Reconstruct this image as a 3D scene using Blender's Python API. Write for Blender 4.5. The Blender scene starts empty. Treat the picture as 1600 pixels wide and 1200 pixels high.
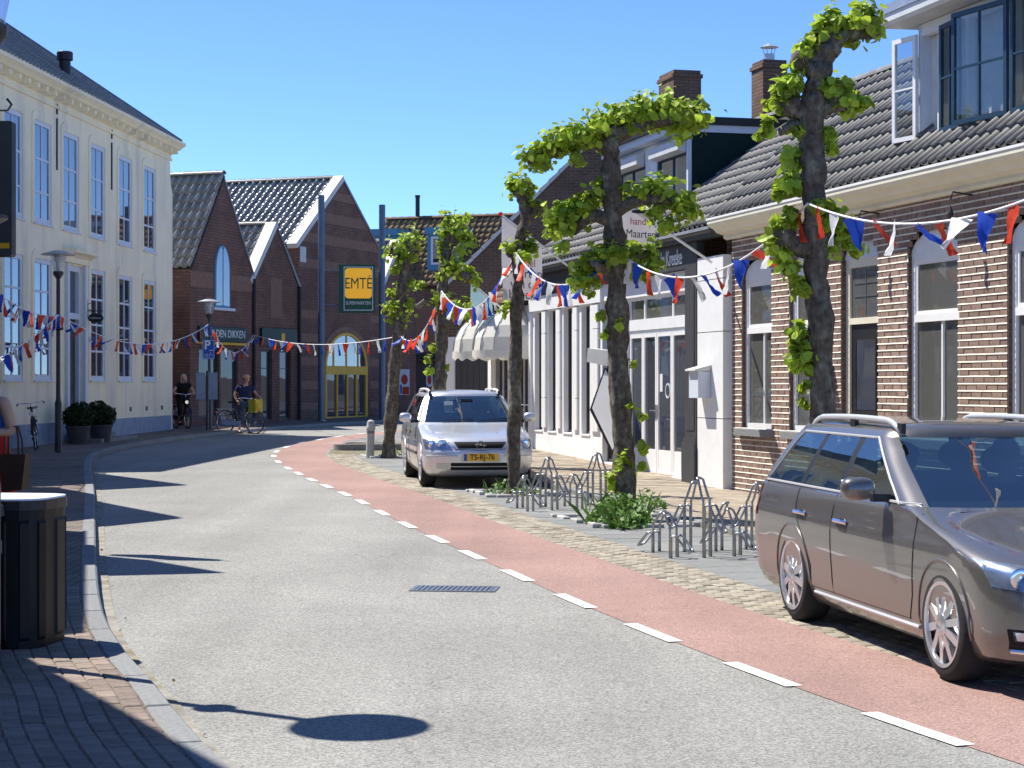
import bpy, math, random
import numpy as np
from mathutils import Matrix, Vector
R = math.radians
SC = bpy.context.scene
COL = SC.collection
rnd = random.Random(7)

# ---------------------------------------------------------------- camera
CAMZ = 1.83; F = 2900.0
cam_data = bpy.data.cameras.new('camera'); cam_data.sensor_width = 36.0
cam_data.lens = F / 1600.0 * 36.0; cam_data.clip_start = 0.05; cam_data.clip_end = 3000
cam = bpy.data.objects.new('camera', cam_data); COL.objects.link(cam)
cam.location = (0, 0, CAMZ); cam.rotation_euler = (R(90), 0, 0)
SC.camera = cam
# ---------------------------------------------------------------- sky + sun
SUN_EL = R(57); SUN_H = Vector((-0.84, 0.54, 0)).normalized()
world = bpy.data.worlds.new('World'); SC.world = world; world.use_nodes = True
wn = world.node_tree; wn.nodes.clear()
sky = wn.nodes.new('ShaderNodeTexSky'); sky.sky_type = 'NISHITA'; sky.sun_disc = False
sky.sun_elevation = SUN_EL; sky.sun_rotation = math.atan2(SUN_H.x, SUN_H.y)
sky.altitude = 0; sky.air_density = 0.45; sky.dust_density = 0.0; sky.ozone_density = 4.0
tint = wn.nodes.new('ShaderNodeMix'); tint.data_type = 'RGBA'; tint.blend_type = 'MULTIPLY'
tint.inputs['Factor'].default_value = 1.0
tint.inputs['B'].default_value = (0.72, 0.86, 1.03, 1)
bg = wn.nodes.new('ShaderNodeBackground'); bg.inputs['Strength'].default_value = 0.13
wo = wn.nodes.new('ShaderNodeOutputWorld')
wn.links.new(sky.outputs['Color'], tint.inputs['A'])
wn.links.new(tint.outputs['Result'], bg.inputs['Color'])
wn.links.new(bg.outputs['Background'], wo.inputs['Surface'])
sun_data = bpy.data.lights.new('sun', 'SUN'); sun_data.energy = 3.7; sun_data.angle = R(0.53)
sun_data.color = (1.0, 0.95, 0.86)
sun = bpy.data.objects.new('sun', sun_data); COL.objects.link(sun)
to_sun = Vector((SUN_H.x * math.cos(SUN_EL), SUN_H.y * math.cos(SUN_EL), math.sin(SUN_EL)))
sun.rotation_euler = to_sun.to_track_quat('Z', 'Y').to_euler()
SC.view_settings.view_transform = 'Standard'; SC.view_settings.look = 'None'
SC.view_settings.gamma = 1.0; SC.view_settings.use_curve_mapping = False
SC.view_settings.exposure = 1.08

# ---------------------------------------------------------------- measuring
SLOPE = 0.0068
def gz(y): return SLOPE * y
def swz(y): return SLOPE * y + 0.10 + 0.015 * min(12.0, max(0.0, y - 28))   # right pavement climbs a little
def at(px, py, y): return Vector(((px - 800) / F * y, y, CAMZ + (600 - py) / F * y))
def onroad(px, py):
    y = F * CAMZ / (py - 600 + F * SLOPE); return Vector(((px - 800) / F * y, y, gz(y)))

# ---------------------------------------------------------------- object helpers
def tag(o, label=None, cat=None, group=None, kind=None):
    if label: o['label'] = label
    if cat: o['category'] = cat
    if group: o['group'] = group
    if kind: o['kind'] = kind
    return o
def empty(name, loc=(0, 0, 0), rz=0.0, label=None, cat=None, group=None, rot=None):
    o = bpy.data.objects.new(name, None); COL.objects.link(o); o.empty_display_size = 0.2
    o.location = loc; o.rotation_euler = rot if rot else (0, 0, rz)
    return tag(o, label, cat, group)
def link(name, mesh, parent=None, mat=None):
    o = bpy.data.objects.new(name, mesh); COL.objects.link(o)
    if parent: o.parent = parent
    return o
def copy_tree(o, parent=None):
    c = o.copy(); COL.objects.link(c); c.parent = parent
    for ch in o.children: copy_tree(ch, c)
    return c
def frame_m(loc, rz): return Matrix.Translation(Vector(loc)) @ Matrix.Rotation(rz, 4, 'Z')

class MB:
    def __init__(s): s.v = []; s.f = []; s.m = []
    def add(s, vs, fs, m=0):
        b = len(s.v); s.v.extend([tuple(p) for p in vs])
        for f in fs: s.f.append(tuple(b + i for i in f)); s.m.append(m)
        return s
    def box(s, x0, x1, y0, y1, z0, z1, m=0):
        vs = [(x0,y0,z0),(x1,y0,z0),(x1,y1,z0),(x0,y1,z0),(x0,y0,z1),(x1,y0,z1),(x1,y1,z1),(x0,y1,z1)]
        return s.add(vs, [(0,3,2,1),(4,5,6,7),(0,1,5,4),(1,2,6,5),(2,3,7,6),(3,0,4,7)], m)
    def cbox(s, c, d, m=0, rot=None):
        x, y, z = d[0]/2, d[1]/2, d[2]/2
        vs = [Vector(p) for p in ((-x,-y,-z),(x,-y,-z),(x,y,-z),(-x,y,-z),(-x,-y,z),(x,-y,z),(x,y,z),(-x,y,z))]
        if rot is not None: vs = [rot @ p for p in vs]
        vs = [p + Vector(c) for p in vs]
        return s.add(vs, [(0,3,2,1),(4,5,6,7),(0,1,5,4),(1,2,6,5),(2,3,7,6),(3,0,4,7)], m)
    def bbox(s, x0, x1, y0, y1, z0, z1, b=0.01, m=0):
        # box with chamfered top edges
        vs = [(x0,y0,z0),(x1,y0,z0),(x1,y1,z0),(x0,y1,z0),(x0,y0,z1-b),(x1,y0,z1-b),(x1,y1,z1-b),(x0,y1,z1-b),
              (x0+b,y0+b,z1),(x1-b,y0+b,z1),(x1-b,y1-b,z1),(x0+b,y1-b,z1)]
        return s.add(vs, [(0,3,2,1),(0,1,5,4),(1,2,6,5),(2,3,7,6),(3,0,4,7),(4,5,9,8),(5,6,10,9),(6,7,11,10),(7,4,8,11),(8,9,10,11)], m)
    def quad(s, a, b, c, d, m=0): return s.add([a,b,c,d], [(0,1,2,3)], m)
    def prism(s, poly, fn, a, b, m=0):
        # poly: 2d points; fn(p, q, t) -> 3d ; extruded from t=a to t=b
        n = len(poly)
        vs = [fn(p[0], p[1], a) for p in poly] + [fn(p[0], p[1], b) for p in poly]
        fs = [tuple(range(n))[::-1], tuple(range(n, 2*n))] + [(i, (i+1) % n, n + (i+1) % n, n + i) for i in range(n)]
        return s.add(vs, fs, m)
    def tube(s, pts, r, n=8, m=0, closed=False, caps=True):
        pts = [Vector(p) for p in pts]; k = len(pts)
        rs = r if isinstance(r, (list, tuple)) else [r] * k
        rings = []; up = None
        for i in range(k):
            if closed: t = pts[(i+1) % k] - pts[i-1]
            else: t = pts[min(i+1, k-1)] - pts[max(i-1, 0)]
            if t.length < 1e-9: t = Vector((0, 0, 1))
            t.normalize()
            if up is None:
                up = Vector((0, 0, 1)) if abs(t.z) < 0.9 else Vector((1, 0, 0))
            a = t.cross(up)
            if a.length < 1e-6: a = t.cross(Vector((0.3, 1, 0.2)))
            a.normalize(); b = a.cross(t).normalized(); up = b
            rings.append([pts[i] + (a * math.cos(2*math.pi*j/n) + b * math.sin(2*math.pi*j/n)) * rs[i] for j in range(n)])
        vs = [p for ring in rings for p in ring]; fs = []
        for i in range(k if closed else k-1):
            i2 = (i + 1) % k
            for j in range(n): fs.append((i*n + j, i*n + (j+1) % n, i2*n + (j+1) % n, i2*n + j))
        if caps and not closed: fs += [tuple(range(n))[::-1], tuple(range((k-1)*n, k*n))]
        return s.add(vs, fs, m)
    def lathe(s, prof, c=(0,0,0), n=16, m=0, axis='z', caps=True):
        vs = []; fs = []; k = len(prof)
        for r, h in prof:
            for j in range(n):
                a = 2*math.pi*j/n
                p = (r*math.cos(a), r*math.sin(a), h) if axis == 'z' else ((h, r*math.cos(a), r*math.sin(a)) if axis == 'x' else (r*math.sin(a), h, r*math.cos(a)))
                vs.append((p[0]+c[0], p[1]+c[1], p[2]+c[2]))
        for i in range(k-1):
            for j in range(n): fs.append((i*n+j, i*n+(j+1) % n, (i+1)*n+(j+1) % n, (i+1)*n+j))
        if caps: fs += [tuple(range(n))[::-1], tuple(range((k-1)*n, k*n))]
        return s.add(vs, fs, m)
    def ball(s, c, r, nu=10, nv=7, m=0):
        r = r if isinstance(r, (tuple, list)) else (r, r, r)
        vs = [(c[0], c[1], c[2]-r[2])]; fs = []
        for i in range(1, nv):
            th = math.pi * i / nv
            for j in range(nu):
                a = 2*math.pi*j/nu
                vs.append((c[0]+r[0]*math.sin(th)*math.cos(a), c[1]+r[1]*math.sin(th)*math.sin(a), c[2]-r[2]*math.cos(th)))
        vs.append((c[0], c[1], c[2]+r[2]))
        for j in range(nu): fs.append((0, 1+(j+1) % nu, 1+j))
        for i in range(nv-2):
            for j in range(nu): fs.append((1+i*nu+j, 1+i*nu+(j+1) % nu, 1+(i+1)*nu+(j+1) % nu, 1+(i+1)*nu+j))
        e = len(vs)-1; b = 1+(nv-2)*nu
        for j in range(nu): fs.append((b+j, b+(j+1) % nu, e))
        return s.add(vs, fs, m)
    def grid(s, fn, nu, nv, m=0, flip=False):
        vs = [fn(i/nu, j/nv) for j in range(nv+1) for i in range(nu+1)]
        fs = []
        for j in range(nv):
            for i in range(nu):
                q = (j*(nu+1)+i, j*(nu+1)+i+1, (j+1)*(nu+1)+i+1, (j+1)*(nu+1)+i)
                fs.append(q[::-1] if flip else q)
        return s.add(vs, fs, m)
    def mesh(s, name, mats, smooth=False, sharp=None):
        me = bpy.data.meshes.new(name); me.from_pydata(s.v, [], s.f)
        mats = mats if isinstance(mats, (list, tuple)) else [mats]
        for mt in mats: me.materials.append(mt)
        if len(mats) > 1: me.polygons.foreach_set('material_index', s.m)
        if smooth:
            me.polygons.foreach_set('use_smooth', [True]*len(me.polygons))
            if sharp: me.set_sharp_from_angle(angle=R(sharp))
        me.update(); return me
    def build(s, name, mats, parent=None, smooth=False, sharp=None):
        return link(name, s.mesh(name, mats, smooth, sharp), parent)

def text_mesh(txt, size, mat, name='lettering', depth=0.004, bold=0.0, xs=1.0, align='CENTER', spacing=1.0):
    cu = bpy.data.curves.new('t', 'FONT'); cu.body = txt; cu.size = size; cu.extrude = depth; cu.offset = bold
    cu.align_x = align; cu.align_y = 'CENTER'; cu.resolution_u = 4; cu.space_character = spacing
    ob = bpy.data.objects.new('t', cu); COL.objects.link(ob)
    dg = bpy.context.evaluated_depsgraph_get()
    me = bpy.data.meshes.new_from_object(ob.evaluated_get(dg)); me.name = name
    bpy.data.objects.remove(ob); me.materials.clear(); me.materials.append(mat)
    if xs != 1.0:
        me.transform(Matrix.Diagonal((xs, 1, 1, 1)))
    return me
def put_text(txt, size, mat, parent, m, name='lettering', **k):
    o = link(name, text_mesh(txt, size, mat, name, **k), parent); o.matrix_basis = m; return o
FACE = Matrix.Rotation(R(90), 4, 'X')      # stands text up so it is read from local -Y

# ---------------------------------------------------------------- materials
def rgb(c): return (c[0], c[1], c[2], 1)
def new_mat(name):
    m = bpy.data.materials.new(name); m.use_nodes = True
    nt = m.node_tree; nt.nodes.clear(); return m, nt
def mat(name, col, rough=0.7, var=0.12, scale=3.0, bump=0.0, bscale=40.0, metal=0.0, spec=0.4, coat=0.0, piece=0.0,
        col2=None, c2scale=6.0, c2lo=0.5, c2hi=0.65, detail=6.0, transl=0.0, c2z=1.0, bz=1.0, bdist=0.01):
    m, nt = new_mat(name); N = nt.nodes.new; L = nt.links.new
    out = N('ShaderNodeOutputMaterial'); p = N('ShaderNodeBsdfPrincipled')
    p.inputs['Roughness'].default_value = rough; p.inputs['Metallic'].default_value = metal
    p.inputs['Specular IOR Level'].default_value = spec; p.inputs['Coat Weight'].default_value = coat
    p.inputs['Coat Roughness'].default_value = 0.04
    tc = N('ShaderNodeTexCoord'); no = N('ShaderNodeTexNoise'); no.inputs['Scale'].default_value = scale
    no.inputs['Detail'].default_value = detail; L(tc.outputs['Object'], no.inputs['Vector'])
    mr = N('ShaderNodeMapRange'); mr.inputs['From Min'].default_value = 0.3; mr.inputs['From Max'].default_value = 0.7
    mr.inputs['To Min'].default_value = 1 - var; mr.inputs['To Max'].default_value = 1 + var
    L(no.outputs['Fac'], mr.inputs['Value'])
    val = mr.outputs['Result']
    if piece > 0:
        oi = N('ShaderNodeObjectInfo'); ge = N('ShaderNodeNewGeometry')
        ad = N('ShaderNodeMath'); ad.operation = 'ADD'; L(oi.outputs['Random'], ad.inputs[0]); L(ge.outputs['Random Per Island'], ad.inputs[1])
        fr = N('ShaderNodeMath'); fr.operation = 'FRACT'; L(ad.outputs[0], fr.inputs[0])
        m2 = N('ShaderNodeMapRange'); m2.inputs['To Min'].default_value = 1 - piece; m2.inputs['To Max'].default_value = 1 + piece
        L(fr.outputs[0], m2.inputs['Value'])
        mu = N('ShaderNodeMath'); mu.operation = 'MULTIPLY'; L(val, mu.inputs[0]); L(m2.outputs['Result'], mu.inputs[1]); val = mu.outputs[0]
    cc = N('ShaderNodeRGB'); cc.outputs[0].default_value = rgb(col); csrc = cc.outputs[0]
    if col2:
        n2 = N('ShaderNodeTexNoise'); n2.inputs['Scale'].default_value = c2scale; n2.inputs['Detail'].default_value = 8
        mp = N('ShaderNodeMapping'); mp.inputs['Scale'].default_value = (1, 1, c2z); L(tc.outputs['Object'], mp.inputs['Vector']); L(mp.outputs[0], n2.inputs['Vector'])
        r2 = N('ShaderNodeMapRange'); r2.inputs['From Min'].default_value = c2lo; r2.inputs['From Max'].default_value = c2hi
        L(n2.outputs['Fac'], r2.inputs['Value'])
        mx = N('ShaderNodeMix'); mx.data_type = 'RGBA'; mx.inputs['B'].default_value = rgb(col2)
        L(r2.outputs['Result'], mx.inputs['Factor']); L(csrc, mx.inputs['A']); csrc = mx.outputs['Result']
    vm = N('ShaderNodeVectorMath'); vm.operation = 'SCALE'; L(csrc, vm.inputs[0]); L(val, vm.inputs['Scale'])
    L(vm.outputs[0], p.inputs['Base Color'])
    if bump > 0:
        nb = N('ShaderNodeTexNoise'); nb.inputs['Scale'].default_value = bscale; nb.inputs['Detail'].default_value = 4
        mb_ = N('ShaderNodeMapping'); mb_.inputs['Scale'].default_value = (1, 1, bz); L(tc.outputs['Object'], mb_.inputs['Vector']); L(mb_.outputs[0], nb.inputs['Vector'])
        bp = N('ShaderNodeBump'); bp.inputs['Strength'].default_value = bump; bp.inputs['Distance'].default_value = bdist
        L(nb.outputs['Fac'], bp.inputs['Height']); L(bp.outputs['Normal'], p.inputs['Normal'])
    sh = p.outputs[0]
    if transl > 0:
        t = N('ShaderNodeBsdfTranslucent'); ms = N('ShaderNodeMixShader'); ms.inputs[0].default_value = transl
        L(vm.outputs[0], t.inputs['Color']); L(sh, ms.inputs[1]); L(t.outputs[0], ms.inputs[2]); sh = ms.outputs[0]
    L(sh, out.inputs['Surface']); return m

def brick_mat(name, c1, c2, mortar, bw=0.21, bh=0.065, ms=0.010, rough=0.85, bump=0.5, plane='wall'):
    m, nt = new_mat(name); N = nt.nodes.new; L = nt.links.new
    out = N('ShaderNodeOutputMaterial'); p = N('ShaderNodeBsdfPrincipled'); p.inputs['Roughness'].default_value = rough
    p.inputs['Specular IOR Level'].default_value = 0.25
    tc = N('ShaderNodeTexCoord'); sp = N('ShaderNodeSeparateXYZ'); L(tc.outputs['Object'], sp.inputs[0])
    cb = N('ShaderNodeCombineXYZ')
    if plane == 'wall':
        ad = N('ShaderNodeMath'); ad.operation = 'ADD'; L(sp.outputs['X'], ad.inputs[0]); L(sp.outputs['Y'], ad.inputs[1])
        L(ad.outputs[0], cb.inputs['X']); L(sp.outputs['Z'], cb.inputs['Y'])
    else:
        L(sp.outputs['Y'], cb.inputs['X']); L(sp.outputs['X'], cb.inputs['Y'])
    b = N('ShaderNodeTexBrick'); b.inputs['Scale'].default_value = 1.0
    b.inputs['Brick Width'].default_value = bw; b.inputs['Row Height'].default_value = bh; b.inputs['Mortar Size'].default_value = ms
    b.inputs['Mortar Smooth'].default_value = 0.3; b.inputs['Bias'].default_value = 0.0
    b.inputs['Color1'].default_value = rgb(c1); b.inputs['Color2'].default_value = rgb(c2); b.inputs['Mortar'].default_value = rgb(mortar)
    L(cb.outputs[0], b.inputs['Vector'])
    no = N('ShaderNodeTexNoise'); no.inputs['Scale'].default_value = 1.3; no.inputs['Detail'].default_value = 8; L(tc.outputs['Object'], no.inputs['Vector'])
    mr = N('ShaderNodeMapRange'); mr.inputs['From Min'].default_value = 0.3; mr.inputs['From Max'].default_value = 0.7
    mr.inputs['To Min'].default_value = 0.8; mr.inputs['To Max'].default_value = 1.2; L(no.outputs['Fac'], mr.inputs['Value'])
    vm = N('ShaderNodeVectorMath'); vm.operation = 'SCALE'; L(b.outputs['Color'], vm.inputs[0]); L(mr.outputs['Result'], vm.inputs['Scale'])
    L(vm.outputs[0], p.inputs['Base Color'])
    bp = N('ShaderNodeBump'); bp.inputs['Strength'].default_value = bump; bp.inputs['Distance'].default_value = 0.008; bp.invert = True
    L(b.outputs['Fac'], bp.inputs['Height']); L(bp.outputs['Normal'], p.inputs['Normal'])
    L(p.outputs[0], out.inputs['Surface']); return m

def asphalt_mat(name, c, grain, patch, dots=0.55):
    m, nt = new_mat(name); N = nt.nodes.new; L = nt.links.new
    out = N('ShaderNodeOutputMaterial'); p = N('ShaderNodeBsdfPrincipled'); p.inputs['Roughness'].default_value = 0.82
    p.inputs['Specular IOR Level'].default_value = 0.3
    tc = N('ShaderNodeTexCoord')
    vo = N('ShaderNodeTexVoronoi'); vo.inputs['Scale'].default_value = grain; L(tc.outputs['Object'], vo.inputs['Vector'])
    sp = N('ShaderNodeSeparateColor'); L(vo.outputs['Color'], sp.inputs[0])
    mr = N('ShaderNodeMapRange'); mr.inputs['To Min'].default_value = 1 - dots; mr.inputs['To Max'].default_value = 1 + dots; L(sp.outputs[0], mr.inputs['Value'])
    no = N('ShaderNodeTexNoise'); no.inputs['Scale'].default_value = 0.45; no.inputs['Detail'].default_value = 9; no.inputs['Roughness'].default_value = 0.6
    L(tc.outputs['Object'], no.inputs['Vector'])
    m2 = N('ShaderNodeMapRange'); m2.inputs['From Min'].default_value = 0.3; m2.inputs['From Max'].default_value = 0.7
    m2.inputs['To Min'].default_value = 1 - patch; m2.inputs['To Max'].default_value = 1 + patch; L(no.outputs['Fac'], m2.inputs['Value'])
    mu = N('ShaderNodeMath'); mu.operation = 'MULTIPLY'; L(mr.outputs['Result'], mu.inputs[0]); L(m2.outputs['Result'], mu.inputs[1])
    # thin dark cracks
    vc = N('ShaderNodeTexVoronoi'); vc.feature = 'DISTANCE_TO_EDGE'; vc.inputs['Scale'].default_value = 0.22
    wa = N('ShaderNodeTexNoise'); wa.inputs['Scale'].default_value = 1.5; wa.inputs['Detail'].default_value = 6; L(tc.outputs['Object'], wa.inputs['Vector'])
    va = N('ShaderNodeVectorMath'); va.operation = 'ADD'; L(tc.outputs['Object'], va.inputs[0]); L(wa.outputs['Color'], va.inputs[1]); L(va.outputs[0], vc.inputs['Vector'])
    m3 = N('ShaderNodeMapRange'); m3.inputs['From Min'].default_value = 0.0; m3.inputs['From Max'].default_value = 0.0022
    m3.inputs['To Min'].default_value = 0.72; m3.inputs['To Max'].default_value = 1.0; L(vc.outputs['Distance'], m3.inputs['Value'])
    mu2 = N('ShaderNodeMath'); mu2.operation = 'MULTIPLY'; L(mu.outputs[0], mu2.inputs[0]); L(m3.outputs['Result'], mu2.inputs[1])
    vm = N('ShaderNodeVectorMath'); vm.operation = 'SCALE'; vm.inputs[0].default_value = c; L(mu2.outputs[0], vm.inputs['Scale'])
    mt = N('ShaderNodeMapping'); mt.inputs['Rotation'].default_value = (0, 0, R(-13)); mt.inputs['Scale'].default_value = (1.3, 0.05, 1); L(tc.outputs['Object'], mt.inputs['Vector'])
    nt_ = N('ShaderNodeTexNoise'); nt_.inputs['Scale'].default_value = 1.0; nt_.inputs['Detail'].default_value = 5; L(mt.outputs[0], nt_.inputs['Vector'])
    m4 = N('ShaderNodeMapRange'); m4.inputs['From Min'].default_value = 0.3; m4.inputs['From Max'].default_value = 0.7; m4.inputs['To Min'].default_value = 0.90; m4.inputs['To Max'].default_value = 1.09; L(nt_.outputs['Fac'], m4.inputs['Value'])
    mu3 = N('ShaderNodeMath'); mu3.operation = 'MULTIPLY'; L(mu2.outputs[0], mu3.inputs[0]); L(m4.outputs['Result'], mu3.inputs[1]); L(mu3.outputs[0], vm.inputs['Scale'])
    L(vm.outputs[0], p.inputs['Base Color'])
    bp = N('ShaderNodeBump'); bp.inputs['Strength'].default_value = 0.5; bp.inputs['Distance'].default_value = 0.004
    L(vo.outputs['Distance'], bp.inputs['Height']); L(bp.outputs['Normal'], p.inputs['Normal'])
    L(p.outputs[0], out.inputs['Surface']); return m

def glass_mat(name, tintc, ior=1.6, see=1.0, base=(0.02, 0.025, 0.03)):
    # see: how much of the pane is see-through (the rest is flat base colour, standing in for unlit rooms in house windows)
    m, nt = new_mat(name); N = nt.nodes.new; L = nt.links.new
    out = N('ShaderNodeOutputMaterial'); t = N('ShaderNodeBsdfTransparent'); t.inputs[0].default_value = rgb(tintc)
    d = N('ShaderNodeBsdfDiffuse'); d.inputs[0].default_value = rgb(base)
    ms = N('ShaderNodeMixShader'); ms.inputs[0].default_value = see; L(d.outputs[0], ms.inputs[1]); L(t.outputs[0], ms.inputs[2])
    g = N('ShaderNodeBsdfGlossy'); g.inputs['Roughness'].default_value = 0.015; g.inputs['Color'].default_value = (1, 1, 1, 1)
    fr = N('ShaderNodeFresnel'); ge = N('ShaderNodeNewGeometry'); im = N('ShaderNodeMix'); im.inputs['A'].default_value = ior; im.inputs['B'].default_value = 1/ior
    L(ge.outputs['Backfacing'], im.inputs['Factor']); L(im.outputs['Result'], fr.inputs['IOR'])
    tc = N('ShaderNodeTexCoord'); no = N('ShaderNodeTexNoise'); no.inputs['Scale'].default_value = 0.9; no.inputs['Detail'].default_value = 1
    L(tc.outputs['Object'], no.inputs['Vector'])
    bp = N('ShaderNodeBump'); bp.inputs['Strength'].default_value = 0.06; bp.inputs['Distance'].default_value = 0.05
    L(no.outputs['Fac'], bp.inputs['Height']); L(bp.outputs['Normal'], g.inputs['Normal'])
    mx = N('ShaderNodeMixShader'); L(fr.outputs[0], mx.inputs[0]); L(ms.outputs[0], mx.inputs[1]); L(g.outputs[0], mx.inputs[2])
    L(mx.outputs[0], out.inputs['Surface']); return m

M = {}
M['asphalt'] = asphalt_mat('asphalt', (0.262, 0.258, 0.238), 100, 0.12, 0.42)
M['red_asphalt'] = asphalt_mat('red asphalt', (0.31, 0.198, 0.17), 110, 0.14, 0.35)
M['paint'] = mat('road paint', (0.78, 0.78, 0.76), 0.6, 0.10, 14, col2=(0.5, 0.5, 0.48), c2scale=26, c2lo=0.52, c2hi=0.66)
M['earth'] = mat('earth', (0.16, 0.13, 0.09), 0.95, 0.3, 2)
M['bed_sand'] = mat('joint sand', (0.20, 0.17, 0.115), 0.95, 0.25, 9, col2=(0.12, 0.14, 0.05), c2scale=5)
M['kerb'] = mat('kerb concrete', (0.22, 0.225, 0.225), 0.85, 0.18, 30, bump=0.3, bscale=90, piece=0.08)
M['clinker'] = mat('clinker paver', (0.235, 0.185, 0.15), 0.85, 0.18, 12, bump=0.4, bscale=60, piece=0.2)
M['clinker_y'] = mat('yellow clinker', (0.31, 0.28, 0.22), 0.85, 0.18, 12, bump=0.4, bscale=60, piece=0.25, col2=(0.22, 0.185, 0.14), c2scale=3)
M['slab'] = mat('grey slab', (0.21, 0.215, 0.21), 0.85, 0.14, 8, bump=0.25, bscale=80, piece=0.12)
M['pave_l'] = brick_mat('left pavement', (0.215, 0.175, 0.145), (0.17, 0.14, 0.12), (0.10, 0.09, 0.07), 0.21, 0.105, 0.008, plane='floor')
M['pave_r'] = brick_mat('right pavement', (0.33, 0.26, 0.19), (0.27, 0.215, 0.155), (0.17, 0.14, 0.09), 0.30, 0.30, 0.010, plane='floor')
M['slab_far'] = brick_mat('far slab', (0.22, 0.22, 0.215), (0.19, 0.19, 0.19), (0.14, 0.13, 0.1), 0.5, 0.5, 0.01, plane='floor')
M['cream'] = mat('cream render', (0.91, 0.82, 0.59), 0.85, 0.05, 1.2, bump=0.12, bscale=25, col2=(0.66, 0.62, 0.50), c2scale=1.6, c2lo=0.5, c2hi=0.75, c2z=0.10)
M['bluegrey'] = mat('blue grey plinth', (0.25, 0.31, 0.42), 0.8, 0.12, 4)
M['white'] = mat('white paint', (0.80, 0.80, 0.79), 0.5, 0.04, 5, spec=0.4)
M['white_wall'] = mat('white render', (0.80, 0.80, 0.80), 0.8, 0.05, 2, bump=0.1, bscale=30, col2=(0.66, 0.65, 0.62), c2scale=1.7, c2lo=0.6, c2hi=0.85)
M['bluewhite'] = mat('pale blue paint', (0.62, 0.67, 0.74), 0.5, 0.04, 5)
M['creamtrim'] = mat('cream trim', (0.74, 0.69, 0.54), 0.55, 0.06, 4)
M['teal'] = mat('teal paint', (0.018, 0.05, 0.085), 0.4, 0.08, 5)
M['dkgreen'] = mat('dark green boards', (0.006, 0.022, 0.022), 0.7, 0.15, 5, spec=0.2)
M['black'] = mat('black paint', (0.014, 0.014, 0.016), 0.45, 0.1, 5)
M['bin_black'] = mat('bin black', (0.006, 0.006, 0.007), 0.5, 0.2, 5, spec=0.25)
M['fascia_dark'] = mat('dark fascia', (0.05, 0.052, 0.056), 0.55, 0.1, 4)
M['brick_c'] = mat('cottage brick', (0.285, 0.19, 0.15), 0.9, 0.22, 9, bump=0.6, bscale=45, piece=0.2, col2=(0.20, 0.15, 0.12), c2scale=2.5, c2lo=0.5, c2hi=0.7)
M['mortar'] = mat('mortar', (0.80, 0.74, 0.62), 0.95, 0.15, 20, bump=0.5, bscale=60)
M['brick_s'] = brick_mat('supermarket brick', (0.225, 0.115, 0.085), (0.17, 0.09, 0.07), (0.105, 0.072, 0.06), 0.22, 0.10, 0.014)
M['brick_band'] = mat('light brick band', (0.235, 0.135, 0.095), 0.9, 0.12, 6, bump=0.3, bscale=30)
M['brick_h'] = brick_mat('house brick', (0.15, 0.095, 0.07), (0.11, 0.072, 0.055), (0.16, 0.13, 0.10), 0.21, 0.075, 0.012)
M['brick_ch'] = brick_mat('chimney brick', (0.22, 0.12, 0.08), (0.15, 0.09, 0.06), (0.09, 0.075, 0.06), 0.21, 0.07, 0.012)
M['tile_dark'] = mat('glazed dark tile', (0.15, 0.15, 0.145), 0.30, 0.2, 6, piece=0.25, spec=0.55, col2=(0.10, 0.10, 0.085), c2scale=14, c2lo=0.55, c2hi=0.75)
M['tile_glazed'] = mat('glazed roof tile', (0.25, 0.25, 0.235), 0.28, 0.15, 6, piece=0.25, spec=0.6)
M['tile_grey'] = mat('grey pantile', (0.115, 0.112, 0.108), 0.62, 0.22, 7, piece=0.2, spec=0.5, col2=(0.17, 0.165, 0.14), c2scale=10, c2lo=0.55, c2hi=0.75)
M['tile_brown'] = mat('brown tile', (0.15, 0.095, 0.05), 0.7, 0.3, 5, piece=0.25, spec=0.4, col2=(0.26, 0.15, 0.05), c2scale=4)
M['roof_under'] = mat('roof underlay', (0.03, 0.03, 0.03), 0.9, 0.1, 5)
M['lead'] = mat('lead flashing', (0.42, 0.43, 0.45), 0.5, 0.2, 10, bump=0.5, bscale=30)
M['zinc'] = mat('zinc', (0.48, 0.50, 0.53), 0.4, 0.1, 5, metal=0.6)
M['coping'] = mat('pale coping', (0.60, 0.60, 0.58), 0.5, 0.08, 3)
M['steel'] = mat('galvanised steel', (0.36, 0.37, 0.38), 0.35, 0.22, 25, metal=0.85)
M['dark_metal'] = mat('dark metal', (0.035, 0.037, 0.042), 0.4, 0.1, 8)
M['pole_blue'] = mat('blue grey steel', (0.10, 0.14, 0.20), 0.4, 0.1, 5, metal=0.3)
M['dormer_blue'] = mat('blue dormer paint', (0.09, 0.26, 0.40), 0.5, 0.08, 4)
M['yellow'] = mat('yellow paint', (0.72, 0.40, 0.02), 0.45, 0.05, 4)
M['sign_green'] = mat('sign green', (0.01, 0.085, 0.04), 0.4, 0.03, 4)
M['sign_dkgreen'] = mat('dark sign green', (0.008, 0.035, 0.028), 0.45, 0.05, 4)
M['sign_orange'] = mat('sign orange', (0.85, 0.40, 0.02), 0.45, 0.03, 4)
M['sign_blue'] = mat('sign blue', (0.012, 0.08, 0.42), 0.4, 0.03, 4)
M['paper'] = mat('paper white', (0.72, 0.71, 0.70), 0.7, 0.04, 4)
M['red_ink'] = mat('red ink', (0.42, 0.05, 0.03), 0.6, 0.03, 4)
M['dark_ink'] = mat('dark ink', (0.02, 0.02, 0.03), 0.6, 0.03, 4)
M['cloth_white'] = mat('banner cloth', (0.66, 0.62, 0.62), 0.85, 0.05, 3, transl=0.25)
M['awning'] = mat('awning cloth', (0.80, 0.78, 0.70), 0.8, 0.05, 3, transl=0.15)
M['flag_r'] = mat('red flag', (0.72, 0.07, 0.025), 0.5, 0.06, 8, transl=0.35)
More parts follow.
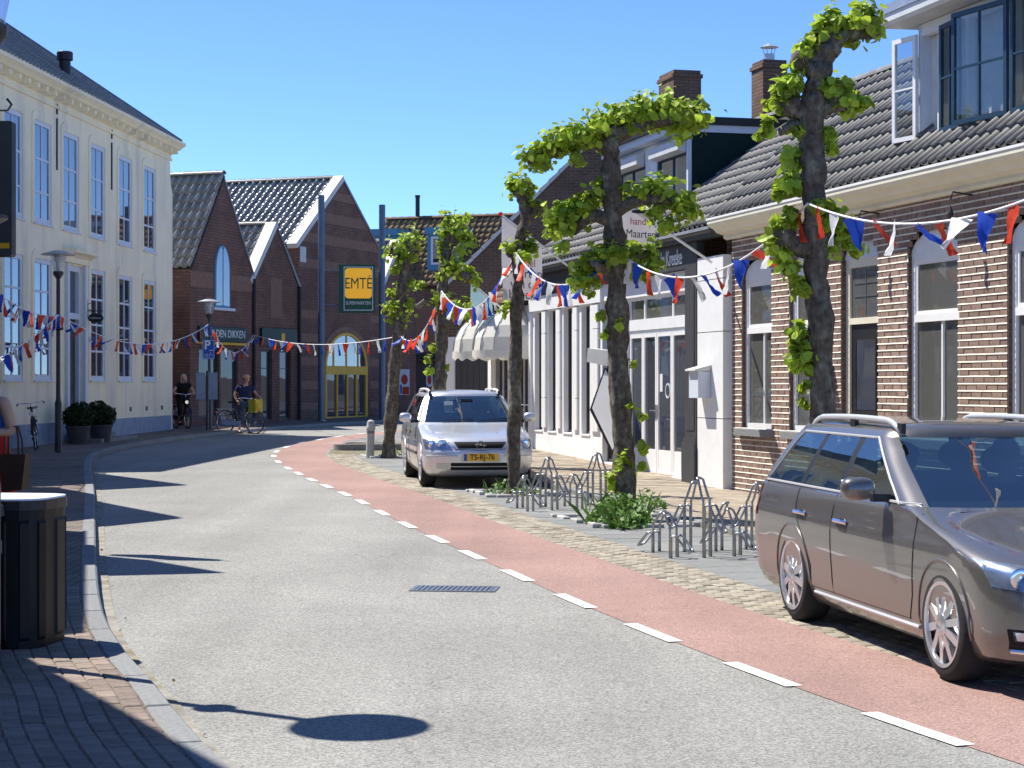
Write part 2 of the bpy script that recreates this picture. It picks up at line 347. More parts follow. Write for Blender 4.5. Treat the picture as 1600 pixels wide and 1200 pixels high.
M['flag_w'] = mat('white flag', (0.80, 0.80, 0.80), 0.5, 0.04, 8, transl=0.35)
M['flag_b'] = mat('blue flag', (0.015, 0.07, 0.50), 0.5, 0.06, 8, transl=0.35)
M['cord'] = mat('white cord', (0.78, 0.78, 0.78), 0.6, 0.03, 8)
M['bark'] = mat('lime bark', (0.11, 0.09, 0.068), 0.95, 0.5, 16, bump=1.0, bscale=38, bz=0.28, bdist=0.035, col2=(0.19, 0.18, 0.135), c2scale=9, c2lo=0.48, c2hi=0.62, c2z=0.4)
M['leaf'] = mat('young lime leaf', (0.38, 0.50, 0.05), 0.5, 0.25, 4, piece=0.45, spec=0.35, transl=0.45)
M['leaf_dark'] = mat('dark leaf', (0.10, 0.20, 0.03), 0.5, 0.2, 4, piece=0.4, spec=0.4, transl=0.25)
M['box_leaf'] = mat('box leaf', (0.016, 0.038, 0.010), 0.6, 0.2, 4, piece=0.4, spec=0.2, transl=0.15)
M['pot'] = mat('dark pot', (0.05, 0.05, 0.055), 0.7, 0.15, 5)
M['stone'] = mat('pale edging stone', (0.45, 0.44, 0.42), 0.85, 0.15, 10, bump=0.4, bscale=40, piece=0.15)
M['glass_w'] = glass_mat('window glass', (0.3, 0.33, 0.35), 3.2, 0.0, (0.035, 0.042, 0.052))
M['glass_g'] = glass_mat('cottage glass', (0.3, 0.33, 0.35), 1.55, 0.0, (0.10, 0.10, 0.095))
M['glass_shop'] = glass_mat('shop glass', (0.3, 0.33, 0.35), 1.5, 0.0, (0.05, 0.055, 0.07))
M['glass_car'] = glass_mat('car glass', (0.40, 0.54, 0.58), 2.7, 0.9, (0.02, 0.04, 0.05))
M['glass_lamp'] = glass_mat('lamp glass', (0.85, 0.9, 0.95), 1.45, 0.8, (0.6, 0.62, 0.65))
M['glass_clear'] = glass_mat('clear glass', (0.85, 0.88, 0.88), 1.5, 0.9, (0.05, 0.05, 0.05))
M['curtain'] = mat('curtain', (0.70, 0.68, 0.62), 0.9, 0.08, 6)
M['rubber'] = mat('tyre rubber', (0.018, 0.018, 0.019), 0.85, 0.15, 12, bump=0.3, bscale=60)
M['seat_dark'] = mat('dark trim', (0.012, 0.012, 0.014), 0.8, 0.1, 6)
M['seat_grey'] = mat('light trim', (0.30, 0.34, 0.28), 0.8, 0.1, 6)
M['skin'] = mat('skin', (0.52, 0.30, 0.20), 0.6, 0.06, 8)
M['navy'] = mat('navy cloth', (0.016, 0.024, 0.075), 0.9, 0.15, 10)
M['denim'] = mat('grey blue cloth', (0.055, 0.08, 0.13), 0.9, 0.15, 10)
M['black_cloth'] = mat('black cloth', (0.008, 0.008, 0.009), 0.9, 0.2, 10)
M['red_cloth'] = mat('red cloth', (0.62, 0.02, 0.015), 0.8, 0.12, 7)
M['leather'] = mat('brown leather', (0.055, 0.028, 0.016), 0.6, 0.2, 8)
M['grey_hair'] = mat('grey hair', (0.38, 0.35, 0.30), 0.8, 0.2, 30)
M['brown_hair'] = mat('brown hair', (0.05, 0.03, 0.018), 0.7, 0.2, 30)
M['cap'] = mat('sand cap', (0.62, 0.36, 0.20), 0.8, 0.08, 8)
M['lime_bag'] = mat('yellow green bag', (0.40, 0.36, 0.02), 0.7, 0.25, 6, col2=(0.55, 0.14, 0.02), c2scale=4)
# ================================================================ GROUND, ROAD, PAVEMENTS
def resample(pts, step):
    pts = [Vector((p[0], p[1])) for p in pts]
    # Catmull-Rom through the points, then even spacing
    dense = []
    for i in range(len(pts)-1):
        p0 = pts[max(i-1, 0)]; p1 = pts[i]; p2 = pts[i+1]; p3 = pts[min(i+2, len(pts)-1)]
        for k in range(12):
            t = k/12
            dense.append(0.5*((2*p1) + (p2-p0)*t + (2*p0-5*p1+4*p2-p3)*t*t + (3*p1-p0-3*p2+p3)*t**3))
    dense.append(pts[-1]); out = [dense[0]]; acc = 0.0
    for a, b in zip(dense, dense[1:]):
        d = (b-a).length
        while acc + d >= step:
            t = (step-acc)/d; a = a + (b-a)*t; out.append(a); d = (b-a).length; acc = 0.0
        acc += d
    return out
def offset(line, o):
    res = []
    for i, p in enumerate(line):
        t = (line[min(i+1, len(line)-1)] - line[max(i-1, 0)]).normalized()
        res.append(p + Vector((t.y, -t.x))*o)          # positive = right of travel
    return res
def strip(name, A, B, zoff, material, zf=gz, na=1):
    mb = MB(); vs = []; fs = []
    n = min(len(A), len(B))
    for i in range(n):
        for k in range(na+1):
            p = A[i] + (B[i]-A[i])*(k/na); vs.append((p.x, p.y, zf(p.y)+zoff))
    w = na+1
    for i in range(n-1):
        for k in range(na): fs.append((i*w+k, i*w+k+1, (i+1)*w+k+1, (i+1)*w+k))
    mb.add(vs, fs); o = mb.build(name, material); return o
dash_px = [(1433,1141),(1190,1055),(1020,990),(898,940),(808,900),(738,868),(683,843),(636,821),(597,802),(566,785),(538,772),(510,760),(487,750),(466,740),(450,732),(435,722),(428,713),(432,706),(447,699),(470,692),(500,687),(530,682)]
dl = [onroad(*p) for p in dash_px]
dash_pts = [(8.9,-12),(5.5,-1.0),(3.3,6.0)] + [(p.x, p.y) for p in dl] + [(-4.0,56.0),(-2.4,61),(0.3,67.5),(4.2,75.5),(10,86),(22,104)]
DL = resample(dash_pts, 0.25)
kerb_px = [(330,1200),(250,1100),(190,1030),(158,960),(150,870),(148,780),(145,722)]
kl = [onroad(*p) for p in kerb_px]
kerb_pts = [(6.0,-12),(2.4,-1.5),(0.4,4.0)] + [(p.x, p.y) for p in kl] + [(-9.05,42.5),(-9.0,48.0),(-8.35,53.0),(-7.75,56.5),(-6.6,60.5),(-5.0,65.0),(-2.4,71.0),(1.4,79.0),(7,89.5),(19,107)]
KL = resample(kerb_pts, 0.25)

g = MB(); g.quad((-900,-300,gz(-300)-0.06),(900,-300,gz(-300)-0.06),(900,1500,gz(1500)-0.06),(-900,1500,gz(1500)-0.06))
tag(g.build('ground', M['earth']), kind='structure')
# road: pair kerb line and lane line by nearest lane point
def pair(A, B):
    out = []
    for p in A: out.append(min(B, key=lambda q: (q-p).length_squared))
    return out
laneB = offset(DL, 1.2)
road = strip('road', pair(DL, KL), laneB, 0.0, M['asphalt'], na=4); tag(road, kind='structure')
# make the road reach fully under the kerb
lane = strip('cycle_lane', DL, offset(DL, 1.13), 0.004, M['red_asphalt']); tag(lane, kind='structure')
i0 = min(range(len(DL)), key=lambda i: abs(DL[i].y - 5)); i1 = min(range(len(DL)), key=lambda i: abs(DL[i].y - 43))
# dashes
marks = empty('lane_marking', (0, 0, 0)); tag(marks, kind='structure')
dsh = DL[min(range(len(DL)), key=lambda i: abs(DL[i].y-2)):]
fine = resample([(p.x, p.y) for p in DL], 0.05)
arc = [0.0]
for a, b in zip(fine, fine[1:]): arc.append(arc[-1] + (b-a).length)
# dash starts measured from the photo: one every ~1.95 m
k0 = min(range(len(fine)), key=lambda i: (fine[i]-Vector((dl[0].x, dl[0].y))).length)
s0 = arc[k0] - 0.5
def line_pos(s):
    i = max(0, min(len(fine)-2, int(np.searchsorted(arc, s))-1)); return fine[i] + (fine[i+1]-fine[i])*((s-arc[i])/0.05)
d_s = [arc[min(range(len(fine)), key=lambda i: (fine[i]-Vector((p.x, p.y))).length)] for p in dl]
more_s = [d_s[0]-2.1, d_s[0]-4.2] + d_s + [d_s[-1] + 2.3*k for k in range(1, 8)]
for s in more_s:
    ln = 0.46
    mb = MB(); vs = []
    for k in range(7):
        p = line_pos(s-ln + 2*ln*k/6); q = line_pos(s-ln+2*ln*k/6+0.05); t = (q-p).normalized(); nrm = Vector((t.y, -t.x))
        for w in (-0.055, 0.055): a = p + nrm*w; vs.append((a.x, a.y, gz(a.y)+0.008))
    mb.add(vs, [(2*k, 2*k+1, 2*k+3, 2*k+2) for k in range(6)]); mb.build('dash', M['paint'], marks)

# ---- generic pieces: 300 nearest in view as parts, the rest one mesh
def view_key(p):
    if p.y < 0.5: return 1e6 + abs(p.x)
    u = 800 + F*p.x/p.y; v = 600 - F*(p.z-CAMZ)/p.y
    out = max(0, -u, u-1600)/100 + max(0, -v, v-1200)/100
    return p.length*(1 + 3*out) + 60*(out > 0)
def pieces(name, meshes, mats_list, parent, world, limit=300, rest_name=None, only_visible=False):
    """meshes: variants; mats_list: local matrices (Matrix 4x4) in the parent's frame"""
    key = sorted(range(len(mats_list)), key=lambda i: view_key(world @ mats_list[i].translation))
    r = random.Random(len(mats_list)); objs = []
    for i in key[:limit]:
        o = link(name, meshes[r.randrange(len(meshes))], parent); o.matrix_basis = mats_list[i]; objs.append(o)
    rest = key[limit:]
    if rest:
        me0 = meshes[0]; nv = len(me0.vertices)
        co = np.empty(nv*3); me0.vertices.foreach_get('co', co); co = co.reshape(-1, 3)
        faces = [tuple(p.vertices) for p in me0.polygons]
        V = []; Fc = []
        for j, i in enumerate(rest):
            A = np.array(mats_list[i]); V.append(co @ A[:3, :3].T + A[:3, 3]); Fc += [tuple(x + j*nv for x in f) for f in faces]
        me = bpy.data.meshes.new(rest_name or name + '_field'); me.from_pydata(np.concatenate(V).tolist(), [], Fc)
        for mt in me0.materials: me.materials.append(mt)
        if me0.polygons[0].use_smooth: me.polygons.foreach_set('use_smooth', [True]*len(me.polygons))
        o = link(rest_name or name + '_field', me, parent); tag(o, kind='stuff')
    return objs
def paver(w, l, h, material, name, b=0.006):
    mb = MB(); mb.bbox(-w/2, w/2, -l/2, l/2, -h, 0, b); return mb.mesh(name, material)
ROT_S = Matrix.Rotation(math.atan(SLOPE), 4, 'X')

# ---- left pavement
KL_in = offset(KL, -0.14)
def left_out(p): return Vector((min(p.x - 3.6, -2.9 - 0.225*p.y if p.y < 41 else -16.5 + 0.0776*p.y), p.y))
fl = strip('pavement_left', [left_out(p) for p in KL], KL_in, 0.10-0.004, M['pave_l'], na=2); tag(fl, kind='structure')
# kerb stones
kp = empty('kerb_left'); tag(kp, kind='structure')
KF = resample(kerb_pts, 1.0)
for i in range(10, len(KF)-1):
    a, b = KF[i], KF[i+1]
    if a.y < 3 or a.y > 75: continue
    d = (b-a); L_ = d.length; ang = math.atan2(d.y, d.x)
    mb = MB(); mb.bbox(0.004, L_-0.004, 0.0, 0.15, -0.16, 0.10, 0.018)
    o = mb.build('kerb_stone', M['kerb'], kp)
    o.location = (a.x, a.y, gz(a.y)+rnd.uniform(-0.003, 0.003)); o.rotation_euler = (0, -math.asin(SLOPE*math.sin(ang)), ang)
# gutter strip of pale bricks in the road at the left kerb
gut = strip('gutter_left', KL, offset(KL, 0.10), 0.005, mat('gutter dust', (0.26, 0.245, 0.21), 0.9, 0.25, 7, bump=0.4, col2=(0.20, 0.165, 0.10), c2scale=3)); tag(gut, kind='structure')
# paver bricks of the near left pavement
bm1 = [paver(0.097, 0.197, 0.06, M['clinker'], 'brick')]
mats_ = []
sub = [p for p in KL if 8.0 < p.y < 15.2]
base = resample([(p.x, p.y) for p in sub], 0.205)
for i in range(len(base)-1):
    t = (base[i+1]-base[i]).normalized(); nrm = Vector((-t.y, t.x)); ang = math.atan2(t.y, t.x) - math.pi/2
    for k in range(11):
        sh = 0.10 if k % 2 else 0.0
        p = base[i] + t*sh + nrm*(0.205 + 0.104*k)
        if p.x < -0.28*p.y - 0.1: continue
        mats_.append(Matrix.Translation((p.x, p.y, gz(p.y)+0.102+rnd.uniform(-0.002, 0.003))) @ Matrix.Rotation(ang + rnd.uniform(-0.01, 0.01), 4, 'Z') @ ROT_S)
pieces('brick', bm1, mats_, fl, Matrix.Identity(4), 300)
tl = [paver(0.295, 0.295, 0.05, M['slab'], 'tile')]; mats_ = []
b3 = resample([(p.x, p.y) for p in sub], 0.3)
for i in range(len(b3)-1):
    t = (b3[i+1]-b3[i]).normalized(); nrm = Vector((-t.y, t.x)); ang = math.atan2(t.y, t.x) - math.pi/2
    for k in range(5):
        p = b3[i] + nrm*(1.50 + 0.3*k)
        if p.x < -0.28*p.y - 0.3: continue
        mats_.append(Matrix.Translation((p.x, p.y, gz(p.y)+0.101+rnd.uniform(-0.001, 0.002))) @ Matrix.Rotation(ang, 4, 'Z') @ ROT_S)
pieces('tile', tl, mats_, fl, Matrix.Identity(4), 300)

# ---- right side: gutter bricks, slab strip, pavement
DLr = DL[:min(range(len(DL)), key=lambda i: abs(DL[i].y-47))]
WX = lambda y: 10.70 - 0.265*y           # the right house fronts
gb = strip('gutter_right', offset(DLr, 1.13), offset(DLr, 1.76), -0.006, M['bed_sand']); tag(gb, kind='structure')
mats_ = []
sub = [p for p in DL if 1.5 < p.y < 41]
base = resample([(p.x, p.y) for p in offset(sub, 1.45)], 0.208)
for i in range(len(base)-1):
    t = (base[i+1]-base[i]).normalized(); nrm = Vector((t.y, -t.x)); ang = math.atan2(t.y, t.x) - math.pi/2
    for k in range(6):
        p = base[i] + t*(0.1 if k % 2 else 0) + nrm*(-0.26 + 0.104*k)
        mats_.append(Matrix.Translation((p.x, p.y, gz(p.y)+0.006+rnd.uniform(-0.003, 0.004))) @ Matrix.Rotation(ang+rnd.uniform(-0.015, 0.015), 4, 'Z') @ ROT_S)
pieces('brick', [paver(0.096, 0.196, 0.05, M['clinker_y'], 'brick')], mats_, gb, Matrix.Identity(4), 300)
pk = strip('parking_strip', offset(DLr, 1.76), offset(DLr, 3.35), -0.008, M['bed_sand']); tag(pk, kind='structure')
mats_ = []
base = resample([(p.x, p.y) for p in offset(sub, 2.0)], 0.503)
for i in range(len(base)-1):
    t = (base[i+1]-base[i]).normalized(); nrm = Vector((t.y, -t.x)); ang = math.atan2(t.y, t.x) - math.pi/2
    for k in range(3):
        p = base[i] + nrm*(0.02 + 0.503*k)
        mats_.append(Matrix.Translation((p.x, p.y, gz(p.y)+0.004+rnd.uniform(-0.003, 0.003))) @ Matrix.Rotation(ang, 4, 'Z') @ ROT_S)
pieces('slab', [paver(0.495, 0.495, 0.05, M['slab'], 'slab', 0.004)], mats_, pk, Matrix.Identity(4), 300)
# raised pavement between the parking strip and the house fronts
E = offset(DLr, 3.35)
rp = strip('pavement_right', E, [Vector((max(WX(p.y)+1.2, p.x+0.3), p.y)) for p in E], -0.006, M['pave_r'], zf=lambda y: swz(y)-0.04, na=2); tag(rp, kind='structure')
mats_ = []
sub2 = [p for p in E if 6.0 < p.y < 39]
base = resample([(p.x, p.y) for p in sub2], 0.303)
for i in range(len(base)-1):
    t = (base[i+1]-base[i]).normalized(); nrm = Vector((t.y, -t.x)); ang = math.atan2(t.y, t.x) - math.pi/2
    for k in range(9):
        p = base[i] + nrm*(0.30 + 0.303*k)
        if p.x > WX(p.y) - 0.1: continue
        mats_.append(Matrix.Translation((p.x, p.y, swz(p.y)-0.04+rnd.uniform(-0.002, 0.002))) @ Matrix.Rotation(ang, 4, 'Z') @ ROT_S)
pieces('tile', [paver(0.296, 0.296, 0.05, mat('sand tile', (0.33, 0.28, 0.215), 0.85, 0.16, 8, bump=0.3, bscale=60, piece=0.16, col2=(0.24, 0.205, 0.15), c2scale=2), 'tile', 0.004)], mats_, rp, Matrix.Identity(4), 300)
kr = empty('kerb_right'); tag(kr, kind='structure')
EF = resample([(p.x, p.y) for p in E], 0.9)
for a, b in zip(EF, EF[1:]):
    if a.y < 1.5: continue
    d = b-a; ang = math.atan2(d.y, d.x); h = swz(a.y)-gz(a.y)-0.035
    mb = MB(); mb.bbox(0.004, d.length-0.004, -0.13, 0.0, -0.15, h, 0.012)
    o = mb.build('kerb_stone', M['kerb'], kr); o.location = (a.x, a.y, gz(a.y)); o.rotation_euler = (0, -math.asin(SLOPE*math.sin(ang)), ang)
# far corner pavement on the right, beyond the parked car
fr = MB(); c = [offset(DL, 1.14)[i] for i in range(len(DL)) if 46.5 < DL[i].y < 104]
vs = []; fs = []
for p in c: vs += [(p.x, p.y, gz(p.y)+0.05), (p.x+14, p.y-3, gz(p.y)+0.05)]
fr.add(vs, [(2*i, 2*i+1, 2*i+3, 2*i+2) for i in range(len(c)-1)])
tag(fr.build('pavement_corner', M['slab_far']), kind='structure')

# raised kerbed island at the far end of the parking bays
isl = empty('kerbed_island', (-2.95, 43.6, gz(43.6)), R(14)); tag(isl, 'low kerbed traffic island with rounded end beside the leaning bollard', 'traffic island')
outl = [(-0.9+0.35*math.cos(a)*1.0, 0.35*math.sin(a)) for a in [R(90+15*k) for k in range(13)]]
outl += [(2.6, -0.35), (2.6, 0.35)]
mb = MB(); mb.prism(outl, lambda p, q, t: (p, q, t), -0.1, 0.13); mb.build('kerb_edge', M['kerb'], isl)
mb = MB(); mb.prism([(x*0.88+0.05, y*0.62) for x, y in outl], lambda p, q, t: (p, q, t), 0.131, 0.136); mb.build('paved_top', M['clinker_y'], isl)

# drain grate in the road
dg = empty('drain_grate', (-0.48, 15.6, gz(15.6)+0.002), R(-6), 'rectangular slotted iron drain grate set in the asphalt', 'drain')
mb = MB(); mb.box(-0.36, 0.36, -0.2, 0.2, -0.02, 0.001); mb.build('pit', M['black'], dg)
mb = MB(); mb.box(-0.36, 0.36, -0.2, -0.165, 0.001, 0.006); mb.box(-0.36, 0.36, 0.165, 0.2, 0.001, 0.006); mb.box(-0.36, -0.325, -0.165, 0.165, 0.001, 0.006); mb.box(0.325, 0.36, -0.165, 0.165, 0.001, 0.006)
mb.build('frame', M['steel'], dg)
for k in range(16):
    x = -0.305 + k*0.0407; mb = MB(); mb.box(x-0.013, x+0.013, -0.165, 0.165, 0.001, 0.0055); mb.build('bar', M['steel'], dg)
# ================================================================ RIGHT-HAND HOUSES
W_LOC = Vector((3.31, 27.9, 0)); W_RZ = math.atan2(-0.967, 0.256); WM = frame_m(W_LOC, W_RZ)
def WS(px, d=0.0):
    a = (px-800)/F; return (a*(27.9+0.256*d)-3.31-0.967*d)/(0.256+0.967*a)
def WZ(px, py, d=0.0):
    s = WS(px, d); y = 27.9-0.967*s+0.256*d; return CAMZ+(600-py)/F*y
def wall(mb, x0, x1, z0, z1, ops, y=0.0, reveal=0.1, m=0, mr=0):
    xs = sorted({x0, x1} | {v for o in ops for v in o[:2]}); zs = sorted({z0, z1} | {v for o in ops for v in o[2:4]})
    for a, b in zip(xs, xs[1:]):
        for c, d in zip(zs, zs[1:]):
            cx, cz = (a+b)/2, (c+d)/2
            if any(o[0] < cx < o[1] and o[2] < cz < o[3] for o in ops): continue
            if a < x0 or b > x1 or c < z0 or d > z1: continue
            mb.quad((a, y, c), (b, y, c), (b, y, d), (a, y, d), m)
    for o in ops:
        a, b, c, d = o[:4]
        mb.quad((a, y, c), (a, y, d), (a, y+reveal, d), (a, y+reveal, c), mr); mb.quad((b, y, d), (b, y, c), (b, y+reveal, c), (b, y+reveal, d), mr)
        mb.quad((a, y, d), (b, y, d), (b, y+reveal, d), (a, y+reveal, d), mr); mb.quad((b, y, c), (a, y, c), (a, y+reveal, c), (b, y+reveal, c), mr)
def rect_frame(mb, x0, x1, z0, z1, y0, y1, w, m=0):
    mb.box(x0, x0+w, y0, y1, z0, z1, m); mb.box(x1-w, x1, y0, y1, z0, z1, m)
    mb.box(x0+w, x1-w, y0, y1, z0, z0+w, m); mb.box(x0+w, x1-w, y0, y1, z1-w, z1, m)
def pane(x0, x1, z0, z1, y, parent, glass, name='pane'):
    mb = MB(); mb.box(x0, x1, y, y+0.012, z0, z1); return mb.build(name, glass, parent)
def window(parent, x0, x1, z0, z1, y, fm, glass, nx=2, rows=(0.5,), fw=0.06, bw=0.028, sill=True, depth=0.06, name='window'):
    """rows: fractions of the height at which glazing bars cross"""
    mb = MB(); rect_frame(mb, x0, x1, z0, z1, y, y+depth, fw)
    xi = [x0+fw+(x1-x0-2*fw)*k/nx for k in range(nx+1)]; zi = [z0+fw] + [z0+fw+(z1-z0-2*fw)*r for r in rows] + [z1-fw]
    for x in xi[1:-1]: mb.box(x-bw/2, x+bw/2, y+0.012, y+depth-0.01, z0+fw, z1-fw)
    for z in zi[1:-1]:
        for a, b in zip(xi, xi[1:]): mb.box(a+(bw/2 if a != xi[0] else 0), b-(bw/2 if b != xi[-1] else 0), y+0.014, y+depth-0.01, z-bw/2, z+bw/2)
    if sill: mb.box(x0-0.03, x1+0.03, y-0.06, y+depth, z0-0.05, z0-0.002)
    w = mb.build(name, fm, parent)
    for a, b in zip(xi, xi[1:]):
        for c, d in zip(zi, zi[1:]): pane(a, b, c, d, y+depth*0.55, w, glass)
    return w
def pantile(w, l, material, name='tile', h=0.05):
    prof = [(0, 0.0), (0.2, -0.2), (0.42, -0.22), (0.58, 0.05), (0.70, 0.7), (0.82, 1.0), (0.94, 0.75), (1.05, 0.1)]
    mb = MB(); vs = []
    for v, lift in ((-0.02, 0.034), (l*1.08, 0.004)):
        for u, z in prof: vs.append((u*w, v, z*h+lift))
    for u, z in prof: vs.append((u*w, -0.02, z*h+0.008))
    n = len(prof)
    fs = [(i, i+1, n+i+1, n+i) for i in range(n-1)] + [(2*n+i, 2*n+i+1, i+1, i) for i in range(n-1)]
    mb.add(vs, fs); me = mb.mesh(name, material)
    sm = [True]*(n-1)+[False]*(n-1); me.polygons.foreach_set('use_smooth', sm); return me
def tiled_roof(parent, world, O, U, V, width, length, tw, tl, material, skip=None, limit=300, under=0.02, name='roof', th=0.05):
    O = Vector(O); U = Vector(U).normalized(); V = Vector(V).normalized(); Nn = U.cross(V)
    mb = MB(); a = O - Nn*under
    mb.quad(a, a+U*width, a+U*width+V*length, a+V*length)
    a2 = a - Nn*0.08; mb.quad(a2, a2+V*length, a2+U*width+V*length, a2+U*width); mb.quad(a, a2, a2+U*width, a+U*width)
    mb.quad(a, a+V*length, a2+V*length, a2); mb.quad(a+U*width, a2+U*width, a2+U*width+V*length, a+U*width+V*length)
    rf = mb.build(name, M['roof_under'], parent)
    nu = int(round(width/tw)); tw = width/nu; nv = int(round(length/tl)); tl = length/nv
    me = pantile(tw, tl, material, h=th); ms = []
    for j in range(nv):
        for i in range(nu):
            if skip and skip((i+0.5)*tw, (j+0.5)*tl): continue
            p = O + U*(i*tw) + V*(j*tl)
            m = Matrix.Identity(4)
            m.col[0][:3] = U; m.col[1][:3] = V; m.col[2][:3] = Nn; m.col[3][:3] = p + Nn*rnd.uniform(-0.003, 0.005)
            m = m @ Matrix.Rotation(rnd.uniform(-0.012, 0.012), 4, 'Z')
            ms.append(m)
    pieces('tile', [me], ms, rf, world, limit, 'tile_field')
    return rf
def ridge_tiles(parent, A, B, r, material, n=None):
    A = Vector(A); B = Vector(B); L_ = (B-A).length; n = n or max(1, int(L_/0.36)); t = (B-A)/n; d = t.normalized()
    mb = MB(); up = Vector((0, 0, 1)); side = d.cross(up).normalized(); vs = []
    for rr, q in ((r*1.12, 0.0), (r*0.95, t.length*1.05)):
        for k in range(7):
            a = math.pi*k/6; vs.append((q, math.cos(a)*rr, math.sin(a)*rr*0.8))
    mb.add(vs, [(k, k+1, 8+k, 7+k) for k in range(6)]); me = mb.mesh('ridge_tile', material, True)
    for k in range(n):
        o = link('ridge_tile', me, parent); m = Matrix.Identity(4)
        m.col[0][:3] = d; m.col[1][:3] = side; m.col[2][:3] = side.cross(d)*-1 if side.cross(d).z < 0 else side.cross(d); m.col[3][:3] = A+t*k
        o.matrix_basis = m

# ---------------------------------------------------------------- brick cottage
cot = empty('brick_cottage', W_LOC, W_RZ, 'single storey brown brick cottage with cream gutter and white arched windows', 'house')
CX1 = 10.4
ops = []   # (x0,x1,z0,z1spring, arch rise)
for a, b in ((0.39, 1.51), (2.14, 3.26), (5.70, 6.95), (8.05, 9.3)): ops.append((a, b, 1.18, 3.38, 0.27))
door_op = (3.83, 4.90, 0.36, 3.44, 0.24); ops.append(door_op)
mb = MB()
wall(mb, 0, CX1, -0.3, 4.3, [(o[0], o[1], o[2], o[3]+o[4]) for o in ops], y=0.012, reveal=0.10, m=0, mr=1)
mb.quad((0, 0.012, -0.3), (0, 0.012, 4.3), (0, 5, 4.3), (0, 5, -0.3), 1); mb.quad((CX1, 0.012, 4.3), (CX1, 0.012, -0.3), (CX1, 5, -0.3), (CX1, 5, 4.3), 1)
mb.quad((0, 5, -0.3), (0, 5, 4.3), (CX1, 5, 4.3), (CX1, 5, -0.3), 1)
cw = mb.build('wall', [M['mortar'], M['brick_h']], cot)
BL, BH, MJ = 0.215, 0.068, 0.014
bme = MB(); bme.bbox(-0.5, 0.5, -0.5, 0.5, 0, 1, 0.0); 
bv = MB(); bv.add([(-0.5,1,-0.5),(0.5,1,-0.5),(0.5,1,0.5),(-0.5,1,0.5),(-0.49,0,-0.46),(0.49,0,-0.46),(0.49,0,0.46),(-0.49,0,0.46)],
                  [(4,5,6,7),(0,1,5,4),(1,2,6,5),(2,3,7,6),(3,0,4,7)])
brick_mesh = bv.mesh('brick', M['brick_c'])
ms = []; row = 0; z = 0.2; joints = MB()
def op_half(o, zc):
    if zc < o[2]-0.01 or zc > o[3]+o[4]: return None
    if zc <= o[3]: return (o[0], o[1])
    t = (zc-o[3])/o[4]; c = (o[0]+o[1])/2; h = (o[1]-o[0])/2*math.sqrt(max(0, 1-t*t)); return (c-h, c+h)
while z < 4.1:
    zc = z+BH/2; iv = [(0.0, CX1)]
    for o in ops:
        hh = op_half(o, zc)
        if not hh: continue
        nv = []
        for a, b in iv:
            if hh[1] <= a or hh[0] >= b: nv.append((a, b)); continue
            if hh[0]-a > 0.03: nv.append((a, hh[0]))
            if b-hh[1] > 0.03: nv.append((hh[1], b))
        iv = nv
    off = (0, 0.5, 0.25, 0.75)[row % 4]*(BL+MJ)
    k = -1
    while k*(BL+MJ)-off < CX1:
        a0 = k*(BL+MJ)-off; b0 = a0+BL
        for a, b in iv:
            p, q = max(a0, a+0.004), min(b0, b-0.004)
            if q-p > 0.03:
                m = Matrix.Translation(((p+q)/2, -0.002+rnd.uniform(-0.003, 0.003), zc)) @ Matrix.Diagonal((q-p, 0.03, BH, 1))
                ms.append(m)
        k += 1
    for a, b in iv:      # pointed bed joint standing slightly proud
        zj = z+BH; joints.add([(a, 0.0, zj-0.002), (b, 0.0, zj-0.002), (b, -0.008, zj+0.002), (a, -0.008, zj+0.002), (b, -0.001, zj+MJ+0.003), (a, -0.001, zj+MJ+0.003)], [(0, 1, 2, 3), (3, 2, 4, 5)])
    z += BH+MJ; row += 1
pieces('brick', [brick_mesh], ms, cw, WM, 300, 'brick_field')
tag(joints.build('bed_joints', M['mortar'], cw), kind='stuff')
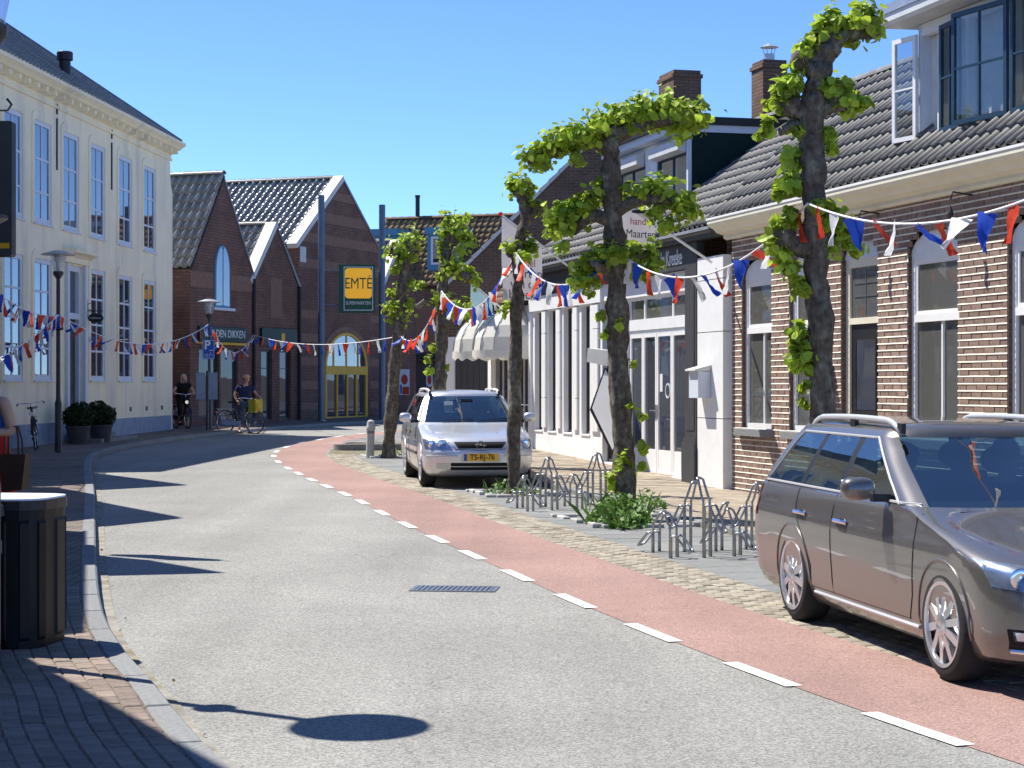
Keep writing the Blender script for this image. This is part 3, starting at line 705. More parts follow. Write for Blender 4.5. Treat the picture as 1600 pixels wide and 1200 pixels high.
for i, o in enumerate(ops):
    x0, x1, z0, zs, ri = o; isdoor = o is door_op; c = (x0+x1)/2; hw = (x1-x0)/2
    # arched white head
    pts = [(x1, zs), (x1, zs)] + [(c+hw*math.cos(R(a)), zs+ri*math.sin(R(a))) for a in range(10, 171, 16)] + [(x0, zs)]
    mb = MB(); mb.prism(pts[1:], lambda p, q, t: (p, t, q), 0.055, 0.10); mb.build('arch_panel', M['white'] if not isdoor else M['bluewhite'], cot)
    if isdoor:
        dr = MB(); rect_frame(dr, x0, x1, z0, zs, 0.07, 0.13, 0.11); dr.box(x0+0.11, x1-0.11, 0.07, 0.13, 2.60, 2.68)
        fr = dr.build('door_frame', M['creamtrim'], cot)
        pane(x0+0.11, x1-0.11, 2.68, zs-0.11, 0.10, fr, M['glass_g'])
        mb = MB()
        for zz in (2.95, 3.12): mb.box(x0+0.2, x1-0.2, 0.09, 0.097, zz, zz+0.012)
        mb.box(c-0.006, c+0.006, 0.09, 0.098, 2.72, zs-0.14); mb.build('leaded_bar', M['steel'], fr)
        d = MB(); d.box(x0+0.11, x1-0.11, 0.10, 0.15, z0, 2.60); d.box(x0+0.22, x1-0.22, 0.09, 0.10, z0+0.2, z0+0.85); d.box(x0+0.22, x0+0.26, 0.088, 0.10, 1.5, 2.4); d.box(x1-0.26, x1-0.22, 0.088, 0.10, 1.5, 2.4)
        dd = d.build('door', M['black'], cot)
        pane(x0+0.27, x1-0.27, 1.5, 2.4, 0.094, dd, M['glass_shop'])
        h = MB(); h.ball((x0+0.17, 0.07, 1.35), 0.03); h.build('handle', M['steel'], dd)
        st = MB(); st.bbox(x0-0.06, x1+0.06, -0.22, 0.12, 0.1, z0, 0.012); st.build('doorstep', M['kerb'], cot)
    else:
        mb = MB(); rect_frame(mb, x0, x1, z0, zs, 0.06, 0.12, 0.075); mb.box(x0+0.075, x1-0.075, 0.052, 0.12, 2.57, 2.66)
        rect_frame(mb, x0+0.075, x1-0.075, 2.66, zs-0.075, 0.075, 0.115, 0.045); mb.box(c+0.10, c+0.135, 0.07, 0.115, z0+0.075, 2.57)
        w = mb.build('window', M['white'], cot)
        pane(x0+0.12, x1-0.12, 2.705, zs-0.12, 0.095, w, M['glass_g']); pane(x0+0.075, c+0.10, z0+0.075, 2.57, 0.10, w, M['glass_g']); pane(c+0.135, x1-0.075, z0+0.075, 2.57, 0.10, w, M['glass_g'])
        s_ = MB(); s_.bbox(x0-0.09, x1+0.09, -0.10, 0.11, z0-0.11, z0-0.002, 0.01); s_.build('sill', M['kerb'], cot)
# gutter: cream cornice moulding
prof = [(0.0, 4.17), (-0.06, 4.17), (-0.09, 4.20), (-0.09, 4.24), (-0.20, 4.27), (-0.26, 4.33), (-0.33, 4.36), (-0.36, 4.40), (-0.36, 4.47), (-0.345, 4.47), (-0.33, 4.43), (0.0, 4.43)]
prof = [(p, q-0.17) for p, q in prof]
mb = MB(); mb.prism(prof, lambda p, q, t: (t, p, q), -0.12, CX1+0.1); mb.build('gutter', M['creamtrim'], cot)
mb = MB(); mb.box(-0.13, CX1+0.1, -0.372, -0.345, 4.285, 4.315); mb.build('gutter_lip', M['white'], cot)
# wall lamp and iron hooks
mb = MB(); mb.box(3.52, 3.62, -0.1, -0.002, 2.0, 2.06); mb.lathe([(0.03, 1.66), (0.075, 1.70), (0.085, 1.9), (0.05, 1.98), (0.02, 2.02)], (3.57, -0.13, 0), 10); mb.build('wall_lantern', M['dark_metal'], cot)
for hx in (4.95, 7.3):
    mb = MB(); mb.tube([(hx, 0, 3.95), (hx, -0.25, 3.98), (hx, -0.28, 3.9)], 0.012, 6); mb.lathe([(0.0, 3.52), (0.035, 3.56), (0.02, 3.66), (0.035, 3.74), (0.0, 3.84)], (hx, -0.28, 0), 8); mb.build('hanging_hook', M['dark_metal'], cot)
PITC = math.atan2(6.45-4.33, 2.05+0.30)
Vc = Vector((0, math.cos(PITC), math.sin(PITC)))
LenC = (2.05+0.30)/math.cos(PITC)
dx0 = WS(1440, 0.25); dx1 = 9.4
def skipc(u, v):
    x = u-0.18; return dx0 < x < dx1 and v > 0.62
tiled_roof(cot, WM, (-0.18, -0.30, 4.33), (1, 0, 0), Vc, CX1+0.2, LenC, 0.215, 0.345, M['tile_grey'], skipc, 300)
mb = MB(); mb.quad((-0.18, 2.05, 6.42), (CX1, 2.05, 6.42), (CX1, 5, 4.2), (-0.18, 5, 4.2)); mb.build('rear_roof', M['roof_under'], cot)
ridge_tiles(cot, (-0.2, 2.05, 6.44), (CX1, 2.05, 6.44), 0.12, M['tile_grey'])
for gx_ in (0.0, CX1):
    mb = MB(); mb.add([(gx_, 0.02, 4.30), (gx_, 2.05, 6.36), (gx_, 5, 4.2)], [(0, 2, 1)]); mb.build('gable_wall', M['brick_h'], cot)
# dormer of the cottage (window box on the roof)
DF = 0.22
zb, zt = 4.78, 6.13
dormer = MB().box(dx0-0.02, dx0+0.06, DF, 2.6, zb-0.3, zt+0.06).build('dormer', M['bluewhite'], cot)
MB().box(dx1-0.06, dx1, DF, 2.6, zb-0.3, zt+0.06).build('dormer_cheek', M['bluewhite'], dormer)
dm = MB(); dm.box(dx0-0.02, dx1, DF, DF+0.1, zb-0.14, zb); dm.box(dx0+0.06, dx1-0.06, DF, DF+0.1, zt-0.08, zt+0.06)
for xx in (dx0+0.55, dx0+1.17, dx0+2.2): dm.box(xx-0.04, xx+0.04, DF, DF+0.09, zb, zt-0.08)
dm.build('front_frame', M['white'], dormer)
dm = MB(); dm.prism([(DF-0.34, zt+0.06), (DF-0.38, zt+0.10), (DF-0.38, zt+0.28), (2.75, zt+0.34), (2.75, zt+0.12)], lambda p, q, t: (t, p, q), dx0-0.32, dx1+0.3); dm.build('dormer_roof', M['coping'], dormer)
dm = MB(); dm.box(dx0-0.33, dx1+0.3, DF-0.40, DF-0.365, zt+0.20, zt+0.31); dm.build('roof_edge', M['zinc'], dormer)
# lead flashing below the dormer, wavy
dm = MB()
dm.grid(lambda u, v: (dx0-0.3+u*(dx1-dx0+0.5), DF+0.02-0.20*v, zb-0.12-0.20*v*0.98+0.055+0.018*math.sin(u*115)+0.006*math.sin(u*37+v*5)), 170, 3); dm.build('lead_flashing', M['lead'], dormer, True)
# open white casement folded outwards at the left
def casement(nm, x, z0, z1, w, ang, fm, hinge_y, nx=2, nz=2, bw=0.022, fw=0.055, gl=None):
    e = MB(); rect_frame(e, 0, w, z0, z1, -0.02, 0.02, fw)
    for k in range(1, nx): xx = fw+(w-2*fw)*k/nx; e.box(xx-bw/2, xx+bw/2, -0.015, 0.015, z0+fw, z1-fw)
    for k in range(1, nz): zz = z0+fw+(z1-z0-2*fw)*k/nz; e.box(fw, w-fw, -0.016, 0.016, zz-bw/2, zz+bw/2)
    o = e.build(nm, fm, dormer); o.location = (x, hinge_y, 0); o.rotation_euler = (0, 0, ang)
    for i in range(nx):
        for k in range(nz):
            a = fw+(w-2*fw)*i/nx; b = fw+(w-2*fw)*(i+1)/nx; c_ = z0+fw+(z1-z0-2*fw)*k/nz; d_ = z0+fw+(z1-z0-2*fw)*(k+1)/nz
            p = MB(); p.box(a+bw/2, b-bw/2, -0.004, 0.004, c_+bw/2, d_-bw/2); p.build('pane', gl or M['glass_w'], o)
    return o
casement('casement', dx0+0.03, zb+0.02, zt-0.06, 0.47, R(180+10), M['white'], DF-0.05, 1, 2, gl=M['glass_clear'])
casement('casement', dx0+0.60, zb+0.02, zt-0.06, 0.53, R(-3), M['teal'], DF-0.035, 2, 2, gl=M['glass_clear'])
casement('casement', dx0+2.16, zb+0.02, zt-0.04, 0.98, R(180+9), M['teal'], DF-0.04, 2, 2, gl=M['glass_clear'])
casement('casement', dx0+2.24, zb+0.02, zt-0.04, 0.95, 0, M['teal'], DF-0.04, 2, 2, gl=M['glass_clear'])
dm = MB(); dm.grid(lambda u, v: (dx0+0.06+u*(dx1-dx0-0.12), DF+0.14+0.025*math.sin(u*90), zb+v*(zt-zb-0.05)), 140, 1); dm.build('curtain', M['curtain'], dormer, True)

# chimneys
def chimney(x, y, z0, z1, w, d, parent, cap=True, cowl=False):
    mb = MB(); mb.box(x-w/2, x+w/2, y-d/2, y+d/2, z0, z1-0.16); mb.box(x-w/2-0.03, x+w/2+0.03, y-d/2-0.03, y+d/2+0.03, z1-0.16, z1-0.08); mb.box(x-w/2+0.01, x+w/2-0.01, y-d/2+0.01, y+d/2-0.01, z1-0.08, z1)
    c_ = mb.build('chimney', M['brick_ch'], parent)
    if cowl:
        mb = MB(); mb.lathe([(0.11, z1), (0.11, z1+0.16), (0.085, z1+0.16)], (x, y, 0), 14); mb.lathe([(0.19, z1+0.29), (0.02, z1+0.37)], (x, y, 0), 14)
        for k in range(4): a = R(45+90*k); mb.tube([(x+0.09*math.cos(a), y+0.09*math.sin(a), z1+0.14), (x+0.15*math.cos(a), y+0.15*math.sin(a), z1+0.30)], 0.008, 5)
        mb.build('cowl', M['zinc'], c_)
    return c_

# ---------------------------------------------------------------- white shop
shop = empty('white_shop', W_LOC, W_RZ, 'white rendered shop with slit windows, glazed double doors and black name board', 'shop')
SX0 = -11.36
bx = lambda a, b: (WS(a), WS(b))
slits = []
for a, b in ((835, 848), (856, 869), (880, 894), (908, 922)): s0_, s1_ = bx(a, b); slits.append((s0_+0.02, s1_-0.02, 0.88, 3.31))
side_op = (WS(941), WS(962), 0.40, 3.35)
door_o = (WS(978), WS(1082), 0.30, 3.34)
mb = MB(); wall(mb, SX0, 0.0, -0.2, 3.66, slits+[side_op, door_o], y=0.0, reveal=0.16)
mb.quad((SX0, 0, -0.2), (SX0, 0, 3.66), (SX0, 6, 3.66), (SX0, 6, -0.2)); mb.quad((SX0, 6, -0.2), (SX0, 6, 3.66), (0, 6, 3.66), (0, 6, -0.2))
mb.build('wall', M['white_wall'], shop)
for o in slits:
    window(shop, o[0], o[1], o[2], o[3], 0.10, M['fascia_dark'], M['glass_shop'], nx=1, rows=(), fw=0.05, sill=False)
    s_ = MB(); s_.box(o[0]-0.02, o[1]+0.02, -0.02, 0.10, o[2]-0.03, o[2]-0.001); s_.build('sill', M['white'], shop)
# projecting flat piers between the slits, and panel joints
pier_x = [SX0+0.02] + [(slits[i][1]+slits[i+1][0])/2 for i in range(3)] + [(slits[3][1]+side_op[0])/2]
for i, x in enumerate(pier_x):
    hw = 0.10 if i == 0 else 0.17 if i < 4 else 0.26
    for z0_, z1_ in ((0.95, 1.55), (1.562, 2.85), (2.862, 3.30)):
        p = MB(); p.box(x-hw+0.03, x+hw-0.03, -0.045, -0.002, z0_, z1_); p.build('pier_panel', M['white'], shop)
for a, b in zip([SX0, -10.1, -8.8, -7.6], [-10.112, -8.812, -7.612, -6.4]):
    p = MB(); p.box(a, b, -0.06, -0.002, 3.335, 3.63); p.build('fascia_panel', M['white'], shop)
w = window(shop, side_op[0], side_op[1], side_op[2], side_op[3], 0.10, M['fascia_dark'], M['glass_shop'], nx=1, rows=(0.7,), sill=False)
# glazed door front
x0, x1 = door_o[0], door_o[1]
xs = [WS(p) for p in (978, 1000, 1021, 1045, 1069, 1081)]; xs[0] = x0; xs[-1] = x1
mb = MB(); rect_frame(mb, x0, x1, 0.30, 3.34, 0.06, 0.13, 0.06); mb.box(x0+0.06, x1-0.06, 0.045, 0.13, 2.76, 2.95); mb.box(x0+0.06, x1-0.06, 0.07, 0.12, 2.70, 2.758)
for x in (WS(1002), WS(1046)): mb.box(x-0.03, x+0.03, 0.06, 0.12, 2.952, 3.28)
df = mb.build('shopfront_frame', M['white'], shop)
for a, b in ((x0+0.06, WS(1002)-0.03), (WS(1002)+0.03, WS(1046)-0.03), (WS(1046)+0.03, x1-0.06)): pane(a, b, 2.952, 3.28, 0.09, df, M['glass_g'])
for i in range(5):
    a, b = xs[i]+0.01, xs[i+1]-0.01
    if i == 0: a += 0.06
    if i == 4: b -= 0.06
    d = MB(); rect_frame(d, a, b, 0.32, 2.695, 0.055, 0.105, 0.065); d.box(a+0.065, b-0.065, 0.06, 0.10, 0.385, 0.72)
    dd = d.build('door_leaf', M['white'], shop); pane(a+0.065, b-0.065, 0.722, 2.63, 0.085, dd, M['glass_shop'])
    if i in (1, 2):
        h = MB(); hx = b-0.03 if i == 1 else a+0.03; h.tube([(hx, 0.05, 1.38), (hx, -0.01, 1.38), (hx+(-0.11 if i == 1 else 0.11), -0.01, 1.38)], 0.011, 6); h.box(hx-0.02, hx+0.02, 0.048, 0.054, 1.25, 1.48); h.build('handle', M['steel'], dd)
    if i == 2:
        h = MB(); h.box(a+0.09, a+0.22, 0.079, 0.083, 1.7, 2.0); h.build('notice', M['paper'], dd)
        h = MB(); h.lathe([(0.13, 0.0), (0.13, 0.003), (0.10, 0.003), (0.10, 0.0)], ((a+b)/2+0.1, 0.080, 1.72), 20, axis='y', caps=False); h.build('sticker', M['bluewhite'], dd)
    if i == 4:
        for zz in (0.7, 1.5, 2.5): h = MB(); h.box(a-0.02, a+0.03, 0.03, 0.054, zz, zz+0.12); h.build('hinge', M['dark_metal'], dd)
# black column and white pilaster by the cottage
cx0, cx1 = WS(1083), WS(1101)
mb = MB(); mb.box(cx0, cx1, -0.14, -0.002, 0.25, 3.68); mb.box(cx0-0.03, cx1+0.03, -0.19, -0.002, 0.2, 0.9); mb.box(cx0-0.015, cx1+0.015, -0.165, -0.002, 0.9, 0.98); mb.box(cx0+0.08, cx1-0.08, -0.15, -0.139, 1.1, 3.4); mb.build('black_column', M['fascia_dark'], shop)
for z0_, z1_ in ((0.15, 1.30), (1.312, 2.62), (2.632, 3.42), (3.432, 3.78)):
    p = MB(); p.bbox(WS(1103), -0.02, -0.14, -0.002, z0_, z1_, 0.0); p.build('pilaster_block', M['white'], shop)
# eaves board, fascia with name
mb = MB(); mb.box(WS(962), WS(1101)-0.01, -0.13, -0.003, 3.67, 4.06); fb = mb.build('name_board', M['fascia_dark'], shop)
put_text('handel Maarten van de Kreeke', 0.36, M['white'], fb, Matrix.Translation((-3.42, -0.137, 3.86)) @ FACE, xs=0.72, depth=0.006)
mb = MB(); mb.box(SX0-0.1, WS(962)-0.01, -0.10, -0.003, 3.67, 3.86); mb.box(SX0-0.1, -0.2, -0.24, -0.004, 4.07, 4.12); mb.box(SX0-0.1, WS(962)-0.01, -0.02, -0.004, 3.862, 4.065)
mb.prism([(-0.02, 4.122), (-0.26, 4.122), (-0.30, 4.16), (-0.30, 4.20), (-0.02, 4.20)], lambda p, q, t: (t, p, q), SX0-0.1, -0.2); mb.build('eaves_board', M['fascia_dark'], shop)
mb = MB(); mb.box(SX0-0.1, -0.2, -0.325, -0.303, 4.17, 4.215); mb.build('gutter', M['zinc'], shop)
PITS = R(36); Vs = Vector((0, math.cos(PITS), math.sin(PITS))); LenS = 4.35
D0, D1 = WS(965, 0.85), WS(1076, 0.85)
def skips(u, v):
    x = u+SX0-0.1; return D0-0.05 < x < D1+0.02 and 1.42 < v
tiled_roof(shop, WM, (SX0-0.1, -0.28, 4.235), (1, 0, 0), Vs, 11.15, LenS, 0.215, 0.345, M['tile_grey'], skips, 300)
ry = -0.28+LenS*math.cos(PITS); rz_ = 4.235+LenS*math.sin(PITS)
mb = MB(); mb.quad((SX0, ry, rz_), (-0.2, ry, rz_), (-0.2, ry+3.6, 4.4), (SX0, ry+3.6, 4.4)); mb.build('rear_roof', M['roof_under'], shop)
for gx_ in (SX0, -0.21):
    mb = MB(); mb.add([(gx_, 0, 3.67), (gx_, 0, 4.2), (gx_, ry, rz_-0.12), (gx_, ry+3.4, 4.4), (gx_, ry+3.4, 3.67)], [(0, 1, 2, 3, 4)]); mb.build('gable_wall', M['brick_h'], shop)
ridge_tiles(shop, (SX0-0.1, ry, rz_+0.02), (-0.2, ry, rz_+0.02), 0.12, M['tile_grey'])
# big dormer of the shop
zd0, zd1 = 5.02, 6.20
sd = MB().box(D1-0.06, D1, 0.87, ry+1.0, zd0-0.3, zd1).build('dormer', M['dkgreen'], shop)
MB().box(D0, D0+0.06, 0.87, ry+1.0, zd0-0.3, zd1).build('dormer_cheek', M['dkgreen'], sd)
mb = MB(); mb.box(D0+0.06, D1-0.06, 0.85, 0.95, zd0-0.25, zd0); mb.box(D0+0.06, D1-0.06, 0.85, 0.95, zd1-0.30, zd1)
mid = (D0+D1)/2; mb.box(mid-0.32, mid+0.32, 0.85, 0.93, zd0, zd1-0.30); mb.build('front_panel', M['white'], sd)
mb = MB(); mb.box(D1-0.07, D1+0.012, 0.835, 0.90, zd0-0.25, zd1); mb.build('corner_trim', M['bluewhite'], sd)
for a, b in ((D0+0.06, mid-0.32), (mid+0.32, D1-0.07)):
    window(sd, a, b, zd0, zd1-0.30, 0.86, M['teal'], M['glass_w'], nx=2, rows=(), sill=False)
    m2 = MB(); m2.prism([(0.835, zd1-0.34), (0.68, zd1-0.30), (0.68, zd1-0.12), (0.835, zd1-0.08)], lambda p, q, t: (t, p, q), a+0.02, b-0.02); m2.build('sun_blind_box', M['coping'], sd)
mb = MB(); mb.box(D0-0.25, D1+0.02, 0.60, ry+1.05, zd1+0.005, zd1+0.13); mb.build('white_trim', M['bluewhite'], sd)
mb = MB(); mb.box(D0-0.32, D1+0.06, 0.52, ry+1.15, zd1+0.132, zd1+0.27); mb.build('dormer_roof', M['black'], sd)
chimney(WS(1062, 3.3), 3.3, 5.8, WZ(1062, 115, 3.3), 0.95, 0.62, shop)
chimney(WS(1202, 4.2), 4.2, 4.6, WZ(1202, 97, 4.2), 0.60, 0.52, shop, cowl=True)
# letter box on the pilaster
lb = empty('letter_box', WM @ Vector(((WS(1117)), -0.26, 0)), W_RZ, 'pale grey wall letter box with sloping lid on the white pilaster', 'letter box')
zl0, zl1 = WZ(1115, 622, -0.2), WZ(1115, 580, -0.2)
mb = MB(); mb.box(-0.2, 0.2, -0.09, 0.115, zl0, zl1); mb.build('box', M['bluewhite'], lb)
mb = MB(); mb.prism([(-0.15, zl1+0.005), (-0.15, zl1+0.03), (0.115, zl1+0.10), (0.115, zl1+0.005)], lambda p, q, t: (t, p, q), -0.22, 0.22); mb.build('lid', M['coping'], lb)
# rhombus shaped sign panel with box above it, fixed square to the front
sg = empty('rhombus_sign', at(946, 640, 33.4), R(-50), 'white tilted rhombus board with black edges and small box above, behind the trunk', 'sign')
sg.location.z = 0
zc_ = CAMZ+(600-645)/F*33.4
rh = [(-0.03, zc_+0.80), (-0.42, zc_+0.05), (0.18, zc_-0.75), (0.57, zc_+0.0)]
mb = MB(); mb.prism(rh, lambda p, q, t: (p, t, q), 0.0, 0.14); mb.build('edge', M['black'], sg)
mb = MB(); mb.prism([(p*0.90+0.035, zc_+(q-zc_)*0.93+0.035) for p, q in rh], lambda p, q, t: (p, t, q), -0.012, -0.001); mb.build('face', M['white'], sg)
mb = MB(); mb.prism([(-0.45, zc_+0.92), (0.1, zc_+0.84), (0.1, zc_+1.12), (-0.42, zc_+1.17)], lambda p, q, t: (p, t, q), -0.05, 0.12); mb.build('top_box', M['coping'], sg)
mb = MB(); mb.tube([(0.2, 0.06, 0.2), (0.2, 0.06, zc_+0.9)], 0.05, 8); mb.build('post', M['black'], sg)

# ---------------------------------------------------------------- awning shop beyond
aw = empty('awning_shop', W_LOC, W_RZ, 'low white shop wall behind the two white domed awnings', 'shop')
AX0, AX1 = -15.3, -11.42
mb = MB(); wall(mb, AX0, AX1, -0.2, 3.5, [(-15.0, -13.5, 0.9, 2.7), (-13.1, -11.8, 0.45, 2.75)], y=0.05, reveal=0.15)
mb.quad((AX0, 0.05, -0.2), (AX0, 0.05, 3.5), (AX0, 5, 3.5), (AX0, 5, -0.2)); mb.build('wall', M['white_wall'], aw)
window(aw, -15.0, -13.5, 0.9, 2.7, 0.12, M['white'], M['glass_shop'], nx=2, rows=())
window(aw, -13.1, -11.8, 0.45, 2.75, 0.12, M['white'], M['glass_shop'], nx=2, rows=(0.4,), sill=False)
tiled_roof(aw, WM, (AX0-0.1, -0.2, 3.55), (1, 0, 0), Vector((0, 0.82, 0.57)), AX1-AX0+0.1, 3.0, 0.22, 0.35, M['tile_brown'], None, 120)
mb = MB(); mb.add([(AX0, 0.05, 3.5), (AX0, 2.2, 5.2), (AX0, 5, 3.5)], [(0, 1, 2)]); mb.quad((AX0, 2.2, 5.22), (AX1, 2.2, 5.22), (AX1, 5, 3.5), (AX0, 5, 3.5)); mb.build('gable_wall', M['brick_h'], aw)
def dome_awning(xc, hw, label):
    a = empty('dome_awning', WM @ Vector((xc, 0.04, 0)), W_RZ, label, 'awning', 'domed awnings of the white shop')
    ztop, zlow, pr = 3.46, 2.55, 1.05; nth = 4; nph = 8
    # ribs: quarter circles from the wall top out to the front rim
    def P(ph, th):    # ph: 0..pi around, th: 0..pi/2 from rim to top
        return Vector((-math.cos(ph)*hw*math.cos(th)**0.9, -math.sin(ph)*pr*math.cos(th)**0.9-0.001, zlow+(ztop-zlow)*math.sin(th)))
    for k in range(nph):
        mb = MB(); p0, p1 = math.pi*k/nph, math.pi*(k+1)/nph
        mb.grid(lambda u, v: P(p0+(p1-p0)*u, v*math.pi/2*0.98), 1, 5); mb.build('panel', M['awning'], a)
    mb = MB()
    def val(u, v):
        p = P(math.pi*u, 0); return (p.x, p.y, zlow-v*(0.17+0.03*math.sin(u*60)))
    mb.grid(val, 64, 1); mb.build('valance', M['awning'], a)
    for k in range(nph+1):
        ph = math.pi*k/nph; mb = MB(); mb.tube([P(ph, math.pi/2*t/6*0.98) + Vector((0, -0.006, 0.006)) for t in range(7)], 0.008, 5); mb.build('rib', M['steel'], a)
    return a
dome_awning(-12.35, 0.80, 'nearer of the two white domed awnings, scalloped valance')
dome_awning(-14.25, 0.80, 'farther of the two white domed awnings, partly behind a trunk')

# ---------------------------------------------------------------- big brick gable house behind
bh = empty('brick_gable_house', (-1.68, 46.0, 0), R(-2), 'tall dark brick house whose bare gable end rises behind the awnings', 'house')
GD = 8.0; ga, ge, gw = 7.95, 4.15, 7.7
gpoly = [(0, 3.0), (gw, 3.0), (gw, ge), (gw/2, ga), (0, ge)]
mb = MB(); mb.prism(gpoly, lambda p, q, t: (p, t, q), 0, GD); mb.build('wall', M['brick_h'], bh)
mb = MB(); mb.box(0.0, gw, -0.02, GD, -0.2, 2.995); mb.build('ground_floor_wall', M['white_wall'], bh)
for s_ in (-1, 1):
    p0 = Vector((gw/2, 0, ga)); p1 = Vector((-0.2 if s_ < 0 else gw+0.2, 0, ge-0.2)); n_ = Vector((s_*0.7, 0, 0.7))
    mb = MB(); mb.prism([(0, 0), (1, 0), (1, 1), (0, 1)], lambda p, q, t: tuple((p0+(p1-p0)*p+n_*(0.01+q*0.1)) + Vector((0, t, 0))), -0.02, GD); mb.build('roof_slope', M['tile_dark'], bh)
    for i in range(17):
        a = p0+(p1-p0)*(i/17); b = p0+(p1-p0)*((i+0.97)/17)
        mb = MB(); mb.prism([(0, 0), (1, 0), (1, 1), (0, 1)], lambda p, q, t: tuple(a+(b-a)*p+n_*(0.03+q*(0.07+0.03*p)) + Vector((0, t, 0))), -0.07, -0.022); mb.build('verge_tile', M['coping'], bh)
mb = MB(); mb.box(0.28, 1.62, -0.05, -0.022, 0.3, 2.55); gd = mb.build('garage_door', M['fascia_dark'], bh)
for k in range(9):
    p = MB(); p.box(0.30+k*0.146, 0.30+k*0.146+0.135, -0.065, -0.051, 0.35, 2.52); p.build('plank', M['fascia_dark'], gd)
# ================================================================ WHITE HALL ON THE LEFT
H_LOC = Vector((-10.2, 55.3, 0)); H_RZ = math.atan2(0.997, 0.0776); HM = frame_m(H_LOC, H_RZ)
def HS(px):
    y = -14.49/((px-800)/F-0.0776); return (y-55.3)*1.003
hall = empty('cream_hall', H_LOC, H_RZ, 'two storey cream rendered townhouse with tall white sash windows and moulded cornice', 'house')
HX0 = -18.5
up = [HS(p) for p in (20, 66, 110, 152, 195, 233)]; up = [up[0]-2.1] + up
ww = 0.62
ops_h = [(x-ww, x+ww, 5.62, 8.02) for x in up]
lowx = [up[0], up[1], up[2], up[4], up[5], up[6]]; dx = HS(117)
ops_l = [(x-ww, x+ww, 1.93, 4.78) for x in lowx]; dop = (dx-0.62, dx+0.62, 0.62, 4.78)
mb = MB(); wall(mb, HX0, 0.0, 0.0, 8.72, ops_h+ops_l+[dop], y=0, reveal=0.22)
mb.quad((0, 0, 0), (0, 0, 8.72), (0, 9, 8.72), (0, 9, 0)); mb.quad((HX0, 0, 0), (HX0, 9, 0), (HX0, 9, 8.72), (HX0, 0, 8.72)); mb.quad((0, 9, 0), (0, 9, 8.72), (HX0, 9, 8.72), (HX0, 9, 0))
mb.build('wall', M['cream'], hall)
# scrolled shoulder at the far end
sh = [(0.002, 0.0), (0.32, 0.0), (0.32, 7.55), (0.26, 7.62), (0.15, 7.75), (0.08, 8.0), (0.05, 8.4), (0.002, 8.5)]
mb = MB(); mb.prism(sh, lambda p, q, t: (p, t, q), 0.0, 0.35); mb.build('end_shoulder', M['cream'], hall)
for o in ops_h:
    window(hall, o[0], o[1], o[2], o[3], 0.0, M['bluewhite'], M['glass_w'], nx=2, rows=(0.28, 0.64), fw=0.11, bw=0.05, depth=0.05)
for o in ops_l:
    window(hall, o[0], o[1], o[2], o[3], 0.0, M['bluewhite'], M['glass_w'], nx=2, rows=(0.24, 0.5, 0.75), fw=0.11, bw=0.05, depth=0.05)
for o in ops_h+ops_l:      # rounded white heads and recessed surround
    c = (o[0]+o[1])/2; hw = ww+0.14
    pts = [(c+hw, o[2]-0.06), (c+hw, o[3]+0.02), (c+hw-0.06, o[3]+0.14), (c+hw-0.2, o[3]+0.2), (c-hw+0.2, o[3]+0.2), (c-hw+0.06, o[3]+0.14), (c-hw, o[3]+0.02), (c-hw, o[2]-0.06)]
    inn = [(c+ww, o[2]), (c+ww, o[3]-0.02), (c+ww-0.03, o[3]-0.01), (c+ww-0.1, o[3]), (c-ww+0.1, o[3]), (c-ww+0.03, o[3]-0.01), (c-ww, o[3]-0.02), (c-ww, o[2])]
    mb = MB(); n = len(pts)
    vs = [(p[0], -0.03, p[1]) for p in pts]+[(p[0], -0.03, p[1]) for p in inn]+[(p[0], 0, p[1]) for p in pts]+[(p[0], 0.0, p[1]) for p in inn]
    fs = []
    for i in range(n-1): fs += [(i, n+i, n+i+1, i+1), (i, i+1, 2*n+i+1, 2*n+i), (n+i, 3*n+i, 3*n+i+1, n+i+1)]
    mb.add(vs, fs); mb.build('surround', M['cream'], hall)
# front door
mb = MB(); rect_frame(mb, dop[0], dop[1], dop[2], dop[3], 0.05, 0.20, 0.14); mb.box(dop[0]+0.14, dop[1]-0.14, 0.05, 0.2, 3.45, 3.6); hf = mb.build('door_frame', M['bluewhite'], hall)
pane(dop[0]+0.14, dop[1]-0.14, 3.6, 4.64, 0.14, hf, M['glass_w'])
mb = MB(); mb.box(dop[0]+0.14, dop[1]-0.14, 0.15, 0.2, dop[2], 3.45); 
for a, b in ((0.8, 1.6), (1.75, 3.3)):
    for q in (0, 1): x_ = dop[0]+0.2+q*0.45; mb.box(x_, x_+0.38, 0.14, 0.15, a, b)
hd = mb.build('door', M['black'], hall); mb = MB(); mb.ball((dx-0.3, 0.11, 1.75), 0.035); mb.build('handle', M['steel'], hd)
mb = MB(); mb.box(dop[0]-0.16, dop[0]-0.001, -0.08, -0.002, 0.62, 4.8); mb.build('pilaster', M['bluewhite'], hall)
mb = MB(); mb.box(dop[1]+0.001, dop[1]+0.16, -0.08, -0.002, 0.62, 4.8); mb.build('pilaster', M['bluewhite'], hall)
mb = MB(); mb.prism([(0, 4.82), (-0.10, 4.82), (-0.12, 4.95), (-0.22, 5.02), (-0.34, 5.06), (-0.34, 5.13), (0, 5.18)], lambda p, q, t: (t, p, q), dop[0]-0.32, dop[1]+0.32); mb.build('door_hood', M['cream'], hall)
mb = MB(); mb.bbox(dop[0]-0.35, dop[1]+0.35, -0.75, -0.13, 0.2, 0.62, 0.01); mb.build('step', M['kerb'], hall)
mb = MB(); mb.bbox(dop[0]-0.6, dop[1]+1.3, -1.05, -0.755, 0.2, 0.50, 0.01); mb.build('step', M['kerb'], hall)
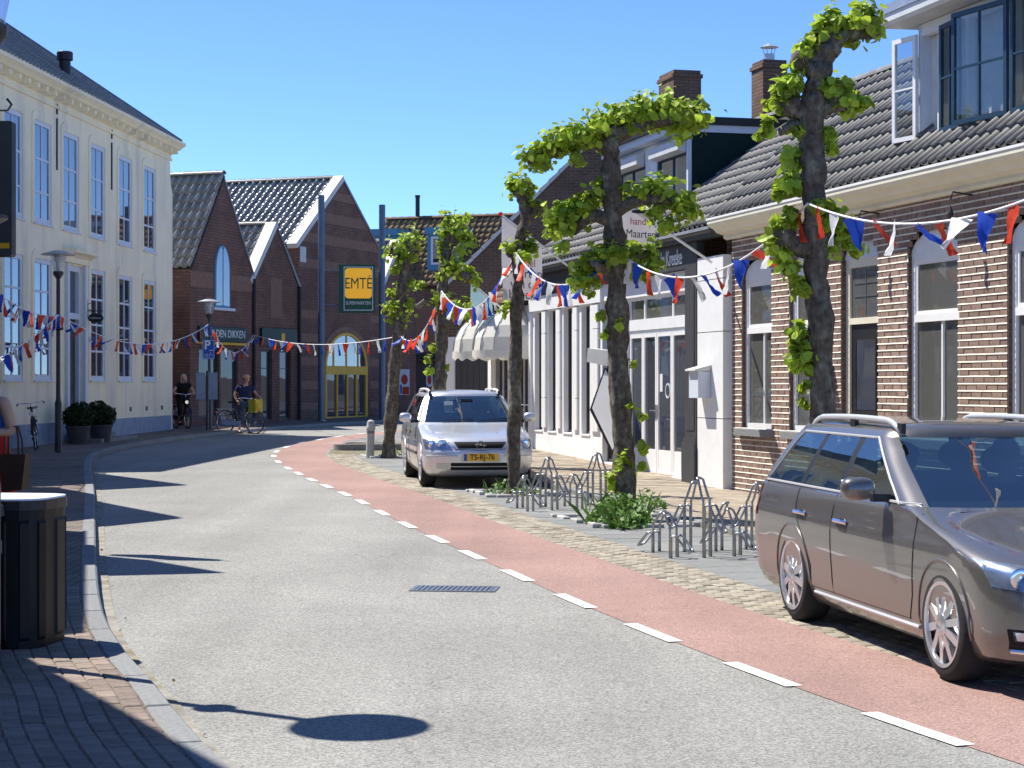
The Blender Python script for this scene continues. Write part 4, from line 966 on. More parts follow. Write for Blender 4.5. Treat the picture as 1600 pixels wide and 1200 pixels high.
# plinth, vents, wall anchors, cornice
mb = MB(); mb.box(HX0, dop[0]-0.17, -0.05, -0.002, 0, 0.90); mb.build('plinth', M['bluegrey'], hall)
mb = MB(); mb.box(dop[1]+0.17, 0.0, -0.05, -0.002, 0, 0.90); mb.build('plinth', M['bluegrey'], hall)
for px in (179, 204, 229, 253):
    x = HS(px); mb = MB(); mb.box(x-0.09, x+0.09, -0.012, -0.002, 1.08, 1.2); mb.build('vent', M['dark_metal'], hall)
for x in ((up[2]+up[3])/2, (up[4]+up[5])/2):
    mb = MB(); mb.box(x-0.03, x+0.03, -0.03, -0.002, 7.0, 8.25); mb.box(x-0.03, x+0.03, -0.03, -0.002, 8.35, 8.6); mb.build('wall_anchor', M['black'], hall)
cor = [(0.0, 8.48), (-0.05, 8.48), (-0.05, 8.54), (-0.02, 8.56), (-0.02, 8.66), (-0.10, 8.70), (-0.14, 8.76), (-0.30, 8.80), (-0.36, 8.86), (-0.46, 8.92), (-0.46, 9.0), (0.0, 9.0)]
mb = MB(); mb.prism(cor, lambda p, q, t: (t, p, q), HX0, 0.12); mb.build('cornice', M['cream'], hall)
k = 0; x = HX0+0.3
while x < -0.2:
    mb = MB(); mb.box(x, x+0.14, -0.28, -0.03, 8.66, 8.78); mb.build('cornice_bracket', M['cream'], hall); x += 0.62
# hipped roof: front slope with tiles, others as slabs
rh_ = 35; tn = math.tan(R(rh_)); hd_ = 4.7
A_ = (HX0, -0.3, 9.02); 
mb = MB(); zr = 9.02+hd_*tn
mb.add([(HX0, -0.3, 9.0), (0.1, -0.3, 9.0), (0.1, 9.1, 9.0), (HX0, 9.1, 9.0), (HX0, hd_-0.3, zr-0.02), (0.1-hd_, hd_-0.3, zr-0.02)], [(0, 1, 5, 4), (1, 2, 5), (2, 3, 4, 5), (0, 4, 3)]); mb.build('roof', M['roof_under'], hall)
ct, st_ = math.cos(R(rh_)), math.sin(R(rh_)); ms = []
tm = pantile(0.24, 0.34, M['tile_dark'])
for j in range(int(hd_/ct/0.34)):
    for i in range(int((0.1-HX0)/0.24)):
        x = HX0+i*0.24; v = j*0.34; yy = v*ct
        if x+0.24 > 0.1-yy: continue
        m = Matrix.Identity(4); m.col[1][:3] = (0, ct, st_); m.col[2][:3] = (0, -st_, ct); m.col[3][:3] = (x, -0.3+yy, 9.03+v*st_); ms.append(m)
hr = MB().box(HX0, HX0+0.02, 1, 1.1, 9.1, 9.2).build('front_tiles', M['roof_under'], hall)
pieces('tile', [tm], ms, hr, HM, 300, 'tile_field')
mb = MB(); mb.tube([Vector((0.1, -0.3, 9.04)).lerp(Vector((0.1-hd_, hd_-0.3, zr+0.05)), t/20) for t in range(21)], 0.10, 8); mb.build('hip_tiles', M['tile_dark'], hall)
vx = HS(150)
mb = MB(); mb.lathe([(0.22, 9.3), (0.16, 9.75), (0.15, 10.3), (0.21, 10.32), (0.21, 10.52), (0.18, 10.54)], (vx+0.55, 1.0, 0), 14); mb.build('vent_pipe', M['black'], hall)
# small oval hanging sign on an iron bracket
so = empty('oval_hanging_sign', HM @ Vector((HS(148)-0.75, -0.02, 0)), H_RZ+R(-90), 'small black oval sign on an iron bracket beside the front door', 'sign')
zo = CAMZ+(600-504)/F*47.6
mb = MB(); mb.tube([(0.02, 0, zo+0.28), (0.42, 0, zo+0.28)], 0.014, 6); mb.tube([(0.02, 0, zo+0.1), (0.02, 0, zo+0.55)], 0.016, 6); mb.tube([(0.02+0.1*(1-math.cos(a)), 0, zo+0.39+0.09*math.sin(a)) for a in [R(20*k) for k in range(18)]], 0.008, 5); mb.build('bracket', M['black'], so)
mb = MB(); mb.prism([(0.24+0.2*math.cos(a)*(1 if abs(math.cos(a)) < 1 else 1), zo+0.1+0.12*math.sin(a)) for a in [R(18*k) for k in range(20)]], lambda p, q, t: (p, t, q), -0.02, 0.02); ob = mb.build('board', M['black'], so)
put_text('Oldtimer', 0.085, M['coping'], ob, Matrix.Translation((0.24, -0.026, zo+0.1)) @ FACE)
# two clipped box balls in pots by the steps
def leaf_mesh(mb, c, n, sz, m=0, r=None, droop=0.0):
    """a single folded leaf"""
    n = Vector(n).normalized(); a = n.orthogonal().normalized(); q = (r or rnd).uniform(0, 6.28)
    u = a*math.cos(q)+n.cross(a)*math.sin(q); w = n.cross(u); c = Vector(c)
    tip = c+u*sz; base = c-u*sz*0.7; f = n*sz*0.16
    l1 = c-u*sz*0.35+w*sz*0.62+f; l2 = c+u*sz*0.30+w*sz*0.58+f*0.7; r1 = c-u*sz*0.35-w*sz*0.62+f; r2 = c+u*sz*0.30-w*sz*0.58+f*0.7
    mb.add([base, r1, r2, tip, l2, l1], [(0, 1, 2, 3), (0, 3, 4, 5)], m)
def bush(mb, c, r, n, sz, seed=0):
    rr = random.Random(seed)
    for _ in range(n):
        d = Vector((rr.gauss(0, 1), rr.gauss(0, 1), rr.gauss(0, 1))).normalized(); k = rr.uniform(0.8, 1.02)
        leaf_mesh(mb, Vector(c)+Vector((d.x*r[0], d.y*r[1], d.z*r[2]))*k, d+Vector((rr.gauss(0, .4), rr.gauss(0, .4), rr.gauss(0, .4))), sz*rr.uniform(0.7, 1.3), 0, rr)
for i, (px, dd) in enumerate(((122, 44.3), (157, 45.4))):
    p = at(px, 600, dd); zg = gz(p.y)+0.10+0.22
    t = empty('potted_shrub', (p.x, p.y, zg), 0, ('left' if i == 0 else 'right') + ' clipped round box shrub in a dark pot beside the steps', 'shrub', 'clipped shrubs by the hall door')
    mb = MB(); mb.lathe([(0.20, -0.22), (0.23, -0.22), (0.28, 0.14), (0.30, 0.16), (0.30, 0.21), (0.26, 0.21), (0.25, 0.16)], n=18); mb.build('pot', M['pot'], t)
    mb = MB(); mb.tube([(0, 0, 0.2), (0.01, 0, 0.5)], 0.03, 6); mb.build('stem', M['bark'], t)
    mb = MB(); bush(mb, (0, 0, 0.42), (0.38, 0.36, 0.30), 800, 0.045, i); bush(mb, (0.06-0.12*i, -0.05, 0.52), (0.30, 0.28, 0.27), 400, 0.045, i+5); mb.ball((0, 0, 0.44), (0.31, 0.30, 0.24), 12, 8); fo = mb.build('foliage', M['box_leaf'], t); tag(fo, kind='stuff')

# ================================================================ SUPERMARKET ROW
S_LOC = Vector((-10.27, 59.2, 0)); S_RZ = math.atan2(0.935, 0.3544); SM = frame_m(S_LOC, S_RZ)
def SS(px):
    y = 32.71/(0.379-(px-800)/F); return (y-59.2)*1.0694
def SY(px): return 32.71/(0.379-(px-800)/F)
def SZ(px, py): return CAMZ+(600-py)/F*SY(px)
def gable_block(parent, s0, s1, ze, za, yf, depth, material, tiles=None, roofname='roof', coping=False, limit=150, zbase=0.2, ops=[], pitch_eave=0.15):
    sm = (s0+s1)/2
    mb = MB(); wall(mb, s0, s1, zbase, ze, ops, y=yf, reveal=0.18)
    mb.add([(s0, yf, ze), (s1, yf, ze), (sm, yf, za)], [(0, 1, 2)])
    mb.quad((s0, yf, zbase), (s0, yf, ze), (s0, yf+depth, ze), (s0, yf+depth, zbase)); mb.quad((s1, yf, ze), (s1, yf, zbase), (s1, yf+depth, zbase), (s1, yf+depth, ze))
    mb.add([(s0, yf+depth, zbase), (s1, yf+depth, zbase), (s1, yf+depth, ze), (sm, yf+depth, za), (s0, yf+depth, ze)], [(0, 4, 3, 2, 1)])
    w = mb.build('wall', material, parent)
    # near slope (towards the viewer) tiled, far slope plain
    rise = za-ze; run = sm-s0; V = Vector((run, 0, rise)).normalized(); ov = 0.12
    O = Vector((s0, yf+depth, ze+0.03))-V*ov
    off = 0.0 if not coping else 0.42
    tiled_roof(parent, SM, O, (0, -1, 0), V, depth+0.06-off, math.hypot(run, rise)+ov, 0.30, 0.37, tiles or M['tile_glazed'], None, limit, name=roofname, th=0.085)
    mb = MB(); mb.prism([(sm, za+0.05), (s1+0.12*run/rise*0.6, ze-0.08), (s1+0.12*run/rise*0.6-0.02, ze-0.16), (sm, za-0.05)], lambda p, q, t: (p, t, q), yf-0.05, yf+depth); mb.build('far_slope', M['tile_dark'], parent)
    ridge_tiles(parent, (sm, yf+depth, za+0.05), (sm, yf-0.05+off, za+0.05), 0.15, M['tile_dark'])
    if coping:
        c = MB(); Nn = Vector((-rise, 0, run)).normalized()
        a = Vector((s0, 0, ze))-V*0.25; b = Vector((sm, 0, za))+V*0.02
        c.prism([(0, 0), (1, 0), (1, 1), (0, 1)], lambda p, q, t: tuple(a+(b-a)*p+Nn*(-0.04+0.2*q)+Vector((0, t, 0))), yf-0.06, yf+0.34); c.build('coping', M['coping'], parent)
        c = MB(); Vf = Vector((run, 0, -rise)).normalized(); a2 = Vector((sm, 0, za)); b2 = Vector((s1, 0, ze))+Vf*0.25; N2 = Vector((rise, 0, run)).normalized()
        c.prism([(0, 0), (1, 0), (1, 1), (0, 1)], lambda p, q, t: tuple(a2+(b2-a2)*p+N2*(-0.04+0.1*q)+Vector((0, t, 0))), yf-0.04, yf+0.42); c.build('far_coping', M['tile_dark'], parent)
    return w
def bands(parent, s0, s1, ze, za, zs, yf, skip=None):
    sm = (s0+s1)/2
    for z0, z1 in zs:
        def half(z): return (s1-s0)/2 if z <= ze else (s1-s0)/2*(za-z)/(za-ze)
        pts = [(sm-half(z0)+0.01, z0), (sm+half(z0)-0.01, z0), (sm+half(z1)-0.01, z1), (sm-half(z1)+0.01, z1)]
        if skip and skip[0] < z1 and skip[1] > z0:
            for pp in ([(pts[0][0], z0), (skip[2], z0), (skip[2], z1), (pts[3][0], z1)], [(skip[3], z0), (pts[1][0], z0), (pts[2][0], z1), (skip[3], z1)]):
                mb = MB(); mb.prism(pp, lambda p, q, t: (p, t, q), yf-0.012, yf-0.001); mb.build('brick_band', M['brick_band'], parent)
        else:
            mb = MB(); mb.prism(pts, lambda p, q, t: (p, t, q), yf-0.012, yf-0.001); mb.build('brick_band', M['brick_band'], parent)
# --- gable 1: shop with the pointed window
g1 = empty('pointed_window_shop', S_LOC, S_RZ, 'brown brick gabled shop with pointed blue arched window and dark green name board', 'shop')
s1_ = 4.13; ze1, za1 = 5.62, 8.70
sw = [(0.55, 1.85, 0.75, 3.0), (1.95, 3.1, 0.6, 3.0)]
gable_block(g1, 0, s1_, ze1, za1, 0, 9.0, M['brick_s'], limit=300, ops=sw)
bands(g1, 0, s1_, ze1, za1, [(4.95, 5.45)], 0, (4.2, 6.4, 1.45, 2.60))
cxw = 2.03; pts = [(cxw-0.5, 4.34), (cxw+0.5, 4.34), (cxw+0.5, 5.55)] + [(cxw+0.5-0.5*(1-math.cos(R(a)))*1.0, 5.55+0.85*math.sin(R(a))) for a in (20, 40, 60, 75)] + [(cxw, 6.40)] + [(cxw-0.5+0.5*(1-math.cos(R(a))), 5.55+0.85*math.sin(R(a))) for a in (75, 60, 40, 20)] + [(cxw-0.5, 5.55)]
mb = MB(); mb.prism(pts, lambda p, q, t: (p, t, q), -0.03, -0.001); aw_ = mb.build('pointed_window', M['dormer_blue'], g1)
for q in (-1, 1):
    half = [(cxw+q*0.03, 4.42)] + [(cxw+(x-cxw)*0.86, 4.40+(z-4.34)*0.955) for x, z in pts if (x-cxw)*q > 0.01] + [(cxw+q*0.03, 6.24)]
    if q > 0: pl = half
    else: pl = [half[0], half[-1]] + half[1:-1][1:] + [half[1]]
    mb = MB(); mb.prism(pl, lambda p, q_, t: (p, t, q_), -0.042, -0.031); mb.build('pane', M['glass_w'], aw_)
mb = MB(); mb.box(cxw-0.62, cxw+0.75, -0.09, -0.001, 4.25, 4.335); mb.build('sill', M['bluewhite'], g1)
for o in sw: window(g1, o[0], o[1], o[2], o[3], 0.08, M['dark_metal'], M['glass_shop'], nx=1, rows=(), sill=False)
z0b, z1b = SZ(345, 538), SZ(345, 514)
mb = MB(); mb.box(0.45, 3.55, -0.10, -0.001, z0b+0.09, z1b+0.05); nb = mb.build('name_board', M['sign_dkgreen'], g1)
mb = MB(); mb.box(0.45, 3.6, -0.16, -0.001, z0b-0.02, z0b+0.06); mb.build('yellow_rail', M['yellow'], g1)
put_text('VAN DEN DIKKEN', 0.36, M['white'], nb, Matrix.Translation((2.05, -0.108, (z0b+z1b)/2+0.08)) @ FACE, xs=0.92, depth=0.006)
mb = MB(); mb.tube([(4.13, -0.06, 0.4), (4.13, -0.06, 5.4)], 0.06, 8); mb.build('downpipe', M['black'], g1)
# --- middle + big gable: the supermarket
sp = empty('supermarket', S_LOC, S_RZ, 'brown brick supermarket with striped gable, pale coping and yellow arched entrance', 'supermarket')
m0, m1 = 4.2, SS(466); b0, b1 = m1+0.02, SS(598)
wm = [(m0+0.55, m0+1.35, 0.6, 3.0), (m0+1.9, m0+2.75, 0.6, 3.0)]
gable_block(sp, m0, m1, 5.45, 7.35, 0.02, 3.2, M['brick_s'], coping=True, limit=100, ops=wm, roofname='middle_roof')
for o in wm: window(sp, o[0], o[1], o[2], o[3], 0.10, M['dark_metal'], M['glass_shop'], nx=1, rows=(0.75,), sill=False)
mb = MB(); mb.box((m0+m1)/2-0.42, (m0+m1)/2+0.42, -0.012+0.02, 0.019, 4.15, 5.5); mb.build('brick_band', M['brick_band'], sp)
mb = MB(); mb.box(m0+0.45, m1-0.25, -0.08, 0.019, 3.15, 3.75); gb_ = mb.build('green_board', M['sign_dkgreen'], sp)
mb = MB(); mb.box(m0+1.85, m0+2.1, -0.09, -0.081, 3.3, 3.6); mb.build('square_emblem', M['sign_orange'], gb_)
ea0, ea1 = SS(506), SS(572); ec = (ea0+ea1)/2; eh = (ea1-ea0)/2
zsp = SZ(540, 572); ztp = SZ(540, 520)
eo = (ea0, ea1, 0.5, zsp)
gable_block(sp, b0, b1, 6.85, 9.49, 0.0, 12.0, M['brick_s'], coping=True, limit=180, ops=[eo])
bands(sp, b0, b1, 6.85, 9.49, [(8.65, 8.95), (7.75, 8.12), (6.95, 7.3), (6.0, 6.35)], 0)
for z0_, z1_ in ((4.2, 4.5), (3.35, 3.65), (2.5, 2.8), (1.65, 1.95), (0.9, 1.15)):
    for a, b in ((b0+0.02, ea0-0.35), (ea1+0.35, b1-0.02)):
        mb = MB(); mb.box(a, b, -0.012, -0.001, z0_, z1_); mb.build('brick_band', M['brick_band'], sp)
# arch of the entrance: brick ring, yellow frame, panes
def archpt(r, a): return (ec+r*math.cos(a), zsp+(ztp-zsp)*r/eh*math.sin(a))
n = 14; ring = [archpt(eh+0.32, math.pi*k/n) for k in range(n+1)]; rin = [archpt(eh+0.02, math.pi*k/n) for k in range(n+1)]
for k in range(n):
    mb = MB(); mb.prism([ring[k], ring[k+1], rin[k+1], rin[k]], lambda p, q, t: (p, t, q), -0.03, -0.001); mb.build('arch_brick', M['brick_band'], sp)
ent = MB(); fo_ = [archpt(eh, math.pi*k/n) for k in range(n+1)]; fi = [archpt(eh-0.14, math.pi*k/n) for k in range(n+1)]
for k in range(n): ent.prism([fo_[k], fo_[k+1], fi[k+1], fi[k]], lambda p, q, t: (p, t, q), -0.06, -0.002)
ent.box(ea0, ea1, -0.07, -0.002, zsp-0.32, zsp); ent.box(ea0, ea0+0.14, -0.06, 0.05, 0.5, zsp-0.32); ent.box(ea1-0.14, ea1, -0.06, 0.05, 0.5, zsp-0.32)
for q in (0.28, 0.52, 0.74): xx = ea0+(ea1-ea0)*q; ent.box(xx-0.05, xx+0.05, -0.055, 0.05, 0.5, zsp-0.32)
for q in (0.2, 0.5, 0.78):
    xx = ea0+(ea1-ea0)*q; zt_ = zsp+(ztp-zsp)*math.sqrt(max(0, 1-((xx-ec)/eh)**2))-0.1; ent.box(xx-0.04, xx+0.04, -0.05, -0.003, zsp, zt_)
ent.box(ea0+0.14, ea1-0.14, -0.05, 0.05, 0.5, 0.62)
en = ent.build('entrance_frame', M['yellow'], sp)
mb = MB(); mb.prism([archpt(eh-0.12, math.pi*k/n) for k in range(n+1)], lambda p, q, t: (p, t, q), -0.028, -0.0015); mb.build('arch_pane', M['glass_w'], en)
for a, b in ((0, 0.28), (0.28, 0.52), (0.52, 0.74), (0.74, 1.0)): pane(ea0+(ea1-ea0)*a+0.05, ea0+(ea1-ea0)*b-0.05, 0.62, zsp-0.32, 0.0, en, M['glass_shop'])
# small gable mirrored on the far side
gable_block(sp, b1+0.02, b1+3.3, 5.6, 7.5, 0.03, 3.2, M['brick_s'], coping=True, limit=40, roofname='far_roof')
mb = MB(); mb.box(-0.0+b0+0.1, b0+0.55, -0.02, -0.001, 6.2, 6.75); mb.build('alarm_box', M['coping'], sp)
mb = MB(); mb.tube([(b0-0.05, -0.08, 0.4), (b0-0.05, -0.08, 5.3)], 0.055, 8); mb.build('downpipe', M['black'], sp)
# posters in the far windows
for px0, px1, nm in ((624, 640, 'red and blue poster on the dark shop wall behind the trunks'), (666, 676, 'narrow pale poster farther along the dark shop wall')):
    Y_ = 71.5; c_ = at((px0+px1)/2, 597, Y_); w_ = (px1-px0)/F*Y_; h_ = 40/F*Y_
    po = empty('poster', c_, R(4), nm, 'poster')
    mb = MB(); mb.box(-w_/2, w_/2, 0, 0.03, -h_/2, h_/2); mb.build('sheet', M['bluewhite'], po)
    mb = MB(); mb.box(-w_*0.2, w_*0.45, -0.004, -0.001, -h_*0.48, -h_*0.18); mb.build('red_print', M['flag_r'], po)
    mb = MB(); mb.ball((0.0, -0.003, h_*0.1), (w_*0.33, 0.002, h_*0.2), 14, 8); mb.build('round_print', M['red_ink'], po)
    mb = MB(); mb.box(-w_*0.42, -w_*0.25, -0.004, -0.001, -h_*0.45, -h_*0.1); mb.build('blue_print', M['sign_blue'], po)
# --- tall steel poles and the hanging sign
def steel_pole(px, ytop, Y_, label):
    b = at(px, 660, Y_); zt_ = CAMZ+(600-ytop)/F*Y_
    t = empty('steel_pole', (b.x, Y_, gz(Y_)+0.1), 0, label, 'pole', 'tall steel poles before the supermarket')
    mb = MB(); mb.lathe([(0.16, 0.0), (0.16, 0.02), (0.115, 0.03), (0.115, zt_-gz(Y_)-0.1)], n=14); mb.build('shaft', M['pole_blue'], t, True, 40)
    mb = MB(); mb.lathe([(0.2, 0.0), (0.2, 0.015)], n=12); mb.build('base_plate', M['steel'], t); return t
steel_pole(502, 305, 65.0, 'tall blue grey steel pole left of the supermarket entrance')
steel_pole(597, 320, 66.5, 'tall blue grey steel pole right of the supermarket entrance')
def lit(name, col, k):
    m = mat(name, col, 0.45, 0.03, 4); b = [n for n in m.node_tree.nodes if n.type == 'BSDF_PRINCIPLED'][0]
    b.inputs['Emission Color'].default_value = rgb(col); b.inputs['Emission Strength'].default_value = k; return m
M['sign_lit'] = lit('backlit orange', (0.85, 0.42, 0.02), 0.22)
ES = at(560, 451, 66.3)
es = empty('supermarket_sign', ES, R(3), 'green and orange box sign reading EMTÉ SUPERMARKTEN hung from a pole', 'sign')
wS, hS = 1.16, 1.72
mb = MB(); mb.box(-wS/2-0.12, wS/2+0.02, -0.02, 0.32, -hS/2, hS/2); mb.build('box', M['sign_green'], es)
mb = MB(); rect_frame(mb, -wS/2+0.06, wS/2-0.06, -hS/2+0.08, hS/2-0.08, -0.028, -0.021, 0.025); mb.build('border', M['white'], es)
def rrect(x0, x1, z0, z1, r):
    p = []
    for cx, cz, a0 in ((x1-r, z1-r, 0), (x0+r, z1-r, 90), (x0+r, z0+r, 180), (x1-r, z0+r, 270)):
        p += [(cx+r*math.cos(R(a0+k*30)), cz+r*math.sin(R(a0+k*30))) for k in range(4)]
    return p
mb = MB(); mb.prism(rrect(-wS/2+0.10, wS/2-0.10, -0.35, hS/2-0.13, 0.12), lambda p, q, t: (p, t, q), -0.034, -0.021); op_ = mb.build('orange_panel', M['sign_lit'], es)
put_text('EMTÉ', 0.56, M['sign_green'], op_, Matrix.Translation((0, -0.040, 0.17)) @ FACE, xs=0.74, bold=0.0, depth=0.005)
put_text('SUPERMARKTEN', 0.17, M['white'], es, Matrix.Translation((0, -0.028, -0.52)) @ FACE, xs=0.72, depth=0.005)
for zz in (-0.6, 0.62):
    mb = MB(); mb.tube([(wS/2, 0.15, zz), (wS/2+0.28, 0.15, zz+0.03)], 0.03, 6); mb.build('arm', M['steel'], es)
    mb = MB(); mb.tube([(-wS/2-0.1, 0.15, zz), (-wS/2-0.75, 0.1, zz+0.05)], 0.03, 6); mb.build('arm', M['steel'], es)

# --- far house with blue dormers
B3 = Vector((-6.6, 80.4, 0)); B3R = math.atan2(-0.35, 0.94); BM = frame_m(B3, B3R)
b3 = empty('dormer_house', B3, B3R, 'brick house with mossy brown tiled roof and pale blue dormers in the distance', 'house')
L3 = 8.2; mb = MB(); mb.box(0, L3, 0, 7, 0.2, 6.1); mb.build('wall', M['brick_s'], b3)
mb = MB(); mb.box(1.6, 4.6, -0.02, -0.001, 3.2, 5.2); mb.build('light_panel', M['brick_band'], b3)
mb = MB(); mb.box(0.3, 5.5, -0.12, -0.001, 2.9, 3.1); mb.build('shop_canopy', M['sign_dkgreen'], b3)
for a in (0.5, 2.3, 4.1): window(b3, a, a+1.5, 0.7, 2.8, -0.06, M['dark_metal'], M['glass_shop'], nx=1, rows=(), sill=False)
V3 = Vector((0, 0.66, 0.75)).normalized(); L3v = (9.15-6.0)/V3.z
def skip3(u, v): return (0.1 < u < 1.5 or 3.0 < u < 4.55) and 0.9 < v < 3.0
tiled_roof(b3, BM, (0, -0.15, 6.0), (1, 0, 0), V3, L3, L3v, 0.28, 0.36, M['tile_brown'], skip3, 220)
yr3 = -0.15+V3.y*L3v
ridge_tiles(b3, (0, yr3, 9.17), (L3, yr3, 9.17), 0.13, M['tile_brown'])
mb = MB(); mb.quad((0, yr3, 9.15), (L3, yr3, 9.15), (L3, 7.2, 6.0), (0, 7.2, 6.0)); mb.build('rear_roof', M['roof_under'], b3)
mb = MB(); mb.add([(L3, 0, 6.1), (L3, yr3, 9.0), (L3, 7, 6.1)], [(0, 2, 1)]); mb.build('gable_wall', M['brick_s'], b3)
for a in (0.1, 3.0):
    mb = MB(); mb.box(a, a+1.45, 0.42, 2.6, 6.7, 8.25); dd_ = mb.build('dormer', M['dormer_blue'], b3)
    mb = MB(); mb.box(a-0.08, a+1.53, 0.30, 2.7, 8.252, 8.55); mb.build('dormer_roof', M['dormer_blue'], dd_)
    window(dd_, a+0.2, a+1.25, 6.95, 8.15, 0.36, M['white'], M['glass_w'], nx=1, rows=(), sill=False, fw=0.08)
mb = MB(); mb.lathe([(0.1, 8.9), (0.1, 10.1), (0.12, 10.1), (0.12, 10.2)], (1.6, yr3, 0), 10); mb.build('flue', M['black'], b3)
mb = MB(); mb.box(L3-1.0, L3+2.5, yr3-0.4, yr3+1.2, 8.35, 8.95); mb.build('white_fascia', M['bluewhite'], b3)

# ================================================================ LEFT-HAND ROW (out of frame; its gables throw the shadows on the road)
def left_house(y0, y1, ze, za, mid=None, dormer=False, mate='brick_h', label='', depth=7.0):
    """front line X = -2.15 - 0.225 Y ; local x runs away from the camera"""
    L = (y1-y0)*1.025; p = Vector((-2.15-0.225*y0, y0, 0))
    rz = math.atan2(1, -0.225); h = empty('gabled_house', p, rz, label, 'house', 'houses along the left pavement')
    zg = 0.0
    mb = MB(); ops = [(L*0.15, L*0.35, 0.9, 2.5), (L*0.62, L*0.85, 0.9, 2.5), (L*0.42, L*0.56, 0.25, 2.4)]
    wall(mb, 0, L, zg, ze, ops, y=0, reveal=0.15)
    mb.quad((0, 0, zg), (0, 0, ze), (0, depth, ze), (0, depth, zg)); mb.quad((L, 0, ze), (L, 0, zg), (L, depth, zg), (L, depth, ze)); mb.quad((0, depth, zg), (0, depth, ze), (L, depth, ze), (L, depth, zg))
    mb.build('wall', M[mate], h)
    for o in ops[:2]: window(h, o[0], o[1], o[2], o[3], 0.07, M['white'], M['glass_w'], nx=2, rows=(0.7,))
    o = ops[2]; mb = MB(); mb.box(o[0], o[1], 0.08, 0.13, o[2], o[3]); mb.build('door', M['teal'], h)
    if not dormer:
        c = L/2 if mid is None else mid
        mb = MB(); mb.prism([(0, ze), (L, ze), (c, za)], lambda p_, q, t: (p_, t, q), 0.0, depth); mb.build('gable', M[mate], h)
        for (a, b, s_) in ((0, c, -1), (L, c, 1)):
            p0 = Vector((a, 0, ze)); p1 = Vector((c, 0, za)); d = p1-p0; n_ = Vector((-d.z, 0, d.x)).normalized()
            if n_.z < 0: n_ = -n_
            mb = MB(); mb.prism([(-0.03, 0.02), (1, 0.02), (1, 0.1), (-0.03, 0.1)], lambda p_, q, t: tuple(p0+d*p_+n_*q+Vector((0, t, 0))), -0.02, depth); mb.build('roof_slope', M['tile_dark'], h)
    else:
        mb = MB(); mb.prism([(-0.05, ze), (depth/2, ze+2.2), (depth+0.05, ze)], lambda p_, q, t: (t, p_, q), -0.02, L+0.02); mb.build('roof', M['tile_dark'], h)
        c = mid; hw = 0.75
        mb = MB(); mb.prism([(c-hw, ze), (c+hw, ze), (c+hw*0.9, ze+1.3), (c, za), (c-hw*0.9, ze+1.3)], lambda p_, q, t: (p_, t, q), 0.0, 2.6); mb.build('wall_dormer', M[mate], h)
    return h
left_house(5.0, 12.53, 3.72, 7.0, label='brick house nearest the camera on the left, outside the view', mate='brick_h')
left_house(13.8, 21.6, 4.55, 7.3, mid=5.7, dormer=True, label='long low fronted house with a narrow wall dormer on the left')
left_house(22.4, 28.8, 3.6, 7.0, label='white gabled house second from the corner on the left', mate='white_wall')
left_house(29.2, 36.0, 3.4, 7.9, label='tall gabled brick house at the left corner before the hall')
# ================================================================ CARS
def car_paint(name, col, metal=0.55, rough=0.32):
    m, nt = new_mat(name); N = nt.nodes.new; L = nt.links.new
    out = N('ShaderNodeOutputMaterial'); p = N('ShaderNodeBsdfPrincipled')
    p.inputs['Metallic'].default_value = metal; p.inputs['Roughness'].default_value = rough
    p.inputs['Coat Weight'].default_value = 1.0; p.inputs['Coat Roughness'].default_value = 0.03
    tc = N('ShaderNodeTexCoord'); no = N('ShaderNodeTexNoise'); no.inputs['Scale'].default_value = 2.2; no.inputs['Detail'].default_value = 7; L(tc.outputs['Object'], no.inputs['Vector'])
    mr = N('ShaderNodeMapRange'); mr.inputs['To Min'].default_value = 0.93; mr.inputs['To Max'].default_value = 1.07; L(no.outputs['Fac'], mr.inputs['Value'])
    fl = N('ShaderNodeTexNoise'); fl.inputs['Scale'].default_value = 900; L(tc.outputs['Object'], fl.inputs['Vector'])
    m2 = N('ShaderNodeMapRange'); m2.inputs['To Min'].default_value = 0.88; m2.inputs['To Max'].default_value = 1.12; L(fl.outputs['Fac'], m2.inputs['Value'])
    mu = N('ShaderNodeMath'); mu.operation = 'MULTIPLY'; L(mr.outputs['Result'], mu.inputs[0]); L(m2.outputs['Result'], mu.inputs[1])
    vm = N('ShaderNodeVectorMath'); vm.operation = 'SCALE'; vm.inputs[0].default_value = col; L(mu.outputs[0], vm.inputs['Scale']); L(vm.outputs[0], p.inputs['Base Color'])
    L(p.outputs[0], out.inputs['Surface']); return m
M['chrome'] = mat('chrome', (0.75, 0.76, 0.78), 0.12, 0.03, 5, metal=1.0)
M['trim'] = mat('sky sheen trim', (0.70, 0.71, 0.73), 0.32, 0.03, 5, metal=0.45)  # pale colour puts the sky reflection into chrome trim; silver on the rails
M['alloy'] = mat('alloy wheel', (0.62, 0.63, 0.66), 0.28, 0.05, 9, metal=0.8)
M['lamp_back'] = mat('lamp backing', (0.42, 0.47, 0.56), 0.22, 0.35, 9, metal=0.8)
M['gap'] = mat('panel gap', (0.006, 0.006, 0.007), 0.8, 0.05, 5)
M['lens'] = glass_mat('headlamp lens', (0.80, 0.86, 0.95), 1.5, 0.93, (0.4, 0.45, 0.5))
M['red_lens'] = mat('red lens', (0.45, 0.01, 0.008), 0.15, 0.05, 9, coat=1.0)
M['plate'] = mat('yellow plate', (0.85, 0.47, 0.03), 0.4, 0.03, 5)

